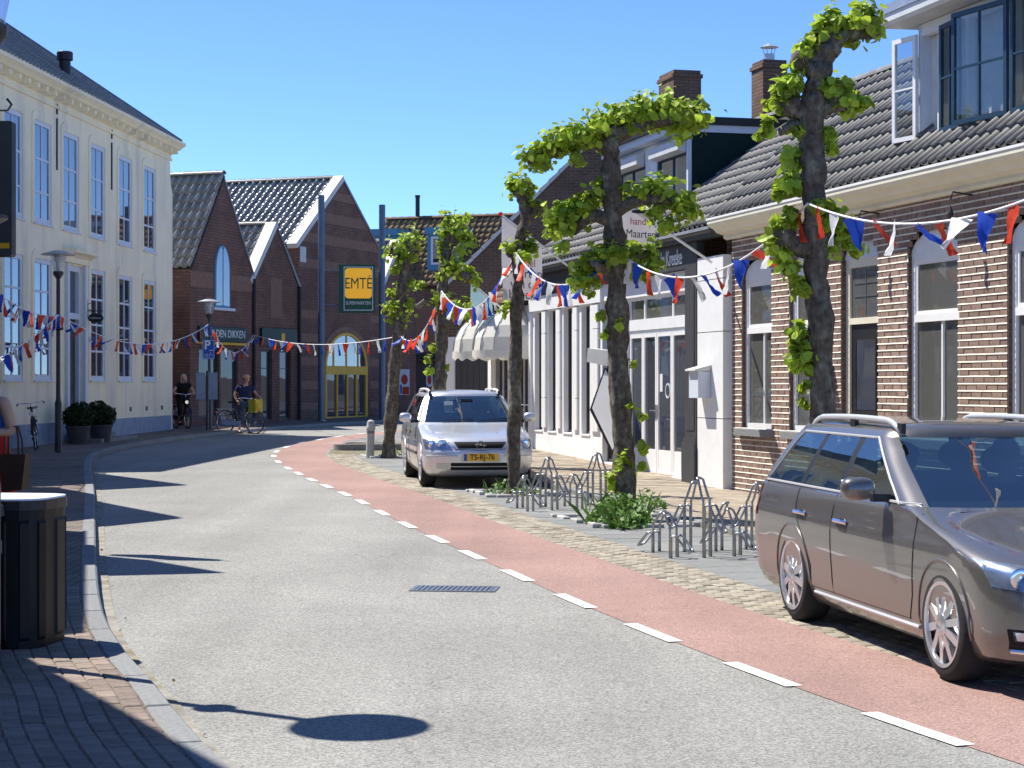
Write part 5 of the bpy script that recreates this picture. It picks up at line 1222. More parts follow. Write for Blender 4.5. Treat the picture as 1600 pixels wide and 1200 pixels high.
class Car:
    """stack of plan outlines; x forward, y left, z up, ground at z=0"""
    def __init__(s, tab, belt, wtop, pil, thA, nf=3.0, nr=3.4, riser=0.0):
        s.tab = tab; s.belt = belt; s.wtop = wtop; s.pil = pil; s.thA = thA; s.nf = nf; s.nr = nr; s.riser = riser
    def P(s, z):
        t = s.tab; zs = [r[0] for r in t]
        return [float(np.interp(z, zs, [r[k] for r in t])) for k in range(1, 6)]      # xf, xr, w, df, dr
    def front(s, z, th):
        xf, xr, w, df, dr = s.P(z); c, sn = max(0.0, math.cos(th)), max(0.0, math.sin(th)); e = 2/s.nf
        return Vector((xf-df+df*c**e, w*sn**e, z))
    def rear(s, z, th):
        xf, xr, w, df, dr = s.P(z); c, sn = max(0.0, math.cos(th)), max(0.0, math.sin(th)); e = 2/s.nr
        return Vector((xr+dr-dr*c**e, w*sn**e, z))
    def front_yz(s, y, z):
        xf, xr, w, df, dr = s.P(z); q = min(1.0, abs(y)/w)**(s.nf); return xf-df+df*(max(0.0, 1-q))**(1/s.nf)
    def side(s, x, z):
        xf, xr, w, df, dr = s.P(z)
        if x > xf-df: q = min(1.0, (x-(xf-df))/df)**s.nf; return w*(max(0.0, 1-q))**(1/s.nf)
        if x < xr+dr: q = min(1.0, ((xr+dr)-x)/dr)**s.nr; return w*(max(0.0, 1-q))**(1/s.nr)
        xm = (xf-df+xr+dr)/2; return w*(1-0.012*((x-xm)/2.0)**2)
    def outline(s, z, nF=14, nS=26, nR=10):
        xf, xr, w, df, dr = s.P(z); pts = []
        for k in range(nF): pts.append(s.front(z, math.pi/2*(k/nF)))
        xa, xb = xf-df, xr+dr
        for k in range(nS+1): x = xa+(xb-xa)*k/nS; pts.append(Vector((x, s.side(x, z), z)))
        for k in range(nR-1, -1, -1): pts.append(s.rear(z, math.pi/2*(k/nR)))
        half = pts; other = [Vector((p.x, -p.y, p.z)) for p in reversed(half[1:-1])]
        return half+other
def make_car(name, C, zs, paint, wheels, wr, ww_, label, cat, nspoke, arch_r, interior=True, trim=True):
    root = empty(name, (0, 0, 0), 0, label, cat)
    rings = [C.outline(z) for z in zs]; n = len(rings[0]); mb = MB()
    vs = [p for r in rings for p in r]; fs = []
    for i in range(len(rings)-1):
        for j in range(n): fs.append((i*n+j, i*n+(j+1) % n, (i+1)*n+(j+1) % n, (i+1)*n+j))
    fs.append(tuple(range(n))[::-1]); fs.append(tuple(range((len(rings)-1)*n, len(rings)*n)))
    mb.add(vs, fs); body_me = mb.mesh('body', paint)
    tmp = bpy.data.objects.new('tmp', body_me); COL.objects.link(tmp)
    cuts = []
    for wx in wheels:
        for sy in (-1, 1):
            c = MB(); yo = sy*(ww_-0.30); yi = sy*(ww_+0.25); lo, hi = min(yo, yi), max(yo, yi)
            prof = [(arch_r*math.cos(2*math.pi*k/40), arch_r*math.sin(2*math.pi*k/40)) for k in range(40)]
            c.prism(prof, lambda p, q, t: (wx+p, t, wr+q+0.01), lo, hi)
            co = c.build('cut', M['seat_dark']); cuts.append(co)
            md = tmp.modifiers.new('b', 'BOOLEAN'); md.operation = 'DIFFERENCE'; md.object = co; md.solver = 'EXACT'
    bpy.context.view_layer.update(); dg = bpy.context.evaluated_depsgraph_get()
    me = bpy.data.meshes.new_from_object(tmp.evaluated_get(dg)); me.name = 'body'
    bpy.data.objects.remove(tmp)
    for c in cuts: bpy.data.objects.remove(c)
    # remove the cap under the cabin, colour the wheel wells
    import bmesh as _bm
    bm = _bm.new(); bm.from_mesh(me); ztop = zs[-1]
    dele = [f for f in bm.faces if all(abs(v.co.z-ztop) < 1e-4 for v in f.verts)]
    _bm.ops.delete(bm, geom=dele, context='FACES')
    for f in bm.faces:
        ce = f.calc_center_median(); f.smooth = True
        for wx in wheels:
            r = math.hypot(ce.x-wx, ce.z-wr-0.01)
            if r < arch_r*1.002 and abs(ce.y) < ww_+0.2 and abs(ce.y) > ww_-0.32 and ce.z > 0.1:
                if abs(r-arch_r) < 0.012 or abs(abs(ce.y)-(ww_-0.30)) < 0.01: f.material_index = 1; f.smooth = False
    bm.to_mesh(me); bm.free(); me.materials.clear(); me.materials.append(paint); me.materials.append(M['seat_dark'])
    me.set_sharp_from_angle(angle=R(38))
    body = link('body', me, root)
    # ---- greenhouse
    zb, zt = zs[-1], C.wtop
    zz = [zb+(zt-zb)*k/10 for k in range(11)]
    thA = C.thA; fA = 0.985
    glass = {}
    def front_strip(t0, t1, za_, zb_, nm, material, off=0.0, nu=16, par=root):
        m_ = MB(); m_.grid(lambda u, v: C.front(za_+(zb_-za_)*v, abs(t0+(t1-t0)*u))*1.0 if True else None, 1, 1)
        m_ = MB()
        def fn(u, v):
            th = t0+(t1-t0)*u; p = C.front(za_+(zb_-za_)*v, abs(th)); return (p.x+off, p.y if th >= 0 else -p.y, p.z+off*0.3)
        m_.grid(fn, nu, 10); return m_.build(nm, material, par, True)
    def rear_strip(t0, t1, za_, zb_, nm, material, off=0.0, nu=12, par=root):
        m_ = MB()
        def fn(u, v):
            th = t0+(t1-t0)*u; p = C.rear(za_+(zb_-za_)*v, abs(th)); return (p.x-off, p.y if th >= 0 else -p.y, p.z)
        m_.grid(fn, nu, 10, flip=True); return m_.build(nm, material, par, True)
    front_strip(-thA, thA, zb, zt, 'windscreen', M['glass_car'])
    rear_strip(-0.95, 0.95, zb+0.06, zt, 'rear_window', M['glass_car'])
    rear_strip(-0.95, 0.95, zb, zb+0.06, 'tailgate_rim', paint)
    # side: x breakpoints as functions of z (belt value, roof value); windows between given pairs
    def xq(pair, z): return pair[0]+(pair[1]-pair[0])*(z-zb)/(zt-zb)
    for sy in (-1, 1):
        def A(z):     # x at the A pillar edge of the windscreen
            return C.front(z, thA)
        def side_pt(x, z): return Vector((x, sy*C.side(x, z), z))
        def strip_x(f0, f1, nm, material, za_, zb_, nu=6, par=root, off=0.0):
            m_ = MB()
            def fn(u, v):
                z = za_+(zb_-za_)*v; x = f0(z)+(f1(z)-f0(z))*u; p = side_pt(x, z); return (p.x, p.y+sy*off, p.z)
            m_.grid(fn, nu, 8, flip=(sy > 0)); return m_.build(nm, material, par, True)
        # A pillar: front arc from thA to the door glass
        first = C.pil[0][0]
        m_ = MB()
        def fnA(u, v):
            z = zb+(zt-zb)*v; x0 = C.front(z, thA).x; x1 = xq(first, z); x = x0+(x1-x0)*u; p = side_pt(min(x, x0), z); return p
        m_.grid(fnA, 6, 10, flip=(sy > 0)); m_.build('pillar', paint, root, True)
        for wi, (pa, pb, mat_after) in enumerate(C.pil):
            zl = zb+0.025; zh = zt-0.02
            strip_x(lambda z: xq(pa, z), lambda z: xq(pb, z), 'side_window', M['glass_car'], zl, zh)
            strip_x(lambda z: xq(pa, z), lambda z: xq(pb, z), 'window_rail', paint, zh, zt, par=root); strip_x(lambda z: xq(pa, z), lambda z: xq(pb, z), 'window_rail', M['black'], zb, zl)
            nxt = C.pil[wi+1][0] if wi+1 < len(C.pil) else None
            if nxt: strip_x(lambda z: xq(pb, z), lambda z: xq(nxt, z), 'pillar', M['black'] if mat_after else paint, zb, zt, 3)
        last = C.pil[-1][1]
        m_ = MB()
        def fnD(u, v):
            z = zb+(zt-zb)*v; x1 = C.rear(z, 0.95).x; x0 = xq(last, z); x = x0+(x1-x0)*u; return side_pt(x, z)
        m_.grid(fnD, 8, 10, flip=(sy > 0)); m_.build('pillar', paint, root, True)
        # bright trim line round the side glass
        tr = [side_pt(C.front(zb, thA).x-0.05+(xq(last, zb)-C.front(zb, thA).x+0.05)*k/20, zb+0.012)+Vector((0, sy*0.006, 0)) for k in range(21)]
        m_ = MB(); m_.tube(tr, 0.009, 5); m_.build('belt_trim', M['trim'] if trim else M['black'], root)
        xa_, xl_ = C.front(zb, thA).x-0.02, xq(last, zb)
        up_ = [side_pt(xq(first, zb+(zt-zb)*k/8)+0.012, zb+(zt-zb)*k/8*0.985) for k in range(9)]
        xt0, xt1 = up_[-1].x, xq(last, zt)
        up_ += [side_pt(xt0+(xt1-xt0)*k/16, zt-0.008) for k in range(1, 17)]
        up_ += [side_pt(xq(last, zt-(zt-zb)*k/8)-0.008, zt-(zt-zb)*k/8) for k in range(1, 8)]
        m_ = MB(); m_.tube([q_+Vector((0, sy*0.005, 0)) for q_ in up_], 0.009, 5); m_.build('window_trim', M['trim'] if trim else paint, root)
    # roof: rings above the window top shrinking to the crown
    def roof_rings(top_tab):
        rs = [C.outline(zt)] 
        base = rs[0]; cx = sum(p.x for p in base)/len(base)
        for f, z in top_tab: rs.append([Vector((cx+(p.x-cx)*f[0], p.y*f[1], z)) for p in base])
        m_ = MB(); n_ = len(base); V = [p for r in rs for p in r]; Fs = []
        for i in range(len(rs)-1):
            for j in range(n_): Fs.append((i*n_+j, i*n_+(j+1) % n_, (i+1)*n_+(j+1) % n_, (i+1)*n_+j))
        Fs.append(tuple(range((len(rs)-1)*n_, len(rs)*n_))); m_.add(V, Fs); return m_.build('roof', paint, root, True, 60)
    root['_rt'] = 0; del root['_rt']
    # ---- wheels
    tyre = MB(); tw = 0.11
    tyre.lathe([(wr-0.095, -tw), (wr-0.045, -tw-0.006), (wr-0.012, -tw+0.015), (wr, -tw+0.045), (wr, tw-0.045), (wr-0.012, tw-0.015), (wr-0.045, tw+0.006), (wr-0.095, tw)], n=44, axis='y', caps=False); tyre_me = tyre.mesh('tyre', M['rubber'], True, 50)
    rim = MB(); ri = wr-0.082
    rim.lathe([(ri+0.004, -tw+0.002), (ri+0.002, -tw-0.008), (ri-0.018, -tw-0.004), (ri-0.022, -tw+0.02)], n=40, axis='y', caps=False); rim_me = rim.mesh('rim', M['alloy'], True, 40)
    spk = MB(); 
    for k in range(nspoke):
        a = 2*math.pi*k/nspoke; ca, sa = math.cos(a), math.sin(a)
        def T(r, t, y): return (r*ca-t*sa, y, r*sa+t*ca)
        w0, w1 = 0.024, 0.022 if nspoke > 6 else 0.05
        if nspoke <= 6: w0 = 0.045
        spk.add([T(0.045, -w0*0.8, -tw-0.012), T(0.045, w0*0.8, -tw-0.012), T(ri*0.6, w0, -tw+0.002), T(ri-0.014, w1, -tw+0.008), T(ri-0.014, -w1, -tw+0.008), T(ri*0.6, -w0, -tw+0.002),
                 T(0.045, -w0, -tw+0.03), T(0.045, w0, -tw+0.03), T(ri-0.014, w1*1.1, -tw+0.05), T(ri-0.014, -w1*1.1, -tw+0.05)],
                [(0, 1, 2, 5), (5, 2, 3, 4), (1, 7, 8, 3, 2), (0, 5, 4, 9, 6), (3, 8, 9, 4)])
    spk_me = spk.mesh('spokes', M['alloy'])
    hub = MB(); hub.lathe([(0.075, -tw+0.03), (0.07, -tw-0.012), (0.035, -tw-0.022), (0.03, -tw-0.018)], n=18, axis='y'); hub_me = hub.mesh('hub', M['alloy'], True, 40)
    disc = MB(); disc.lathe([(ri-0.02, -0.03), (ri-0.02, -0.015)], n=24, axis='y'); disc_me = disc.mesh('brake_disc', M['seat_dark'])
    for wx in wheels:
        for sy in (-1, 1):
            w = empty('wheel', (wx, sy*(ww_-tw-0.005), wr), 0); w.parent = root
            if sy > 0: w.rotation_euler = (0, 0, math.pi)
            w.rotation_euler[1] = 0.3*wx
            for nm, me_ in (('tyre', tyre_me), ('rim', rim_me), ('spokes', spk_me), ('hub', hub_me), ('brake_disc', disc_me)): link(nm, me_, w)
    # arch lips
    for wx in wheels:
        for sy in (-1, 1):
            m_ = MB(); pts = []
            for k in range(25):
                a = R(-8+196*k/24); x = wx+(arch_r+0.004)*math.cos(a); z = wr+0.01+(arch_r+0.004)*math.sin(a)
                if z > zs[0]+0.03: pts.append(Vector((x, sy*(C.side(x, z)+0.002), z)))
            m_.tube(pts, 0.007, 6); m_.build('arch_lip', paint, root, True)
    # interior
    if interior:
        m_ = MB(); m_.box(wheels[1]-0.35, wheels[0]-0.2, -ww_+0.22, ww_-0.22, 0.35, 0.42); m_.build('cabin_floor', M['seat_dark'], root)
        xf = C.front(zb, 0).x
        m_ = MB(); m_.prism([(xf-0.14, zb-0.25), (xf-0.14, zb-0.03), (xf-0.45, zb+0.01), (xf-0.75, zb-0.05), (xf-0.75, zb-0.25)], lambda p, q, t: (p, t, q), -ww_+0.24, ww_-0.24); m_.build('dashboard', M['seat_dark'], root)
        m_ = MB(); cxw_, czw = xf-0.95, zb+0.0; m_.tube([(cxw_+0.18*math.sin(a)*0.4, 0.36+0.18*math.cos(a), czw+0.18*math.sin(a)) for a in [R(20*k) for k in range(18)]], 0.014, 6, closed=True); m_.build('steering_wheel', M['seat_dark'], root)
        for sx, mt in ((xf-1.45, 'seat_dark'), (xf-2.3, 'seat_dark')):
            for y in ((-0.37, 0.37) if sx > xf-2 else (-0.42, 0.0, 0.42)):
                m_ = MB(); m_.prism([(sx+0.1, 0.45), (sx+0.05, 0.9), (sx-0.05, zb+0.10), (sx-0.15, zb+0.10), (sx-0.1, 0.45)], lambda p, q, t: (p, t, q), y-0.22, y+0.22)
                m_.ball((sx-0.12, y, zb+0.22), (0.06, 0.14, 0.10), 10, 6); m_.build('seat', M[mt], root, True, 40)
        m_ = MB(); m_.box(wheels[1]-0.75, xf-2.45, -ww_+0.24, ww_-0.24, 0.42, zb-0.06); m_.build('luggage_cover', M['seat_dark'], root)
    return root, body, roof_rings
def side_line(C, pts, sy, off=0.001):
    out = []
    for (x0, z0), (x1, z1) in zip(pts, pts[1:]):
        for k in range(8): x = x0+(x1-x0)*k/8; z = z0+(z1-z0)*k/8; out.append(Vector((x, sy*(C.side(x, z)+off), z)))
    x, z = pts[-1]; out.append(Vector((x, sy*(C.side(x, z)+off), z))); return out
def front_patch(C, corners, off, nu=10, nv=5):
    """corners (y,z): bottom-inner, bottom-outer, top-outer, top-inner"""
    (a, b, c, d) = [Vector(p) for p in corners]; mb = MB()
    def fn(u, v):
        p = (a*(1-u)+b*u)*(1-v)+(d*(1-u)+c*u)*v; return (C.front_yz(p.x, p.y)+off, p.x, p.y)
    mb.grid(fn, nu, nv, flip=(corners[1][0] < corners[0][0])); return mb
def headlight(C, root, corners, sy):
    cs = [(sy*y, z) for y, z in corners]
    h = front_patch(C, cs, 0.006).build('headlight', M['lamp_back'], root, True)
    front_patch(C, cs, 0.016).build('lens', M['lens'], h, True)
    (a, b, c, d) = [Vector(p) for p in cs]
    for u, r in ((0.28, 0.062), (0.68, 0.068)):
        p = ((a*(1-u)+b*u)+(d*(1-u)+c*u))/2; x = C.front_yz(p.x, p.y)+0.008; mb = MB()
        hh = abs(((d*(1-u)+c*u)-(a*(1-u)+b*u)).y)*0.42; r = min(r, hh)
        mb.lathe([(r, 0.0), (r*0.9, 0.004), (r*0.45, -0.0), (0.0, 0.004)], (x, p.x, p.y), 16, axis='x', caps=False); mb.build('reflector', M['chrome'], h, True)
    return h
def mirror(C, root, x, z, sy, paint, w=0.22):
    y = sy*C.side(x, z)
    m_ = MB(); m_.cbox((x+0.01, y+sy*0.05, z+0.03), (0.06, 0.12, 0.05)); mr = m_.build('mirror', M['black'], root)
    m_ = MB()
    def fn(u, v):
        a = 2*math.pi*u; b = math.pi*(v-0.5); sx = (math.cos(b)*math.cos(a)); sz = math.cos(b)*math.sin(a); sy_ = math.sin(b)
        f = lambda q, e: math.copysign(abs(q)**e, q)
        return (x+0.02+f(sx, 0.7)*(0.085 if sx > 0 else 0.05), y+sy*(0.10+w/2)+sy*f(sy_, 0.7)*w/2, z+0.09+f(sz, 0.7)*0.075)
    m_.grid(fn, 20, 10); m_.build('housing', paint, mr, True)
    m_ = MB(); m_.cbox((x-0.036, y+sy*(0.10+w/2), z+0.09), (0.006, w*0.8, 0.11)); m_.build('mirror_glass', M['chrome'], mr)
def rails(C, root, x0, x1, z0, h, y, material, legs=(0.0, 0.5, 1.0)):
    for sy in (-1, 1):
        m_ = MB(); pts = []
        for k in range(25):
            t = k/24; x = x0+(x1-x0)*t; e = min(1, min(t, 1-t)*9); yy = y(x); pts.append(Vector((x, sy*yy, z0(x)+h*(e**0.6))))
        m_.tube(pts, 0.021, 8); rl = m_.build('roof_rail', material, root, True)
        for t in legs:
            x = x0+(x1-x0)*t; m_ = MB(); m_.cbox((x, sy*y(x), z0(x)+h*0.45), (0.09, 0.03, h*0.9)); m_.build('rail_foot', M['black'], rl)

# ---------------------------------------------------------------- grey-brown estate on the right
paintP = car_paint('grey brown metallic', (0.165, 0.155, 0.146), 0.62, 0.33)
tabP = [ # z, xf, xr, half width, df, dr
 (0.17, 2.10, -2.15, 0.80, 0.50, 0.35), (0.22, 2.30, -2.30, 0.85, 0.55, 0.35), (0.32, 2.36, -2.36, 0.885, 0.58, 0.34), (0.45, 2.385, -2.385, 0.895, 0.60, 0.32), (0.58, 2.375, -2.385, 0.905, 0.62, 0.30),
 (0.66, 2.35, -2.36, 0.908, 0.64, 0.30), (0.735, 2.27, -2.35, 0.908, 0.60, 0.30), (0.78, 2.10, -2.34, 0.905, 0.55, 0.30), (0.825, 1.87, -2.335, 0.893, 0.48, 0.30), (0.87, 1.60, -2.33, 0.885, 0.40, 0.30), (0.915, 1.32, -2.325, 0.875, 0.34, 0.30),
 (0.955, 1.13, -2.315, 0.862, 0.33, 0.30), (0.985, 1.02, -2.30, 0.845, 0.36, 0.30), (1.10, 0.75, -2.24, 0.795, 0.36, 0.30), (1.25, 0.38, -2.12, 0.725, 0.34, 0.30), (1.36, 0.14, -2.0, 0.665, 0.30, 0.28), (1.42, -0.02, -1.93, 0.625, 0.28, 0.28), (1.50, -0.2, -1.8, 0.5, 0.25, 0.25)]
CP = Car(tabP, 0.985, 1.385, [((0.62, -0.20), (-0.42, -0.42), True), ((-0.52, -0.52), (-1.22, -1.12), True), ((-1.30, -1.20), (-2.02, -1.68), False)], 1.02, 2.8, 3.4)
zsP = [0.17, 0.19, 0.22, 0.27, 0.32, 0.38, 0.45, 0.52, 0.58, 0.62, 0.66, 0.70, 0.735, 0.76, 0.78, 0.805, 0.825, 0.85, 0.87, 0.895, 0.915, 0.935, 0.955, 0.97, 0.985]
passat, pbody, proof = make_car('estate_car', CP, zsP, paintP, (1.42, -1.29), 0.333, 0.90, 'grey brown metallic estate car parked nearest the camera on the right', 'car', 10, 0.368)
proof([((0.985, 0.965), 1.415), ((0.955, 0.91), 1.44), ((0.90, 0.80), 1.462), ((0.80, 0.62), 1.478), ((0.6, 0.4), 1.488), ((0.3, 0.18), 1.492)])
for sy in (-1, 1):
    for ln in ([(0.98, 0.95), (1.0, 0.75), (0.96, 0.45), (0.90, 0.30)], [(-0.46, 0.975), (-0.46, 0.30)], [(-1.24, 0.975), (-1.22, 0.80), (-1.02, 0.62), (-0.90, 0.45), (-0.92, 0.30)], [(0.90, 0.30), (-0.92, 0.30)]):
        m_ = MB(); m_.tube(side_line(CP, ln, sy), 0.0035, 4); m_.build('door_gap', M['gap'], passat)
    m_ = MB(); m_.tube(side_line(CP, [(1.02, 0.262), (-0.86, 0.262)], sy, 0.004), 0.014, 6); m_.build('sill_strip', M['trim'], passat)
    for x in (-0.25, -1.08):
        y = sy*CP.side(x, 0.80); h_ = MB(); h_.ball((x, y-sy*0.004, 0.79), (0.085, 0.012, 0.045), 12, 6); hh = h_.build('door_handle', M['black'], passat)
        h_ = MB(); h_.tube([(x-0.10, y+sy*0.006, 0.805), (x-0.07, y+sy*0.032, 0.812), (x+0.07, y+sy*0.032, 0.812), (x+0.10, y+sy*0.006, 0.805)], 0.015, 6); h_.build('grip', M['chrome'], hh)
    mirror(CP, passat, 0.42, 0.985, sy, paintP)
    headlight(CP, passat, [(0.48, 0.575), (0.868, 0.625), (0.888, 0.765), (0.52, 0.72)], sy)
    fp = front_patch(CP, [(sy*0.50, 0.285), (sy*0.80, 0.285), (sy*0.82, 0.40), (sy*0.48, 0.40)], 0.005).build('fog_grille', M['gap'], passat, True)
    front_patch(CP, [(sy*0.54, 0.335), (sy*0.79, 0.335), (sy*0.80, 0.39), (sy*0.54, 0.39)], 0.014).build('fog_light', M['lens'], fp, True)
    front_patch(CP, [(sy*0.54, 0.34), (sy*0.78, 0.34), (sy*0.79, 0.385), (sy*0.54, 0.385)], 0.009).build('reflector', M['chrome'], fp, True)
    m_ = MB(); m_.tube([(CP.front_yz(sy*y, 0.275)+0.012, sy*y, 0.275) for y in (0.48, 0.56, 0.64, 0.72, 0.79)], 0.013, 6); m_.build('chrome_strip', M['chrome'], passat)
    m_ = MB(); m_.grid(lambda u, v: (lambda p: (p.x-0.004, sy*p.y, p.z))(CP.rear(0.72+0.24*v, 0.75+0.75*u)), 8, 5, flip=(sy < 0)); m_.build('tail_light', M['red_lens'], passat, True)
front_patch(CP, [(-0.47, 0.56), (0.47, 0.56), (0.49, 0.705), (-0.49, 0.705)], 0.006, 16).build('grille', M['gap'], passat, True)
for z in (0.59, 0.625, 0.66, 0.695):
    m_ = MB(); m_.tube([(CP.front_yz(y, z)+0.01, y, z) for y in np.linspace(-0.47, 0.47, 13)], 0.008, 5); m_.build('grille_bar', M['chrome'], passat)
front_patch(CP, [(-0.44, 0.27), (0.44, 0.27), (0.46, 0.40), (-0.46, 0.40)], 0.006, 16).build('lower_grille', M['gap'], passat, True)
m_ = MB(); m_.cbox((2.40, 0, 0.475), (0.02, 0.52, 0.11)); m_.build('number_plate', M['plate'], passat)
m_ = MB(); m_.tube([(1.05, -0.62+1.24*k/12, 0.955+0.012*math.sin(math.pi*k/12)) for k in range(13)], 0.010, 5); m_.build('wiper', M['black'], passat)
yb_ = lambda x: 0.585
rails(CP, passat, 0.02, -1.72, lambda x: 1.425-0.02*((x+0.75)/0.9)**2, 0.075, yb_, M['trim'])
# driver behind the wheel
dv = empty('person', (0, 0, 0), 0, 'driver in dark clothes sitting behind the windscreen of the grey brown car', 'person')
m_ = MB(); m_.lathe([(0.10, 0.55), (0.19, 0.62), (0.21, 0.85), (0.20, 1.0), (0.12, 1.07), (0.055, 1.10), (0.05, 1.14), (0.085, 1.18), (0.098, 1.25), (0.09, 1.32), (0.05, 1.37), (0.01, 1.38)], (-0.42, 0.37, -0.02), 16); m_.build('body', M['skin'], dv, True)
m_ = MB(); m_.lathe([(0.15, 0.50), (0.215, 0.60), (0.235, 0.85), (0.215, 1.01), (0.11, 1.075)], (-0.42, 0.37, -0.02), 16)
for q in (-1, 1): m_.tube([(-0.42, 0.37+q*0.2, 0.95), (-0.25, 0.37+q*0.23, 0.80), (-0.02, 0.37+q*0.13, 0.96)], [0.06, 0.05, 0.04], 8)
m_.build('jacket', M['navy'], dv, True)
m_ = MB(); m_.ball((-0.44, 0.37, 1.27), (0.108, 0.1, 0.10), 12, 8); m_.build('hair', M['brown_hair'], dv, True)
pf = Vector((2.52, 11.0)); pr = Vector((2.06, 13.55)); hd2 = (pf-pr).normalized(); ang = math.atan2(hd2.y, hd2.x)
left = Vector((-hd2.y, hd2.x)); mid2 = (pf+pr)/2 + left*0.90 - hd2*0.065
passat.location = (mid2.x, mid2.y, gz(mid2.y)+0.004); passat.rotation_euler = (0, math.atan(SLOPE), ang)
dv.location = passat.location; dv.rotation_euler = passat.rotation_euler

# ---------------------------------------------------------------- silver estate with the yellow plate
paintA = car_paint('silver metallic', (0.66, 0.68, 0.72), 0.6, 0.36)
tabA = [
 (0.18, 1.85, -1.95, 0.76, 0.45, 0.3), (0.23, 2.02, -2.05, 0.80, 0.50, 0.3), (0.33, 2.10, -2.12, 0.835, 0.52, 0.3), (0.45, 2.135, -2.145, 0.85, 0.52, 0.28), (0.55, 2.135, -2.145, 0.855, 0.52, 0.28), (0.60, 2.10, -2.12, 0.855, 0.52, 0.28),
 (0.67, 2.07, -2.11, 0.853, 0.52, 0.28), (0.745, 1.99, -2.10, 0.85, 0.50, 0.28), (0.80, 1.78, -2.09, 0.842, 0.45, 0.28), (0.85, 1.48, -2.085, 0.835, 0.40, 0.28), (0.90, 1.16, -2.08, 0.825, 0.36, 0.28), (0.94, 0.94, -2.07, 0.81, 0.34, 0.28), (0.97, 0.86, -2.06, 0.795, 0.36, 0.28),
 (1.10, 0.66, -2.02, 0.745, 0.36, 0.28), (1.25, 0.42, -1.95, 0.685, 0.33, 0.28), (1.36, 0.22, -1.88, 0.635, 0.30, 0.28), (1.44, 0.05, -1.8, 0.58, 0.28, 0.26)]
CA = Car(tabA, 0.97, 1.375, [((0.46, -0.02), (-0.38, -0.38), True), ((-0.46, -0.46), (-1.10, -1.02), True), ((-1.18, -1.10), (-1.85, -1.62), False)], 1.05, 2.6, 3.4)
zsA = [0.18, 0.20, 0.23, 0.28, 0.33, 0.39, 0.45, 0.50, 0.55, 0.575, 0.60, 0.635, 0.67, 0.71, 0.745, 0.775, 0.80, 0.825, 0.85, 0.875, 0.90, 0.92, 0.94, 0.955, 0.97]
astra, abody, aroof = make_car('estate_car', CA, zsA, paintA, (1.32, -1.29), 0.305, 0.845, 'silver estate car with yellow number plate parked between the trees', 'car', 6, 0.345, trim=False)
aroof([((0.985, 0.965), 1.40), ((0.955, 0.91), 1.424), ((0.90, 0.80), 1.444), ((0.80, 0.62), 1.458), ((0.6, 0.4), 1.468), ((0.3, 0.18), 1.472)])
for sy in (-1, 1):
    for ln in ([(0.92, 0.93), (0.94, 0.70), (0.90, 0.30)], [(-0.42, 0.96), (-0.42, 0.30)], [(-1.12, 0.96), (-1.08, 0.75), (-0.92, 0.50), (-0.92, 0.30)]):
        m_ = MB(); m_.tube(side_line(CA, ln, sy), 0.004, 4); m_.build('door_gap', M['gap'], astra)
    for a, b in ((0.86, -0.38), (-0.46, -0.88)):
        m_ = MB(); m_.tube(side_line(CA, [(a, 0.50), (b, 0.50)], sy, 0.004), 0.022, 6); m_.build('rub_strip', M['fascia_dark'], astra)
    for x in (-0.28, -1.0):
        y = sy*CA.side(x, 0.80); h_ = MB(); h_.ball((x, y, 0.80), (0.09, 0.016, 0.04), 12, 6); h_.build('door_handle', M['black'], astra)
    mirror(CA, astra, 0.46, 0.955, sy, paintA, 0.19)
    headlight(CA, astra, [(0.42, 0.595), (0.815, 0.595), (0.838, 0.745), (0.54, 0.765)], sy)
    m_ = MB(); m_.tube([(CA.front_yz(sy*y, 0.50)+0.005, sy*y, 0.50) for y in (0.34, 0.45, 0.55, 0.65, 0.75, 0.80)], 0.011, 5); m_.build('bumper_strip', M['coping'], astra)
    front_patch(CA, [(sy*0.47, 0.30), (sy*0.66, 0.30), (sy*0.66, 0.385), (sy*0.47, 0.385)], 0.006).build('bumper_inset', M['coping'], astra, True)
    m_ = MB(); m_.grid(lambda u, v: (lambda p: (p.x-0.004, sy*p.y, p.z))(CA.rear(0.62+0.5*v, 0.95+0.55*u)), 6, 6, flip=(sy < 0)); m_.build('tail_light', M['red_lens'], astra, True)
gr = front_patch(CA, [(-0.33, 0.615), (0.33, 0.615), (0.40, 0.71), (-0.40, 0.71)], 0.010, 16).build('grille', M['gap'], astra, True)
em = MB(); ex = CA.front_yz(0, 0.665)+0.020; em.tube([(ex, 0.058*math.cos(a), 0.665+0.058*math.sin(a)) for a in [R(20*k) for k in range(18)]], 0.007, 6, closed=True); em.tube([(ex, -0.085, 0.672), (ex, 0.02, 0.676), (ex, -0.02, 0.654), (ex, 0.085, 0.658)], 0.006, 5); em.build('badge', M['chrome'], gr)
m_ = MB(); m_.tube([(CA.front_yz(y, z)+0.004, y, z) for y, z in [(-0.60, 0.775), (-0.47, 0.70), (-0.38, 0.60), (0.0, 0.585), (0.38, 0.60), (0.47, 0.70), (0.60, 0.775)]], 0.005, 4); m_.build('bonnet_gap', M['gap'], astra)
for z0_, z1_ in ((0.285, 0.33), (0.345, 0.395)):
    front_patch(CA, [(-0.45, z0_), (0.45, z0_), (0.45, z1_), (-0.45, z1_)], 0.006, 16).build('lower_grille', M['gap'], astra, True)
m_ = MB(); px_ = CA.front_yz(0, 0.47)+0.012; m_.box(px_-0.006, px_, -0.30, 0.30, 0.415, 0.545); pl = m_.build('plate_holder', M['coping'], astra)
m_ = MB(); m_.box(px_+0.0005, px_+0.006, -0.26, 0.26, 0.425, 0.535); m_.build('number_plate', M['plate'], pl)
m_ = MB(); m_.box(px_+0.0065, px_+0.0075, -0.258, -0.215, 0.427, 0.533); m_.build('blue_band', M['sign_blue'], pl)
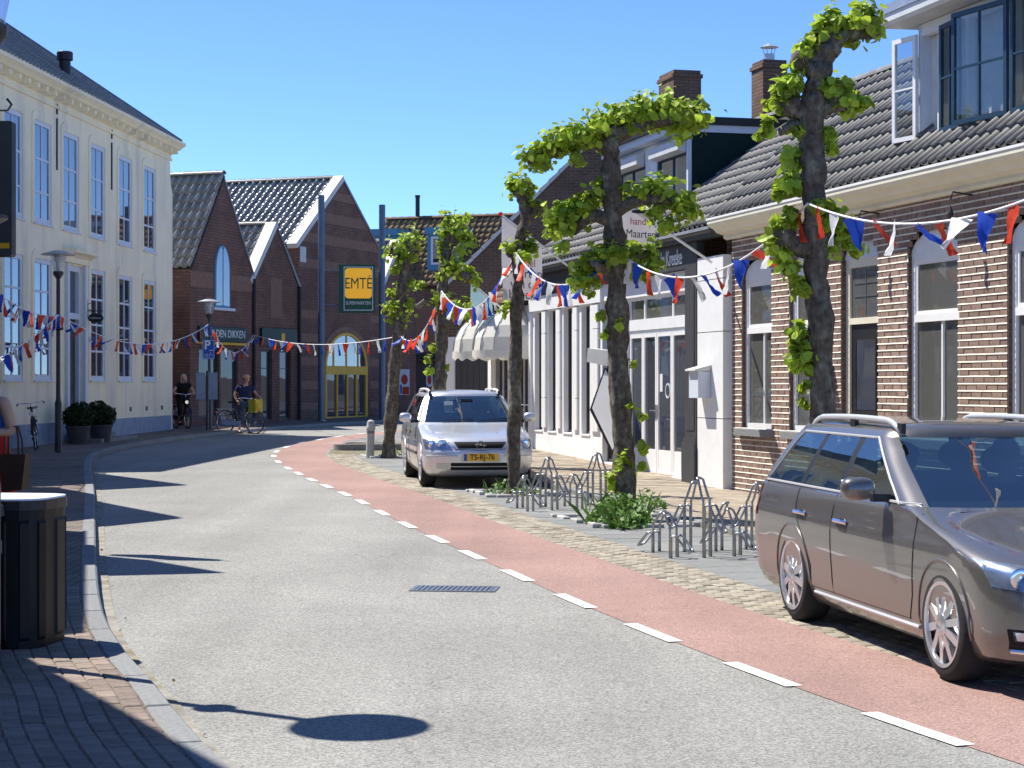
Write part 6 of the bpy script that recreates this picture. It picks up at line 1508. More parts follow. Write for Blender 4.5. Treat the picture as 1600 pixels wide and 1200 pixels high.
FX = Matrix.Rotation(R(90), 4, 'Z') @ Matrix.Rotation(R(90), 4, 'X')
put_text('TS-RJ-76', 0.115, M['dark_ink'], pl, Matrix.Translation((px_+0.008, 0.02, 0.48)) @ FX, xs=0.92, bold=0.002, depth=0.001, name='plate_lettering')
for y0_ in (0.10, -0.45):
    m_ = MB(); m_.tube([(C_.x+0.02, C_.y, C_.z+0.012) for C_ in [Vector((CA.front_yz(y0_+0.5*k/6, 0.985+0.035*k/6), y0_+0.5*k/6, 0.985+0.035*k/6)) for k in range(7)]], 0.007, 5); m_.build('wiper', M['black'], astra)
m_ = MB(); xw = CA.front(1.28, 0).x-0.04; m_.cbox((xw, 0, 1.30), (0.02, 0.20, 0.06)); m_.build('rear_mirror', M['black'], astra)
m_ = MB(); m_.cbox((CA.front_yz(-0.30, 1.22)-0.03, -0.30, 1.22), (0.004, 0.14, 0.15)); m_.build('paper_card', M['bluewhite'], astra)
rails(CA, astra, 0.05, -1.65, lambda x: 1.395-0.02*((x+0.75)/0.9)**2, 0.085, lambda x: 0.56, M['coping'])
pf = Vector((-1.46, 29.5)); pr = Vector((-1.84, 32.08)); hd2 = (pf-pr).normalized(); ang = math.atan2(hd2.y, hd2.x)
left = Vector((-hd2.y, hd2.x)); mid2 = (pf+pr)/2 + left*0.86 - hd2*0.015
astra.location = (mid2.x, mid2.y, gz(mid2.y)+0.004); astra.rotation_euler = (0, math.atan(SLOPE), ang); astra.scale = (1.03, 1.03, 1.03)
# ================================================================ POLLARDED LIMES
def tree(Y, trunk, limbs, clusters, label, seed, r0=0.2, lz=0.102, base=None):
    rr = random.Random(seed)
    b = at(trunk[0][0], 600, Y); zb = gz(Y) if base is None else base
    t = empty('lime_tree', (b.x, Y, zb), 0, label, 'tree', 'pollarded limes along the parking bays')
    off = Vector((b.x, Y, zb))
    def L(p, dy=0.0): return at(p[0], p[1], Y+dy)-off
    pts = [L(p) for p in trunk]; pts[0].z = -0.15
    # finer, knobbly trunk
    fine_ = []; rad = []
    N_ = 46
    def interp(ps, s):
        k = s*(len(ps)-1); i = min(int(k), len(ps)-2); f = k-i
        p0, p1, p2, p3 = ps[max(i-1, 0)], ps[i], ps[i+1], ps[min(i+2, len(ps)-1)]
        return 0.5*((2*p1)+(p2-p0)*f+(2*p0-5*p1+4*p2-p3)*f*f+(3*p1-p0-3*p2+p3)*f**3)
    for k in range(N_+1):
        s = k/N_; p = interp(pts, s); fine_.append(p+Vector((rr.gauss(0, 0.006), rr.gauss(0, 0.006), 0)))
        r = r0*(1.0-0.18*s)*(1+0.10*math.sin(k*0.9+seed)+rr.uniform(-0.05, 0.08))
        if s < 0.10: r *= 1+0.55*(1-s/0.10)**2
        if s > 0.93: r *= 1.18
        rad.append(r)
    mb = MB(); mb.tube(fine_, rad, 14)
    vs = mb.v; mb.v = [(x+rr.gauss(0, 0.009), y+rr.gauss(0, 0.009), z+rr.gauss(0, 0.006)) for x, y, z in vs]
    mb.build('trunk', M['bark'], t, True)
    for lb in limbs:
        pl = [L(p[:2], p[2] if len(p) > 2 else 0) for p in lb['p']]; n_ = 14; q = [interp(pl, k/n_) for k in range(n_+1)]
        rb, re = lb['r']; mb = MB(); mb.tube(q, [(rb+(re-rb)*k/n_)*(1+rr.uniform(-0.12, 0.16)) for k in range(n_+1)], 10)
        mb.ball(tuple(q[-1]), re*1.5, 9, 6)
        mb.v = [(x+rr.gauss(0, 0.007), y+rr.gauss(0, 0.007), z+rr.gauss(0, 0.007)) for x, y, z in mb.v]
        mb.build('limb', M['bark'], t, True)
    fo = MB(); tw = MB()
    for c in clusters:
        px, py, rp, n = c[:4]; dy = c[4] if len(c) > 4 else 0.0
        r = 1.02*rp/F*Y; ce = L((px, py), dy)
        for _ in range(max(3, n//14)):
            d = Vector((rr.gauss(0, 1), rr.gauss(0, 1), rr.gauss(0.3, 1))).normalized(); tw.tube([ce+d*r*0.1, ce+d*r*0.9], [0.008, 0.003], 4)
        nsub = max(2, n//12); subs = []
        for _ in range(nsub):
            d = Vector((rr.gauss(0, 1), rr.gauss(0, 1), rr.gauss(0, 1))).normalized(); subs.append(ce+d*r*rr.uniform(0.3, 0.95))
        for _ in range(n):
            sc = subs[rr.randrange(nsub)]; p = sc+Vector((rr.gauss(0, 1), rr.gauss(0, 1), rr.gauss(0, 1)))*r*0.33
            nrm = (p-ce).normalized()*0.7+Vector((rr.gauss(0, 0.45), rr.gauss(-0.2, 0.45), rr.gauss(0.5, 0.4)))
            leaf_mesh(fo, p, nrm, lz*rr.uniform(0.45, 1.15)*0.72, 0, rr)
    tag(tw.build('twigs', M['bark'], t), kind='stuff')
    tag(fo.build('foliage', M['leaf'], t), kind='stuff'); return t
T1Y, T2Y, T3Y, T4Y, T5Y = 22.9, 17.4, 27.5, 33.6, 39.0
tree(T1Y, [(980, 810), (974, 700), (966, 560), (962, 430), (957, 320), (955, 235), (950, 200)],
     [dict(p=[(953, 225), (912, 222, .1), (870, 236, .1), (832, 246)], r=(0.11, 0.06)), dict(p=[(955, 215), (1000, 196), (1045, 186, -.1), (1084, 190)], r=(0.11, 0.06)),
      dict(p=[(957, 345), (925, 338), (895, 360, .1), (880, 352)], r=(0.09, 0.05)), dict(p=[(960, 330), (1000, 312), (1040, 312), (1068, 322)], r=(0.09, 0.05)), dict(p=[(960, 430), (935, 415, -.2), (918, 408)], r=(0.06, 0.035)), dict(p=[(962, 420), (990, 405), (1008, 398)], r=(0.06, 0.035))],
     [(835, 240, 24, 110), (865, 225, 26, 150), (895, 212, 26, 150), (925, 200, 28, 170), (955, 190, 28, 170), (985, 182, 26, 150), (1015, 172, 28, 170), (1045, 170, 32, 200), (1075, 178, 28, 170), (1090, 190, 16, 60), (850, 250, 18, 60), (900, 245, 14, 40), (1065, 200, 22, 90), (940, 215, 20, 70),
      (885, 340, 26, 130), (905, 325, 22, 110), (925, 305, 20, 80), (875, 365, 20, 80), (940, 290, 12, 30), (862, 338, 12, 40), (880, 385, 14, 40), (985, 300, 18, 80), (1010, 300, 22, 120), (1040, 305, 24, 130), (1068, 318, 24, 120), (1075, 335, 18, 70), (1030, 335, 18, 60), (1045, 350, 14, 36),
      (935, 405, 22, 110), (915, 420, 20, 90), (905, 440, 16, 60), (990, 395, 22, 110), (1015, 400, 20, 90), (1025, 415, 12, 40), (965, 400, 18, 70, -.3), (930, 445, 14, 40), (995, 430, 16, 50), (940, 490, 10, 22), (948, 525, 10, 24), (968, 505, 8, 14, -.2), (985, 570, 7, 8), (1000, 650, 8, 12), (1004, 695, 10, 18), (985, 640, 8, 10, -.2), (965, 745, 16, 60), (975, 720, 14, 40, -.2), (1005, 730, 8, 12)],
     'T shaped pollarded lime with two leafy tiers before the white shop', 3, 0.132)
tree(T2Y, [(1292, 700), (1284, 580), (1277, 450), (1272, 330), (1268, 230), (1270, 150), (1282, 105), (1292, 72)],
     [dict(p=[(1288, 85), (1305, 62), (1335, 52), (1358, 48)], r=(0.10, 0.06)), dict(p=[(1268, 170), (1252, 175), (1235, 165)], r=(0.10, 0.075)), dict(p=[(1270, 175), (1292, 168), (1312, 158)], r=(0.09, 0.08)), dict(p=[(1278, 118), (1262, 105), (1252, 95)], r=(0.09, 0.075)), dict(p=[(1275, 390), (1248, 385), (1225, 372)], r=(0.10, 0.08)), dict(p=[(1275, 380), (1298, 360), (1312, 350)], r=(0.08, 0.06)), dict(p=[(1268, 200), (1240, 195), (1222, 205)], r=(0.055, 0.03))],
     [(1350, 28, 26, 150), (1330, 40, 22, 110), (1365, 45, 16, 60), (1300, 35, 22, 110), (1282, 48, 22, 120), (1262, 80, 20, 110), (1248, 95, 14, 60), (1228, 140, 22, 140), (1215, 160, 18, 90), (1240, 128, 14, 70), (1305, 140, 22, 120), (1325, 155, 22, 130), (1345, 158, 12, 40), (1295, 150, 12, 50), (1200, 200, 14, 26), (1188, 208, 10, 14), (1245, 200, 14, 40), (1295, 215, 16, 50), (1240, 245, 16, 60), (1235, 290, 20, 110), (1225, 300, 12, 40), (1300, 240, 8, 14),
      (1285, 320, 14, 40, -.2), (1300, 345, 24, 130), (1320, 365, 20, 90), (1300, 385, 18, 70), (1335, 385, 12, 40), (1222, 352, 20, 100), (1212, 380, 18, 80), (1235, 335, 14, 50), (1225, 400, 14, 50), (1238, 425, 16, 70), (1252, 445, 16, 70), (1245, 520, 16, 60), (1255, 545, 18, 80), (1240, 560, 16, 60), (1255, 575, 12, 40), (1256, 605, 8, 16), (1258, 630, 6, 10)],
     'gnarled pollarded lime standing behind the grey brown car', 5, 0.125)
tree(T3Y, [(802, 778), (804, 640), (806, 530), (809, 440), (812, 380), (822, 335), (812, 300)],
     [dict(p=[(818, 350), (832, 335), (840, 322)], r=(0.07, 0.05)), dict(p=[(810, 410), (800, 400), (795, 396)], r=(0.05, 0.03))],
     [(812, 285, 20, 130), (800, 285, 10, 30), (830, 300, 12, 50), (838, 318, 14, 50), (818, 385, 16, 70), (800, 392, 14, 60), (832, 392, 14, 50), (815, 400, 12, 40, -.2), (793, 480, 10, 22), (786, 488, 6, 10)],
     'slender crooked lime trunk in front of the silver car', 9, 0.095)
tree(T4Y, [(684, 730), (687, 620), (690, 520), (692, 440), (698, 390), (708, 350)],
     [dict(p=[(692, 430), (712, 425), (730, 432)], r=(0.09, 0.05)), dict(p=[(690, 480), (668, 470), (655, 478)], r=(0.06, 0.04)), dict(p=[(700, 385), (715, 375), (722, 368)], r=(0.07, 0.05))],
     [(708, 345, 20, 120), (690, 365, 12, 50), (720, 362, 18, 90), (728, 380, 14, 60), (690, 385, 12, 50), (715, 395, 14, 50), (688, 402, 10, 40), (708, 420, 18, 90), (728, 428, 18, 90), (740, 440, 12, 40), (685, 430, 10, 30), (700, 475, 22, 110), (725, 480, 18, 70), (680, 465, 12, 40), (660, 450, 8, 20), (672, 540, 8, 26), (674, 560, 8, 26), (672, 580, 8, 22), (695, 575, 6, 10)],
     'lime tree right behind the silver car with ivy tufts on its trunk', 11, 0.11)
tree(T5Y, [(606, 716), (612, 630), (620, 540), (628, 460), (634, 410), (642, 380)],
     [dict(p=[(628, 480), (612, 482), (602, 486)], r=(0.08, 0.05)), dict(p=[(636, 405), (620, 398), (610, 392)], r=(0.08, 0.05))],
     [(645, 375, 18, 110), (628, 385, 16, 80), (612, 392, 14, 60), (650, 385, 12, 40), (628, 410, 14, 60), (618, 420, 10, 40), (645, 400, 10, 36), (632, 445, 14, 60), (645, 440, 8, 24), (615, 480, 14, 80), (630, 490, 18, 90), (640, 475, 12, 40), (605, 490, 12, 40), (610, 460, 8, 24), (622, 500, 12, 40)],
     'farthest lime tree leaning right beside the bollard', 13, 0.13)
tree(12.0, [(1822, 900), (1818, 700), (1812, 450), (1808, 250), (1805, 150)], [dict(p=[(1806, 200), (1850, 180), (1890, 190)], r=(0.1, 0.06)), dict(p=[(1806, 210), (1770, 195), (1740, 200)], r=(0.1, 0.06))],
     [(1880, 180, 30, 100), (1800, 150, 30, 120), (1745, 190, 30, 100)], 'lime tree just outside the right edge holding the bunting', 17, 0.14)

# ground cover at the tree feet
def weeds(Y, px, py, rx, ry, n, sz, label, leafm, seed, hz=0.3):
    c = onroad(px, py); o = empty('ground_cover', c, 0, label, 'plant'); rr = random.Random(seed); mb = MB()
    for _ in range(n):
        a = rr.uniform(0, 6.28); q = math.sqrt(rr.random()); p = Vector((rx*q*math.cos(a), ry*q*math.sin(a), rr.uniform(0.02, hz*(1.05-q*q))))
        leaf_mesh(mb, p, Vector((rr.gauss(0, .5), rr.gauss(-.2, .5), 1)), sz*rr.uniform(0.5, 1.2), 0, rr)
    f = mb.build('leaves', leafm, o); tag(f, kind='stuff')
    gm = MB()
    for _ in range(n//14):
        a = rr.uniform(0, 6.28); q = math.sqrt(rr.random())*1.1; p = Vector((rx*q*math.cos(a), ry*q*math.sin(a), 0)); h = rr.uniform(0.1, hz*1.2); d = Vector((rr.gauss(0, .3), rr.gauss(0, .3), 1))
        s_ = Vector((0.006, 0, 0)); gm.add([p-s_, p+s_, p+d*h*0.6+s_*0.6, p+d*h+Vector((d.x*h*0.4, d.y*h*0.4, -0.02))], [(0, 1, 2, 3)])
    tag(gm.build('blades', M['leaf_dark'], o), kind='stuff'); return o
weeds(T1Y, 968, 818, 0.40, 0.95, 1500, 0.045, 'dense green ground cover round the foot of the T shaped lime', M['leaf_dark'], 2, 0.36)
weeds(T1Y, 1010, 800, 0.30, 0.6, 240, 0.045, 'smaller leafy clump right of the T shaped lime foot', M['leaf_dark'], 3, 0.3)
weeds(T3Y, 800, 772, 0.42, 0.6, 240, 0.035, 'grassy weeds round the slender trunk before the silver car', M['leaf_dark'], 4, 0.26)
weeds(T5Y, 615, 714, 0.35, 0.4, 60, 0.03, 'sparse weeds at the foot of the farthest lime', M['leaf_dark'], 5, 0.18)
# edging stones round the tree beds
def edging(px, py, rx, ry, n, label):
    c = onroad(px, py); o = empty('bed_edging', c, R(15), label, 'edging stones')
    for k in range(n):
        a = 2*math.pi*k/n; x, y = rx*math.copysign(abs(math.cos(a))**0.4, math.cos(a)), ry*math.copysign(abs(math.sin(a))**0.4, math.sin(a))
        mb = MB(); l_ = 0.15+rnd.uniform(-0.02, 0.02); mb.bbox(-l_, l_, -0.045, 0.045, -0.05, 0.035+rnd.uniform(0, 0.02), 0.012)
        s_ = mb.build('stone', M['stone'], o); s_.location = (x, y, 0); s_.rotation_euler = (0, 0, 0 if abs(math.sin(a)) > 0.7 else R(90))
edging(975, 815, 0.60, 0.95, 16, 'pale edging stones round the ground cover of the T shaped lime')
edging(803, 772, 0.52, 0.70, 14, 'pale edging stones round the slender trunk bed')
edging(612, 714, 0.55, 0.65, 12, 'pale edging stones round the farthest tree bed')

# ================================================================ BUNTING
fm = [M['flag_r'], M['flag_w'], M['flag_b']]
flag_me = []
for v in range(9):
    mb = MB(); rr = random.Random(v); sw_, tw_ = rr.uniform(-0.5, 0.5), rr.uniform(-0.5, 0.5)
    def fn(u, w_):
        half = 0.105*(1-w_*0.92); x = (u-0.5)*2*half; z = -0.29*w_
        return (x+0.05*w_*w_*tw_, 0.16*w_*w_*sw_+0.04*math.sin(4.5*w_+u*5+v)*w_, z)
    mb.grid(fn, 3, 5); flag_me.append(mb.mesh('flag', fm[v % 3], True))
def bunting(A, B, sag, label, cnt=None, start=0, scale=1.0):
    A = Vector(A); B = Vector(B); g_ = empty('bunting', (0, 0, 0), 0, label, 'bunting', 'red white and blue bunting')
    g_.location = A
    pt = lambda t: (B-A)*t+Vector((0, 0, -4*sag*t*(1-t)))
    mb = MB(); mb.tube([pt(k/28) for k in range(29)], 0.011, 5); mb.build('cord', M['cord'], g_)
    Ln = (B-A).length; n_ = cnt or max(3, int(Ln/0.30))
    rr = random.Random(int(Ln*100))
    for k in range(n_):
        t = (k+0.5)/n_; p = pt(t); d = pt(min(1, t+0.01))-pt(t); a = math.atan2(d.y, d.x)
        o = link('flag', flag_me[((k+start) % 3)+3*rr.randrange(3)], g_); o.location = p
        o.rotation_euler = (rr.gauss(0.1, 0.35), rr.gauss(0, 0.25), a+rr.gauss(0, 0.45)); o.scale = (scale, scale, scale)
    return g_
t2 = at(1262, 318, T2Y-0.25); t1r = at(975, 400, T1Y-0.2); t1l = at(950, 398, T1Y-0.2); t3 = at(806, 395, T3Y-0.2); t4 = at(690, 455, T4Y-0.2); t5 = at(626, 525, T5Y-0.2)
t6 = Vector((4.15, 12.0, 3.45))
bunting(t2, t6, 0.36, 'bunting from the gnarled lime to beyond the right edge, before the cottage', 14)
bunting(t1r, t2, 0.45, 'bunting between the T shaped lime and the gnarled lime', 15, 1)
bunting(t1l, t3, 0.42, 'bunting between the T shaped lime and the slender trunk', 15, 2)
bunting(t3, t4, 0.55, 'bunting between the slender trunk and the tree behind the silver car', 17, 0)
bunting(t4, t5, 0.40, 'tangled bunting between the two farthest limes', 17, 1)
lp1 = at(92, 492, 39.7); lp2 = at(327, 506, 55.5); gut_ = at(396, 523, 62.4)
bunting(lp1, lp2, 0.62, 'long bunting between the two lamp posts before the cream house', 30, 0)
bunting(lp2, gut_, 0.72, 'bunting sagging between the far lamp post and the shop downpipe', 16, 2)
bunting(gut_, t5, 0.25, 'bunting crossing the road from the shop downpipe to the farthest lime', 24, 1, 1.0)
bunting(at(-40, 425, 27), lp1, 0.22, 'upper bunting from the left edge to the near lamp post', 20, 1)
bunting(at(-60, 590, 24), lp1, 0.10, 'lower bunting from the left edge to the near lamp post', 20, 2)

# ================================================================ LAMP POSTS
def lamp_post(loc, H, label):
    t = empty('street_lamp', loc, 0, label, 'lamp post', 'street lamps on the left pavement')
    mb = MB(); mb.lathe([(0.075, 0), (0.075, 1.05), (0.055, 1.12), (0.048, 1.2), (0.042, H-0.62), (0.04, H-0.6)], n=14); mb.build('post', M['dark_metal'], t, True, 40)
    mb = MB(); mb.lathe([(0.04, H-0.62), (0.05, H-0.60), (0.11, H-0.52), (0.115, H-0.46), (0.10, H-0.45)], n=16); mb.build('collar', M['dark_metal'], t, True, 40)
    mb = MB(); mb.lathe([(0.095, H-0.46), (0.12, H-0.34), (0.17, H-0.09)], n=18, caps=False); mb.build('glass', M['glass_lamp'], t, True)
    mb = MB(); mb.lathe([(0.03, H-0.44), (0.05, H-0.38), (0.05, H-0.25), (0.09, H-0.22), (0.09, H-0.10)], n=14); mb.build('bulb', M['paper'], t, True)
    mb = MB(); mb.lathe([(0.36, H-0.10), (0.37, H-0.085), (0.22, H-0.045), (0.12, H-0.01), (0.02, H)], n=24); mb.build('hat', M['zinc'], t, True, 50)
    mb = MB(); mb.lathe([(0.045, 0), (0.12, 0.04), (0.12, 0.06), (0.05, 0.07)], (0, 0, 2.6), n=12); mb.build('ring', M['dark_metal'], t); return t
lA = Vector((at(91, 600, 39.7).x, 39.7, gz(39.7)+0.10)); lamp_post(lA, CAMZ+(600-391)/F*39.7-lA.z, 'lamp post with flat hat standing before the cream house')
lB = Vector((at(327, 600, 55.5).x, 55.5, gz(55.5)+0.10)); lamp_post(lB, CAMZ+(600-467)/F*55.5-lB.z, 'farther lamp post carrying the blue parking sign')
lC = Vector((-3.12, 11.05, gz(11)+0.10)); lamp_post(lC, 4.25, 'nearest lamp post, cut by the top left corner')
# ================================================================ PARKING SIGN + NOTICE BOARD
ps = empty('parking_sign', (lB.x-0.0, lB.y-0.14, 0), R(4), 'blue parking sign with white P, arrow and bicycle on the far lamp post', 'sign')
zc = CAMZ+(600-546)/F*55.4; w_, h_ = 0.36, 0.58
mb = MB(); mb.prism(rrect(-w_/2, w_/2, zc-h_/2, zc+h_/2, 0.04), lambda p, q, t: (p, t, q), 0, 0.02); mb.build('panel', M['sign_blue'], ps)
mb = MB(); rect_frame(mb, -w_/2+0.012, w_/2-0.012, zc-h_/2+0.012, zc+h_/2-0.012, -0.003, -0.0005, 0.012); mb.build('border', M['bluewhite'], ps)
put_text('P', 0.36, M['white'], ps, Matrix.Translation((-0.035, -0.003, zc+0.12)) @ FACE, bold=0.008, depth=0.002)
mb = MB(); mb.box(0.03, 0.14, -0.004, -0.0005, zc-0.035, zc-0.02); mb.prism([(0.02, zc-0.0275), (0.06, zc+0.0), (0.06, zc-0.055)], lambda p, q, t: (p, t, q), -0.004, -0.0006); mb.build('arrow', M['white'], ps)
mb = MB()
for cx in (-0.08, 0.08): mb.tube([(cx+0.055*math.cos(a), -0.003, zc-0.20+0.055*math.sin(a)) for a in [R(24*k) for k in range(15)]], 0.004, 4, closed=True)
mb.tube([(-0.08, -0.003, zc-0.20), (-0.03, -0.003, zc-0.12), (0.06, -0.003, zc-0.12), (0.0, -0.003, zc-0.20), (-0.08, -0.003, zc-0.20)], 0.004, 4); mb.tube([(0.08, -0.003, zc-0.20), (0.055, -0.003, zc-0.09), (0.09, -0.003, zc-0.09)], 0.004, 4); mb.build('bicycle_symbol', M['white'], ps)
nb_ = empty('notice_board', (lB.x, lB.y-0.5, gz(55)+0.1), R(5), 'pale blue two panel notice board strapped round a post below the parking sign', 'notice board')
zc = CAMZ+(600-603)/F*55-gz(55)-0.1
for x in (-0.17, 0.19):
    mb = MB(); mb.box(x-0.13, x+0.13, -0.02, 0.02, zc-0.40, zc+0.40); mb.build('panel', M['bluegrey'], nb_)
mb = MB(); mb.tube([(0.02, 0.05, 0), (0.02, 0.05, zc+0.45)], 0.045, 8); mb.build('post', M['dark_metal'], nb_)
# ================================================================ BANNERS ON POLES
def banner(px_base, py_base, px_tip, py_tip, Yb, Yt, w, h, label, lines, clothm, leafs=0):
    a = at(px_base, py_base, Yb); b = at(px_tip, py_tip, Yt)
    t = empty('pole_banner', a, 0, label, 'banner', 'banners on slanting poles'); d = b-a
    mb = MB(); mb.tube([(0, 0, 0), tuple(d)], 0.022, 8); mb.build('pole', M['white'], t)
    mb = MB(); mb.ball(tuple(d*1.01), 0.04, 8, 6); mb.build('knob', M['flag_r'], t)
    u = d.normalized(); p1 = d*0.99; p0 = d-u*w
    dx_ = Vector((p1.x-p0.x, p1.y-p0.y, 0))
    mb = MB()
    zlow = min(p0.z, p1.z)-h
    def fn(s, v):
        q = p0+(p1-p0)*s; z = q.z+(zlow-q.z)*v; return (q.x+0.02*math.sin(v*5+s*3)*v, q.y+0.05*math.sin(v*4+s*5)*v, z)
    mb.grid(fn, 8, 10); bn = mb.build('cloth', clothm, t, True)
    ax = Vector((p0.x-p1.x, p0.y-p1.y, 0)).normalized(); nrm = Vector((ax.y, -ax.x, 0))
    m = Matrix.Identity(4); m.col[0][:3] = ax; m.col[1][:3] = (0, 0, 1); m.col[2][:3] = nrm
    wd = abs((p0-p1).xy.length)
    for txt, sz, fr_, mt, sx in lines:
        c = (p0+p1)/2; m2 = m.copy(); m2.col[3][:3] = (c.x+nrm.x*0.075, c.y+nrm.y*0.075, zlow+h*fr_)
        put_text(txt, sz, mt, bn, m2, depth=0.001, xs=sx)
    return t, bn, m, zlow, (p0+p1)/2, nrm
txt = [('handel', 0.19, 0.72, M['red_ink'], 0.95), ('Maarten', 0.22, 0.44, M['dark_ink'], 0.95), ('van de', 0.22, 0.20, M['dark_ink'], 0.95)]
b1_ = banner(1112, 410, 968, 312, 28.2, 27.2, 0.74, 0.46, 'nearer off white banner with red and black lettering beside the T shaped lime', [('handel', 0.155, 1.02, M['red_ink'], 1.0), ('Maarten', 0.17, 0.62, M['dark_ink'], 1.0), ('van de', 0.17, 0.26, M['dark_ink'], 1.0)], M['cloth_white'])
fish = MB(); c_ = b1_[4]+b1_[5]*0.075; fish.prism([(c_.x+0.16*math.cos(a)*1.0+(0.10 if abs(math.cos(a)) < 0.01 else 0), b1_[3]+0.62+0.028*math.sin(a)) for a in [R(20*k) for k in range(18)]], lambda p, q, t: (p, c_.y+t, q), -0.002, 0.002); fish.build('emblem', M['dark_ink'], b1_[1])
banner(900, 425, 783, 335, 34.2, 33.2, 1.05, 1.0, 'second off white banner with black lettering behind the slender trunk', [('handel', 0.19, 0.66, M['red_ink'], 1.0), ('Maarten', 0.24, 0.47, M['dark_ink'], 1.0), ('van de', 0.24, 0.28, M['dark_ink'], 1.0), ('Kreeke', 0.24, 0.09, M['dark_ink'], 1.0)], M['cloth_white'])
banner(800, 495, 735, 440, 40.5, 39.6, 0.75, 0.45, 'pale blue banner on a slanting pole above the awnings', [], mat('pale blue cloth', (0.40, 0.62, 0.68), 0.8, 0.05, 3, transl=0.25))

# ================================================================ CYCLE RACKS
def hoop(parent, x, y, h, rot, gap=0.085, lean=0.17):
    """twin upright bent over into a closed loop, with a lower wheel loop in front"""
    mb = MB(); r = 0.0125
    top = []
    for k in range(7):
        a = math.pi*k/6; top.append((-gap*math.cos(a)*1.0, lean, h+0.02*math.sin(a)))
    pts = [(-gap, 0, 0), (-gap, 0, h*0.74), (-gap, 0.02, h*0.79)] + [(p[0]*0.75, p[1]+0.03*math.sin(math.pi*i/6), p[2]) for i, p in enumerate(top)] + [(gap, 0.02, h*0.79), (gap, 0, h*0.74), (gap, 0, 0)]
    mb.tube(pts, r, 8); o = mb.build('hoop', M['steel'], parent, True); o.location = (x, y, 0); o.rotation_euler = (0, 0, rot)
    mb = MB(); hl = h*0.52
    pts = [(-gap, -0.012, 0), (-gap, -0.012, hl*0.95), (-gap, -0.04, hl), (-gap, -0.07, hl*0.97), (-gap*0.9, -0.17, hl*0.42), (-gap*0.5, -0.20, hl*0.33), (gap*0.5, -0.20, hl*0.33), (gap*0.9, -0.17, hl*0.42), (gap, -0.07, hl*0.97), (gap, -0.04, hl), (gap, -0.012, hl*0.95), (gap, -0.012, 0)]
    if h > 0.5: pts = [(p[0], p[1], p[2]+h*0.16 if 0 < p[2] else p[2]) for p in pts]
    mb.tube(pts, r, 8); o = mb.build('wheel_loop', M['steel'], parent, True); o.location = (x, y-0.02, 0); o.rotation_euler = (0, 0, rot)
for (pxs, lab) in (([(1026, 863, 0.40, 237), (1052, 872, 0.42, 57), (1075, 862, 0.70, 237), (1104, 871, 0.76, 57), (1124, 861, 0.48, 237), (1151, 869, 0.45, 57), (1171, 858, 0.66, 237), (1196, 866, 0.7, 57)], 'nearer steel cycle rack of bent hoops beside the grey brown car'),
                   ([(813, 794, 0.42, 237), (828, 799, 0.42, 57), (849, 793, 0.66, 237), (866, 797, 0.66, 57), (887, 791, 0.42, 237), (905, 796, 0.44, 57), (923, 790, 0.68, 237), (942, 795, 0.72, 57)], 'farther steel cycle rack of bent hoops left of the T shaped lime')):
    b = onroad(pxs[0][0], pxs[0][1]); t = empty('cycle_rack', b, 0, lab, 'bicycle rack', 'steel cycle racks')
    for px, py, h, ro in pxs:
        p = onroad(px, py)-b; hoop(t, p.x, p.y, h, R(ro), 0.068, 0.065)
# ================================================================ BOLLARD
bo = onroad(578, 716); t = empty('bollard', bo, 0, 'slightly leaning grey concrete bollard beside the farthest lime', 'bollard', rot=(0, R(1.5), 0))
mb = MB(); mb.lathe([(0.085, -0.05), (0.085, 0.60), (0.10, 0.62), (0.10, 0.66), (0.085, 0.69), (0.085, 0.72), (0.07, 0.78), (0.03, 0.81)], n=14); mb.build('post', M['stone'], t, True, 35)
mb = MB(); mb.lathe([(0.087, 0.52), (0.087, 0.58)], n=14); mb.build('band', M['kerb'], t)
# ================================================================ LITTER BIN
tb = empty('litter_bin', (-3.26, 11.85, gz(12)+0.10), R(-8), 'large black litter bin with its lid coloured for the sky reflection at the left edge', 'litter bin')
oct_ = [(0.36*math.copysign(abs(math.cos(R(a)))**0.55, math.cos(R(a))), 0.33*math.copysign(abs(math.sin(R(a)))**0.55, math.sin(R(a)))) for a in range(0, 360, 15)]
mb = MB(); mb.prism(oct_, lambda p, q, t: (p, q, t), 0.0, 0.86); mb.build('body', M['bin_black'], tb)
for k in range(0, 24, 2):
    a = Vector(oct_[k]); b = Vector(oct_[(k+1) % 24]); d = (b-a)
    if d.length < 0.05: continue
    n_ = Vector((d.y, -d.x)).normalized(); mb = MB(); a2, b2 = a+n_*0.012+d*0.06, b+n_*0.012-d*0.06
    mb.add([(a.x, a.y, 0.05), (b.x, b.y, 0.05), (b.x, b.y, 0.80), (a.x, a.y, 0.80), (a2.x, a2.y, 0.07), (b2.x, b2.y, 0.07), (b2.x, b2.y, 0.78), (a2.x, a2.y, 0.78)], [(4, 5, 6, 7), (0, 1, 5, 4), (1, 2, 6, 5), (2, 3, 7, 6), (3, 0, 4, 7)]); mb.build('side_panel', M['bin_black'], tb)
mb = MB(); mb.prism([(x*1.04, y*1.04) for x, y in oct_], lambda p, q, t: (p, q, t), 0.862, 0.92); mb.build('rim', M['black'], tb)
mb = MB(); mb.prism([(x*1.02, y*1.02) for x, y in oct_], lambda p, q, t: (p, q, t), 0.922, 0.934); mb.build('lid', M['bluewhite'], tb)  # pale blue colour puts a sky reflection on the lid
mb = MB(); mb.box(0.02, 0.16, -0.36, -0.32, 0.83, 0.90); mb.build('latch', M['steel'], tb)
mb = MB(); mb.box(0.05, 0.15, -0.350, -0.338, 0.60, 0.68); mb.build('sticker', M['kerb'], tb)
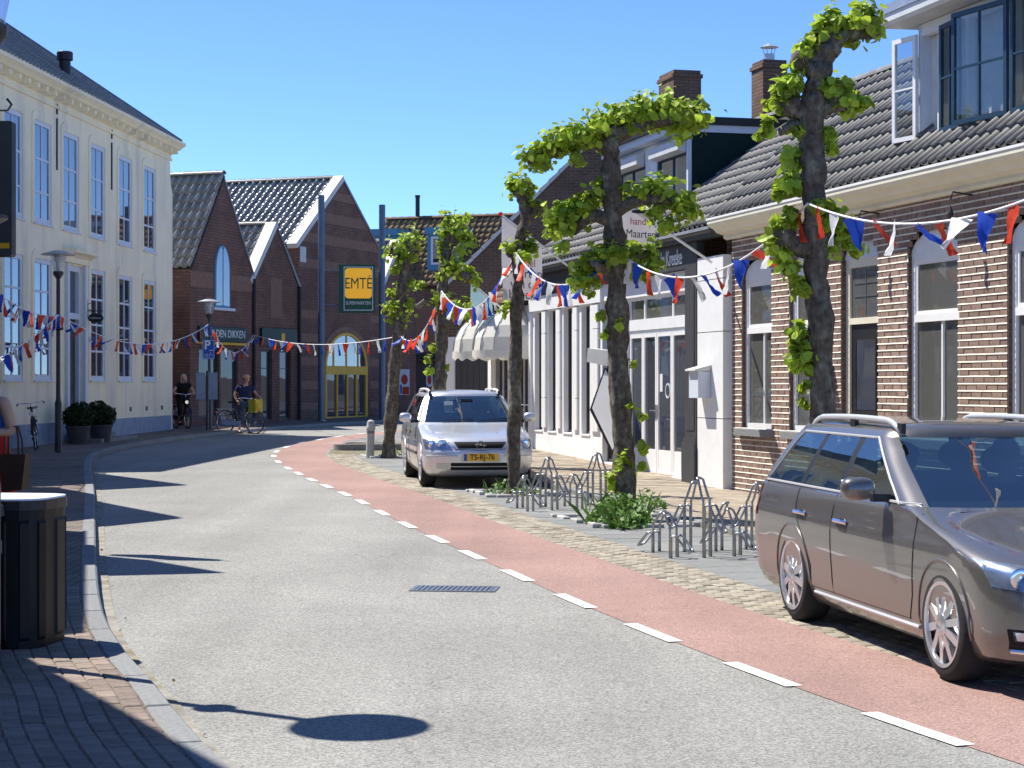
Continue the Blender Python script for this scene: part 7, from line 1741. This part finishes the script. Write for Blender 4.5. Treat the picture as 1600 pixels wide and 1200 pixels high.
# dark grey board sign on the left edge
bs = empty('board_sign', at(-14, 295, 19.5), R(-6), 'dark grey upright board with yellow stripe at the left edge', 'sign')
hh = 212/F*19.5
mb = MB(); mb.prism(rrect(-0.22, 0.225, -hh/2, hh/2, 0.03), lambda p, q, t: (p, t, q), 0, 0.12); mb.build('board', M['fascia_dark'], bs)
mb = MB(); mb.box(-0.2, 0.20, -0.004, -0.0005, -hh*0.44, -hh*0.40); mb.build('yellow_stripe', M['yellow'], bs)
mb = MB(); mb.tube([(-0.1, 0.06, hh/2), (-0.1, 0.06, hh/2+0.12), (0.16, 0.06, hh/2+0.12), (0.20, 0.06, hh/2+0.18), (0.15, 0.06, hh/2+0.24)], 0.014, 6); mb.tube([(-1.3, 0.06, hh/2+0.12), (-0.1, 0.06, hh/2+0.12)], 0.014, 6); mb.build('bracket', M['dark_metal'], bs)

# dry leaf litter and grit along the left gutter
lt = MB(); rr = random.Random(4)
for _ in range(260):
    i = rr.randrange(len(KL)); p = KL[i]
    if not 8.5 < p.y < 26: continue
    q = offset(KL, 0.03+abs(rr.gauss(0, 0.06)))[i] if False else Vector((p.x+0.03+abs(rr.gauss(0, 0.07)), p.y+rr.uniform(-0.12, 0.12)))
    leaf_mesh(lt, (q.x, q.y, gz(q.y)+0.014), (rr.gauss(0, .5), rr.gauss(0, .5), 1), rr.uniform(0.008, 0.022), 0, rr)
ko = lt.build('kerb_litter', mat('dry litter', (0.26, 0.19, 0.09), 0.9, 0.4, 6, piece=0.5)); tag(ko, 'dry brown leaf litter lying along the left gutter', 'litter', kind='stuff')
# ================================================================ BICYCLES
def bicycle(loc, rz, label, framem, basket=None, group='bicycles', lean=0.0, step=True):
    t = empty('bicycle', loc, rz, label, 'bicycle', rot=(lean, 0, rz))
    r = 0.335
    for wx in (-0.54, 0.56):
        w = empty('wheel', (wx, 0, r)); w.parent = t
        mb = MB(); mb.tube([(r*math.cos(a), 0, r*math.sin(a)) for a in [2*math.pi*k/36 for k in range(36)]], 0.018, 6, closed=True); mb.build('tyre', M['rubber'], w, True)
        mb = MB(); mb.tube([((r-0.025)*math.cos(a), 0, (r-0.025)*math.sin(a)) for a in [2*math.pi*k/36 for k in range(36)]], 0.010, 5, closed=True); mb.build('rim', M['chrome'], w, True)
        mb = MB()
        for k in range(16): a = 2*math.pi*k/16; mb.tube([(0.02*math.cos(a+1), 0.02*(-1)**k, 0.02*math.sin(a+1)), ((r-0.03)*math.cos(a), 0, (r-0.03)*math.sin(a))], 0.002, 3, caps=False)
        mb.lathe([(0.02, -0.05), (0.02, 0.05)], n=8, axis='y'); tag(mb.build('spokes', M['steel'], w), kind='stuff')
        mb = MB(); mb.grid(lambda u, v: ((r+0.035)*math.cos(R(20+150*u)), (v-0.5)*0.05, (r+0.035)*math.sin(R(20+150*u))), 16, 1); mb.build('mudguard', framem, w, True)
    mb = MB(); bbk = (0.0, 0, 0.29); st = (-0.20, 0, 0.86); hdn = (0.40, 0, 0.80); hlow = (0.44, 0, 0.62)
    mb.tube([bbk, st], 0.016, 8); mb.tube([hlow, (0.2, 0, 0.36), bbk], 0.021, 8); mb.tube([(0.42, 0, 0.70), (0.15, 0, 0.47), (-0.10, 0, 0.55)], 0.016, 8)
    for s in (-1, 1): mb.tube([bbk, (-0.54, s*0.055, r)], 0.010, 6); mb.tube([(-0.16, 0, 0.74), (-0.54, s*0.055, r)], 0.009, 6); mb.tube([(0.45, s*0.03, 0.58), (0.56, s*0.05, r)], 0.012, 6)
    mb.tube([hlow, hdn, (0.37, 0, 0.95)], 0.017, 8); mb.build('frame', framem, t, True)
    mb = MB(); mb.tube([(0.20, -0.29, 1.02), (0.30, -0.26, 1.05), (0.37, -0.10, 1.04), (0.37, 0, 1.02), (0.37, 0.10, 1.04), (0.30, 0.26, 1.05), (0.20, 0.29, 1.02)], 0.012, 6); mb.tube([(0.37, 0, 0.95), (0.37, 0, 1.02)], 0.014, 6); hb = mb.build('handlebar', M['chrome'], t, True)
    for s in (-1, 1): mb = MB(); mb.tube([(0.28, s*0.267, 1.046), (0.17, s*0.295, 1.01)], 0.018, 7); mb.build('grip', M['black'], hb)
    mb = MB(); mb.prism([(-0.36, 0.10), (-0.33, 0.115), (-0.22, 0.07), (-0.08, 0.025), (-0.06, 0), (-0.08, -0.025), (-0.22, -0.07), (-0.33, -0.115), (-0.36, -0.10)], lambda p, q, z: (p, q, z), 0.90, 0.95); mb.tube([st, (-0.215, 0, 0.91)], 0.013, 6); mb.build('saddle', M['black'], t)
    mb = MB()
    for s in (-1, 1): mb.tube([(-0.25, s*0.06, 0.72), (-0.82, s*0.06, 0.72)], 0.008, 5); mb.tube([(-0.75, s*0.06, 0.72), (-0.56, s*0.06, r)], 0.007, 5)
    for x in (-0.3, -0.45, -0.6, -0.75): mb.tube([(x, -0.06, 0.72), (x, 0.06, 0.72)], 0.007, 5)
    mb.build('carrier', M['chrome'], t)
    mb = MB(); mb.prism([(-0.62, 0.27), (-0.62, 0.40), (0.06, 0.36), (0.09, 0.28), (0.04, 0.22)], lambda p, q, y: (p, y, q), -0.075, -0.04); mb.build('chain_guard', M['chrome'] if step else M['black'], t)
    for s in (-1, 1): mb = MB(); mb.tube([(0, 0, 0.29), (0, s*0.08, 0.29), (s*0.12, s*0.08, 0.29-s*0.12)], 0.010, 5); mb.cbox((s*0.12, s*0.13, 0.29-s*0.12), (0.09, 0.08, 0.02)); mb.build('crank', M['steel'], t)
    mb = MB(); mb.lathe([(0.01, -0.05), (0.05, 0.0), (0.055, 0.02)], (0.47, 0, 0.80), 10, axis='x'); mb.build('headlamp', M['chrome'], t)
    mb = MB(); mb.cbox((-0.86, 0, 0.62), (0.03, 0.09, 0.05)); mb.build('rear_lamp', M['red_lens'], t)
    if basket:
        mb = MB(); mb.prism(rrect(0.46, 0.72, 0.62, 1.02, 0.04), lambda p, q, y: (p, y, q), -0.17, 0.17); mb.build('front_bag', basket, t)
    return t
MAN = Vector((-7.93, 54.75, gz(54.75)))
bicycle((MAN.x-0.08, MAN.y-0.18, MAN.z), R(-30), 'chrome trimmed bicycle with yellow and orange front bag wheeled by the man', M['pole_blue'], M['lime_bag'])
bicycle((-10.05, 56.5, gz(56.5)+0.1), R(-62), 'dark bicycle ridden by the grey haired woman in the shade', M['black'], None, step=False)
bicycle((-10.55, 41.2, gz(41.2)+0.1), R(-78), 'dark bicycle parked against the cream house at the left edge', M['black'], None, lean=R(7))

# brick annex in the gap between the cream house and the gabled shop (unseen, added to throw the shade the woman stands in)
an = empty('shade_blocker', (-11.3, 56.0, 0), R(176), 'low brick annex added unseen behind the cream house to shade the woman', 'blocker')
mb = MB(); mb.box(0, 5.0, -3.0, -0.1, 0.2, 4.6); mb.build('wall', M['brick_h'], an)
mb = MB(); mb.box(-0.1, 5.1, -3.1, 0.0, 4.602, 4.75); mb.build('flat_roof', M['roof_under'], an)
# ================================================================ PEOPLE
def skinned(name, joints, edges, material, parent, sub=2):
    """joints: {key: (x,y,z,rx[,ry])}"""
    keys = list(joints); idx = {k: i for i, k in enumerate(keys)}
    me = bpy.data.meshes.new(name); me.from_pydata([joints[k][:3] for k in keys], [(idx[a], idx[b]) for a, b in edges], [])
    o = link(name, me, parent); o.modifiers.new('skin', 'SKIN')
    for i, k in enumerate(keys):
        j = joints[k]; sv = me.skin_vertices[0].data[i]; sv.radius = (j[3], j[4] if len(j) > 4 else j[3]); sv.use_root = (i == 0)
    o.modifiers['skin'].use_smooth_shade = True
    s = o.modifiers.new('sub', 'SUBSURF'); s.levels = sub; s.render_levels = sub
    me.materials.append(material); return o
def head(parent, c, r, hairm, yaw=0.0, cap=None, long_hair=False):
    """face looks along local -Y turned by yaw"""
    e = MB(); cx, cy, cz = c; m = Matrix.Rotation(yaw, 4, 'Z')
    def W(p): q = m @ Vector(p); return (q.x+cx, q.y+cy, q.z+cz)
    h = MB(); b = MB(); b.ball((0, 0, 0), (r*0.78, r*0.92, r*1.15), 16, 12)
    b.v = [(x*(1-0.18*max(0, -z/r)), y, z) for x, y, z in b.v]
    b.ball((0, -r*0.95, -r*0.12), (r*0.13, r*0.2, r*0.22), 8, 6)
    for s in (-1, 1): b.ball((s*r*0.8, 0.0, -r*0.08), (r*0.08, r*0.16, r*0.25), 8, 6)
    b.v = [W(p) for p in b.v]; b.build('head', M['skin'], parent, True)
    f = MB()
    for s in (-1, 1): f.ball((s*r*0.32, -r*0.84, r*0.08), (r*0.10, r*0.05, r*0.06), 8, 5)
    f.ball((0, -r*0.80, -r*0.52), (r*0.24, r*0.05, r*0.04), 8, 5); f.v = [W(p) for p in f.v]; f.build('eyes_and_mouth', M['brown_hair'], parent, True)
    h.ball((0, r*0.12, r*0.18), (r*0.90, r*0.95, r*1.10), 16, 10)
    if long_hair: h.ball((0, r*0.5, -r*0.6), (r*0.85, r*0.55, r*1.4), 14, 10); h.ball((r*0.75, r*0.05, -r*0.5), (r*0.25, r*0.4, r*1.1), 10, 8); h.ball((-r*0.75, r*0.05, -r*0.5), (r*0.25, r*0.4, r*1.1), 10, 8)
    # keep the face free
    h.v = [W((x, max(y, -r*0.45 if z < r*0.55 else -r*0.9), z)) for x, y, z in h.v]; h.build('hair', hairm, parent, True)
    if cap:
        k = MB(); k.lathe([(r*0.98, r*0.42), (r*1.0, r*0.62), (r*0.85, r*1.05), (r*0.5, r*1.32), (r*0.02, r*1.40)], n=18); k.grid(lambda u, v: (math.sin(R(-65+130*u))*r*(0.95+0.0*v), -math.cos(R(-65+130*u))*r*(0.9+0.75*v), r*(0.50-0.12*v)), 10, 3); k.v = [W(p) for p in k.v]; k.build('cap', cap, parent, True)
def hand(parent, c, d, material=None, s=1.0):
    c = Vector(c); d = Vector(d).normalized(); side = d.cross(Vector((0, 0, 1)));
    if side.length < 0.1: side = Vector((1, 0, 0))
    side.normalize(); dn = d.cross(side).normalized()
    mb = MB(); mb.tube([c, c+d*0.04*s, c+d*0.08*s], [0.026*s, 0.038*s, 0.034*s], 8)
    for k, (o, l) in enumerate(((-0.028, 0.062), (-0.009, 0.072), (0.010, 0.068), (0.028, 0.052))):
        a = c+d*0.078*s+side*o*s; mb.tube([a, a+d*l*0.5*s+dn*0.008*s, a+d*l*0.75*s+dn*0.035*s], [0.010*s, 0.009*s, 0.007*s], 6)
    a = c+d*0.03*s-side*0.034*s; mb.tube([a, a-side*0.022*s+d*0.02*s, a-side*0.02*s+d*0.052*s+dn*0.015*s], [0.012*s, 0.011*s, 0.008*s], 6)
    mb.build('hand', material or M['skin'], parent, True)
# --- man with cap wheeling the bicycle
man = empty('person', (MAN.x+0.02, MAN.y+0.12, MAN.z), R(18), 'man in sand coloured cap and navy shirt wheeling a bicycle by the kerb', 'person')
BJ = dict(pel=(0, 0, 0.90, 0.13, 0.11), bel=(0.0, -0.01, 1.08, 0.14, 0.11), ch=(0.02, -0.03, 1.28, 0.16, 0.11), nk=(0.03, -0.04, 1.43, 0.06, 0.06), hd=(0.04, -0.06, 1.52, 0.06, 0.06),
          sl=(-0.19, -0.02, 1.37, 0.055, 0.055), el=(-0.29, 0.02, 1.12, 0.043, 0.043), wl=(-0.23, -0.10, 0.95, 0.03, 0.03), sr=(0.22, -0.03, 1.36, 0.055, 0.055), er=(0.33, -0.10, 1.16, 0.043, 0.043), wr=(0.38, -0.26, 1.08, 0.03, 0.03),
          hl=(-0.10, 0, 0.86, 0.085, 0.085), kl=(-0.13, -0.04, 0.48, 0.055, 0.055), al=(-0.15, 0.03, 0.09, 0.036, 0.036), tl=(-0.15, -0.13, 0.035, 0.035, 0.025), hr=(0.10, 0, 0.86, 0.085, 0.085), kr=(0.13, -0.10, 0.50, 0.055, 0.055), ar=(0.12, 0.05, 0.10, 0.036, 0.036), tr=(0.14, -0.10, 0.035, 0.035, 0.025))
BE = [('pel', 'bel'), ('bel', 'ch'), ('ch', 'nk'), ('nk', 'hd'), ('ch', 'sl'), ('sl', 'el'), ('el', 'wl'), ('ch', 'sr'), ('sr', 'er'), ('er', 'wr'), ('pel', 'hl'), ('hl', 'kl'), ('kl', 'al'), ('al', 'tl'), ('pel', 'hr'), ('hr', 'kr'), ('kr', 'ar'), ('ar', 'tr')]
skinned('body', BJ, BE, M['skin'], man)
def sub_joints(J, ks, grow): return {k: (J[k][0], J[k][1], J[k][2], J[k][3]*grow, (J[k][4] if len(J[k]) > 4 else J[k][3])*grow) for k in ks}
sj = sub_joints(BJ, ('pel', 'bel', 'ch', 'sl', 'sr'), 1.22); sj['nk0'] = (0.03, -0.035, 1.39, 0.085, 0.08); sj['ml'] = (-0.25, 0.0, 1.22, 0.068, 0.068); sj['mr'] = (0.285, -0.07, 1.24, 0.068, 0.068)
skinned('shirt', sj, [('pel', 'bel'), ('bel', 'ch'), ('ch', 'nk0'), ('ch', 'sl'), ('sl', 'ml'), ('ch', 'sr'), ('sr', 'mr')], M['navy'], man)
tj = sub_joints(BJ, ('pel', 'hl', 'kl', 'hr', 'kr'), 1.2); tj['cl'] = (-0.14, 0.0, 0.26, 0.065, 0.065); tj['cr'] = (0.125, -0.02, 0.27, 0.065, 0.065)
skinned('trousers', tj, [('pel', 'hl'), ('hl', 'kl'), ('kl', 'cl'), ('pel', 'hr'), ('hr', 'kr'), ('kr', 'cr')], M['denim'], man)
head(man, (0.045, -0.075, 1.60), 0.105, M['brown_hair'], R(10), M['cap'])
hand(man, (-0.23, -0.10, 0.95), (0.25, -0.6, -0.5)); hand(man, (0.38, -0.26, 1.08), (0.4, -0.7, -0.2))
for x, y in ((-0.15, -0.06), (0.13, -0.04)): mb = MB(); mb.bbox(x-0.05, x+0.05, y-0.15, y+0.13, 0.0, 0.05, 0.015); mb.build('sandal', M['leather'], man)
# --- grey haired woman on the dark bicycle
wom = empty('person', (-10.03, 56.62, gz(56.6)+0.1), R(15), 'grey haired woman in black clothes on a bicycle in the shaded gap', 'person')
WJ = dict(pel=(0, 0.12, 0.96, 0.13, 0.12), bel=(0, 0.06, 1.10, 0.12, 0.10), ch=(0.0, -0.04, 1.26, 0.14, 0.10), nk=(0, -0.10, 1.38, 0.05, 0.05), hd=(0.0, -0.13, 1.45, 0.05, 0.05),
          sl=(-0.18, -0.06, 1.32, 0.05, 0.05), el=(-0.30, -0.16, 1.14, 0.038, 0.038), wl=(-0.29, -0.36, 1.09, 0.027, 0.027), sr=(0.18, -0.06, 1.32, 0.05, 0.05), er=(0.30, -0.14, 1.13, 0.038, 0.038), wr=(0.28, -0.34, 1.09, 0.027, 0.027),
          hl=(-0.10, 0.08, 0.92, 0.09, 0.09), kl=(-0.12, -0.16, 0.58, 0.06, 0.06), al=(-0.11, -0.04, 0.18, 0.035, 0.035), tl=(-0.11, -0.18, 0.14, 0.03, 0.025), hr=(0.10, 0.08, 0.92, 0.09, 0.09), kr=(0.13, -0.06, 0.50, 0.06, 0.06), ar=(0.14, 0.02, 0.09, 0.035, 0.035), tr=(0.14, -0.13, 0.035, 0.03, 0.025))
skinned('body', WJ, BE, M['skin'], wom)
sj = sub_joints(WJ, ('pel', 'bel', 'ch', 'sl', 'sr'), 1.5); sj['nk0'] = (0, -0.085, 1.36, 0.10, 0.09); sj['ml'] = (-0.24, -0.11, 1.23, 0.07, 0.07); sj['mr'] = (0.24, -0.10, 1.22, 0.07, 0.07)
skinned('top', sj, [('pel', 'bel'), ('bel', 'ch'), ('ch', 'nk0'), ('ch', 'sl'), ('sl', 'ml'), ('ch', 'sr'), ('sr', 'mr')], M['black_cloth'], wom)
tj = sub_joints(WJ, ('pel', 'hl', 'kl', 'hr', 'kr'), 1.35); tj['cl'] = (-0.115, -0.10, 0.36, 0.06, 0.06); tj['cr'] = (0.135, -0.02, 0.28, 0.06, 0.06)
skinned('trousers', tj, [('pel', 'hl'), ('hl', 'kl'), ('kl', 'cl'), ('pel', 'hr'), ('hr', 'kr'), ('kr', 'cr')], M['black_cloth'], wom)
head(wom, (0, -0.15, 1.53), 0.10, M['grey_hair'], 0.0, None, True)
hand(wom, (-0.29, -0.36, 1.09), (0.1, -0.8, -0.3)); hand(wom, (0.28, -0.34, 1.09), (-0.1, -0.8, -0.3))
for x, y, z in ((-0.11, -0.11, 0.10), (0.14, -0.05, 0.0)): mb = MB(); mb.bbox(x-0.045, x+0.045, y-0.13, y+0.12, z, z+0.06, 0.015); mb.build('shoe', M['black_cloth'], wom)
# --- woman in red at the left edge with a brown bag
red = empty('person', (-5.03, 17.9, gz(17.9)+0.1), R(-35), 'woman in red skirt and blue top at the left edge, bag on her arm', 'person')
RJ = dict(pel=(0, 0, 0.95, 0.15, 0.12), bel=(0, 0, 1.12, 0.14, 0.11), ch=(0, 0, 1.34, 0.16, 0.11), nk=(0, -0.01, 1.51, 0.055, 0.055), hd=(0, -0.02, 1.60, 0.055, 0.055),
          sl=(-0.20, 0, 1.45, 0.065, 0.065), el=(-0.28, 0.02, 1.16, 0.05, 0.05), wl=(-0.22, -0.14, 1.0, 0.032, 0.032), sr=(0.20, 0, 1.45, 0.068, 0.068), er=(0.275, 0.03, 1.14, 0.056, 0.056), wr=(0.16, -0.20, 1.16, 0.034, 0.034),
          hl=(-0.10, 0, 0.90, 0.10, 0.10), kl=(-0.11, -0.02, 0.50, 0.06, 0.06), al=(-0.11, 0.02, 0.09, 0.038, 0.038), tl=(-0.11, -0.14, 0.035, 0.035, 0.028), hr=(0.10, 0, 0.90, 0.10, 0.10), kr=(0.11, -0.02, 0.50, 0.06, 0.06), ar=(0.11, 0.02, 0.09, 0.038, 0.038), tr=(0.11, -0.14, 0.035, 0.035, 0.028))
skinned('body', RJ, BE, M['skin'], red)
sj = sub_joints(RJ, ('pel', 'bel', 'ch'), 1.3); sj['nk0'] = (0, -0.005, 1.45, 0.09, 0.08); sj['s1'] = (-0.17, 0, 1.47, 0.075, 0.075); sj['s2'] = (0.17, 0, 1.47, 0.075, 0.075)
skinned('top', sj, [('pel', 'bel'), ('bel', 'ch'), ('ch', 'nk0'), ('ch', 's1'), ('ch', 's2')], M['sign_blue'], red)
mb = MB(); N_ = 40
prof = [(0.17, 1.14), (0.19, 1.0), (0.21, 0.85), (0.25, 0.6), (0.30, 0.35), (0.33, 0.22)]
vs = []
for i, (r_, z_) in enumerate(prof):
    for k in range(N_): a = 2*math.pi*k/N_; q = r_*(1+0.07*(i/5)*math.sin(9*a)); vs.append((q*math.cos(a)*1.05, q*math.sin(a)*0.85, z_))
mb.add(vs, [(i*N_+k, i*N_+(k+1) % N_, (i+1)*N_+(k+1) % N_, (i+1)*N_+k) for i in range(5) for k in range(N_)]); mb.build('skirt', M['red_cloth'], red, True)
mb = MB(); mb.grid(lambda u, v: (0.10+0.10*u+0.02*math.sin(v*9), -0.20-0.02*math.sin(u*5+v*4), 1.30-v*0.75), 6, 10); mb.build('scarf', M['red_cloth'], red, True)
head(red, (0, -0.03, 1.68), 0.108, M['brown_hair'], 0.0, None, True); hand(red, (0.16, -0.20, 1.16), (-0.5, -0.6, 0.1)); hand(red, (-0.22, -0.14, 1.0), (0.2, -0.6, -0.4))
for x in (-0.11, 0.11): mb = MB(); mb.bbox(x-0.05, x+0.05, -0.19, 0.08, 0, 0.055, 0.015); mb.build('shoe', M['leather'], red)
bag = empty('shoulder_bag', red.matrix_basis @ Vector((0.30, -0.02, 0.60)) if False else Vector((-4.76, 17.75, gz(17.8)+0.1+0.58)), R(-12), 'dark brown tote bag hanging from the arm of the woman in red', 'bag')
mb = MB(); mb.add([(-0.10, -0.07, 0), (0.11, -0.07, 0.02), (0.11, 0.07, 0.02), (-0.10, 0.07, 0), (-0.13, -0.05, 0.36), (0.14, -0.05, 0.36), (0.14, 0.05, 0.36), (-0.13, 0.05, 0.36)], [(0, 3, 2, 1), (4, 5, 6, 7), (0, 1, 5, 4), (1, 2, 6, 5), (2, 3, 7, 6), (3, 0, 4, 7)]); mb.build('bag_body', M['leather'], bag)
for y in (-0.045, 0.045):
    mb = MB(); mb.tube([(-0.08, y, 0.34), (-0.08, y*0.8, 0.52), (-0.03, y*0.4, 0.63), (0.03, y*0.4, 0.62), (0.06, y*0.8, 0.50), (0.07, y, 0.34)], 0.010, 6); mb.build('strap', M['leather'], bag)
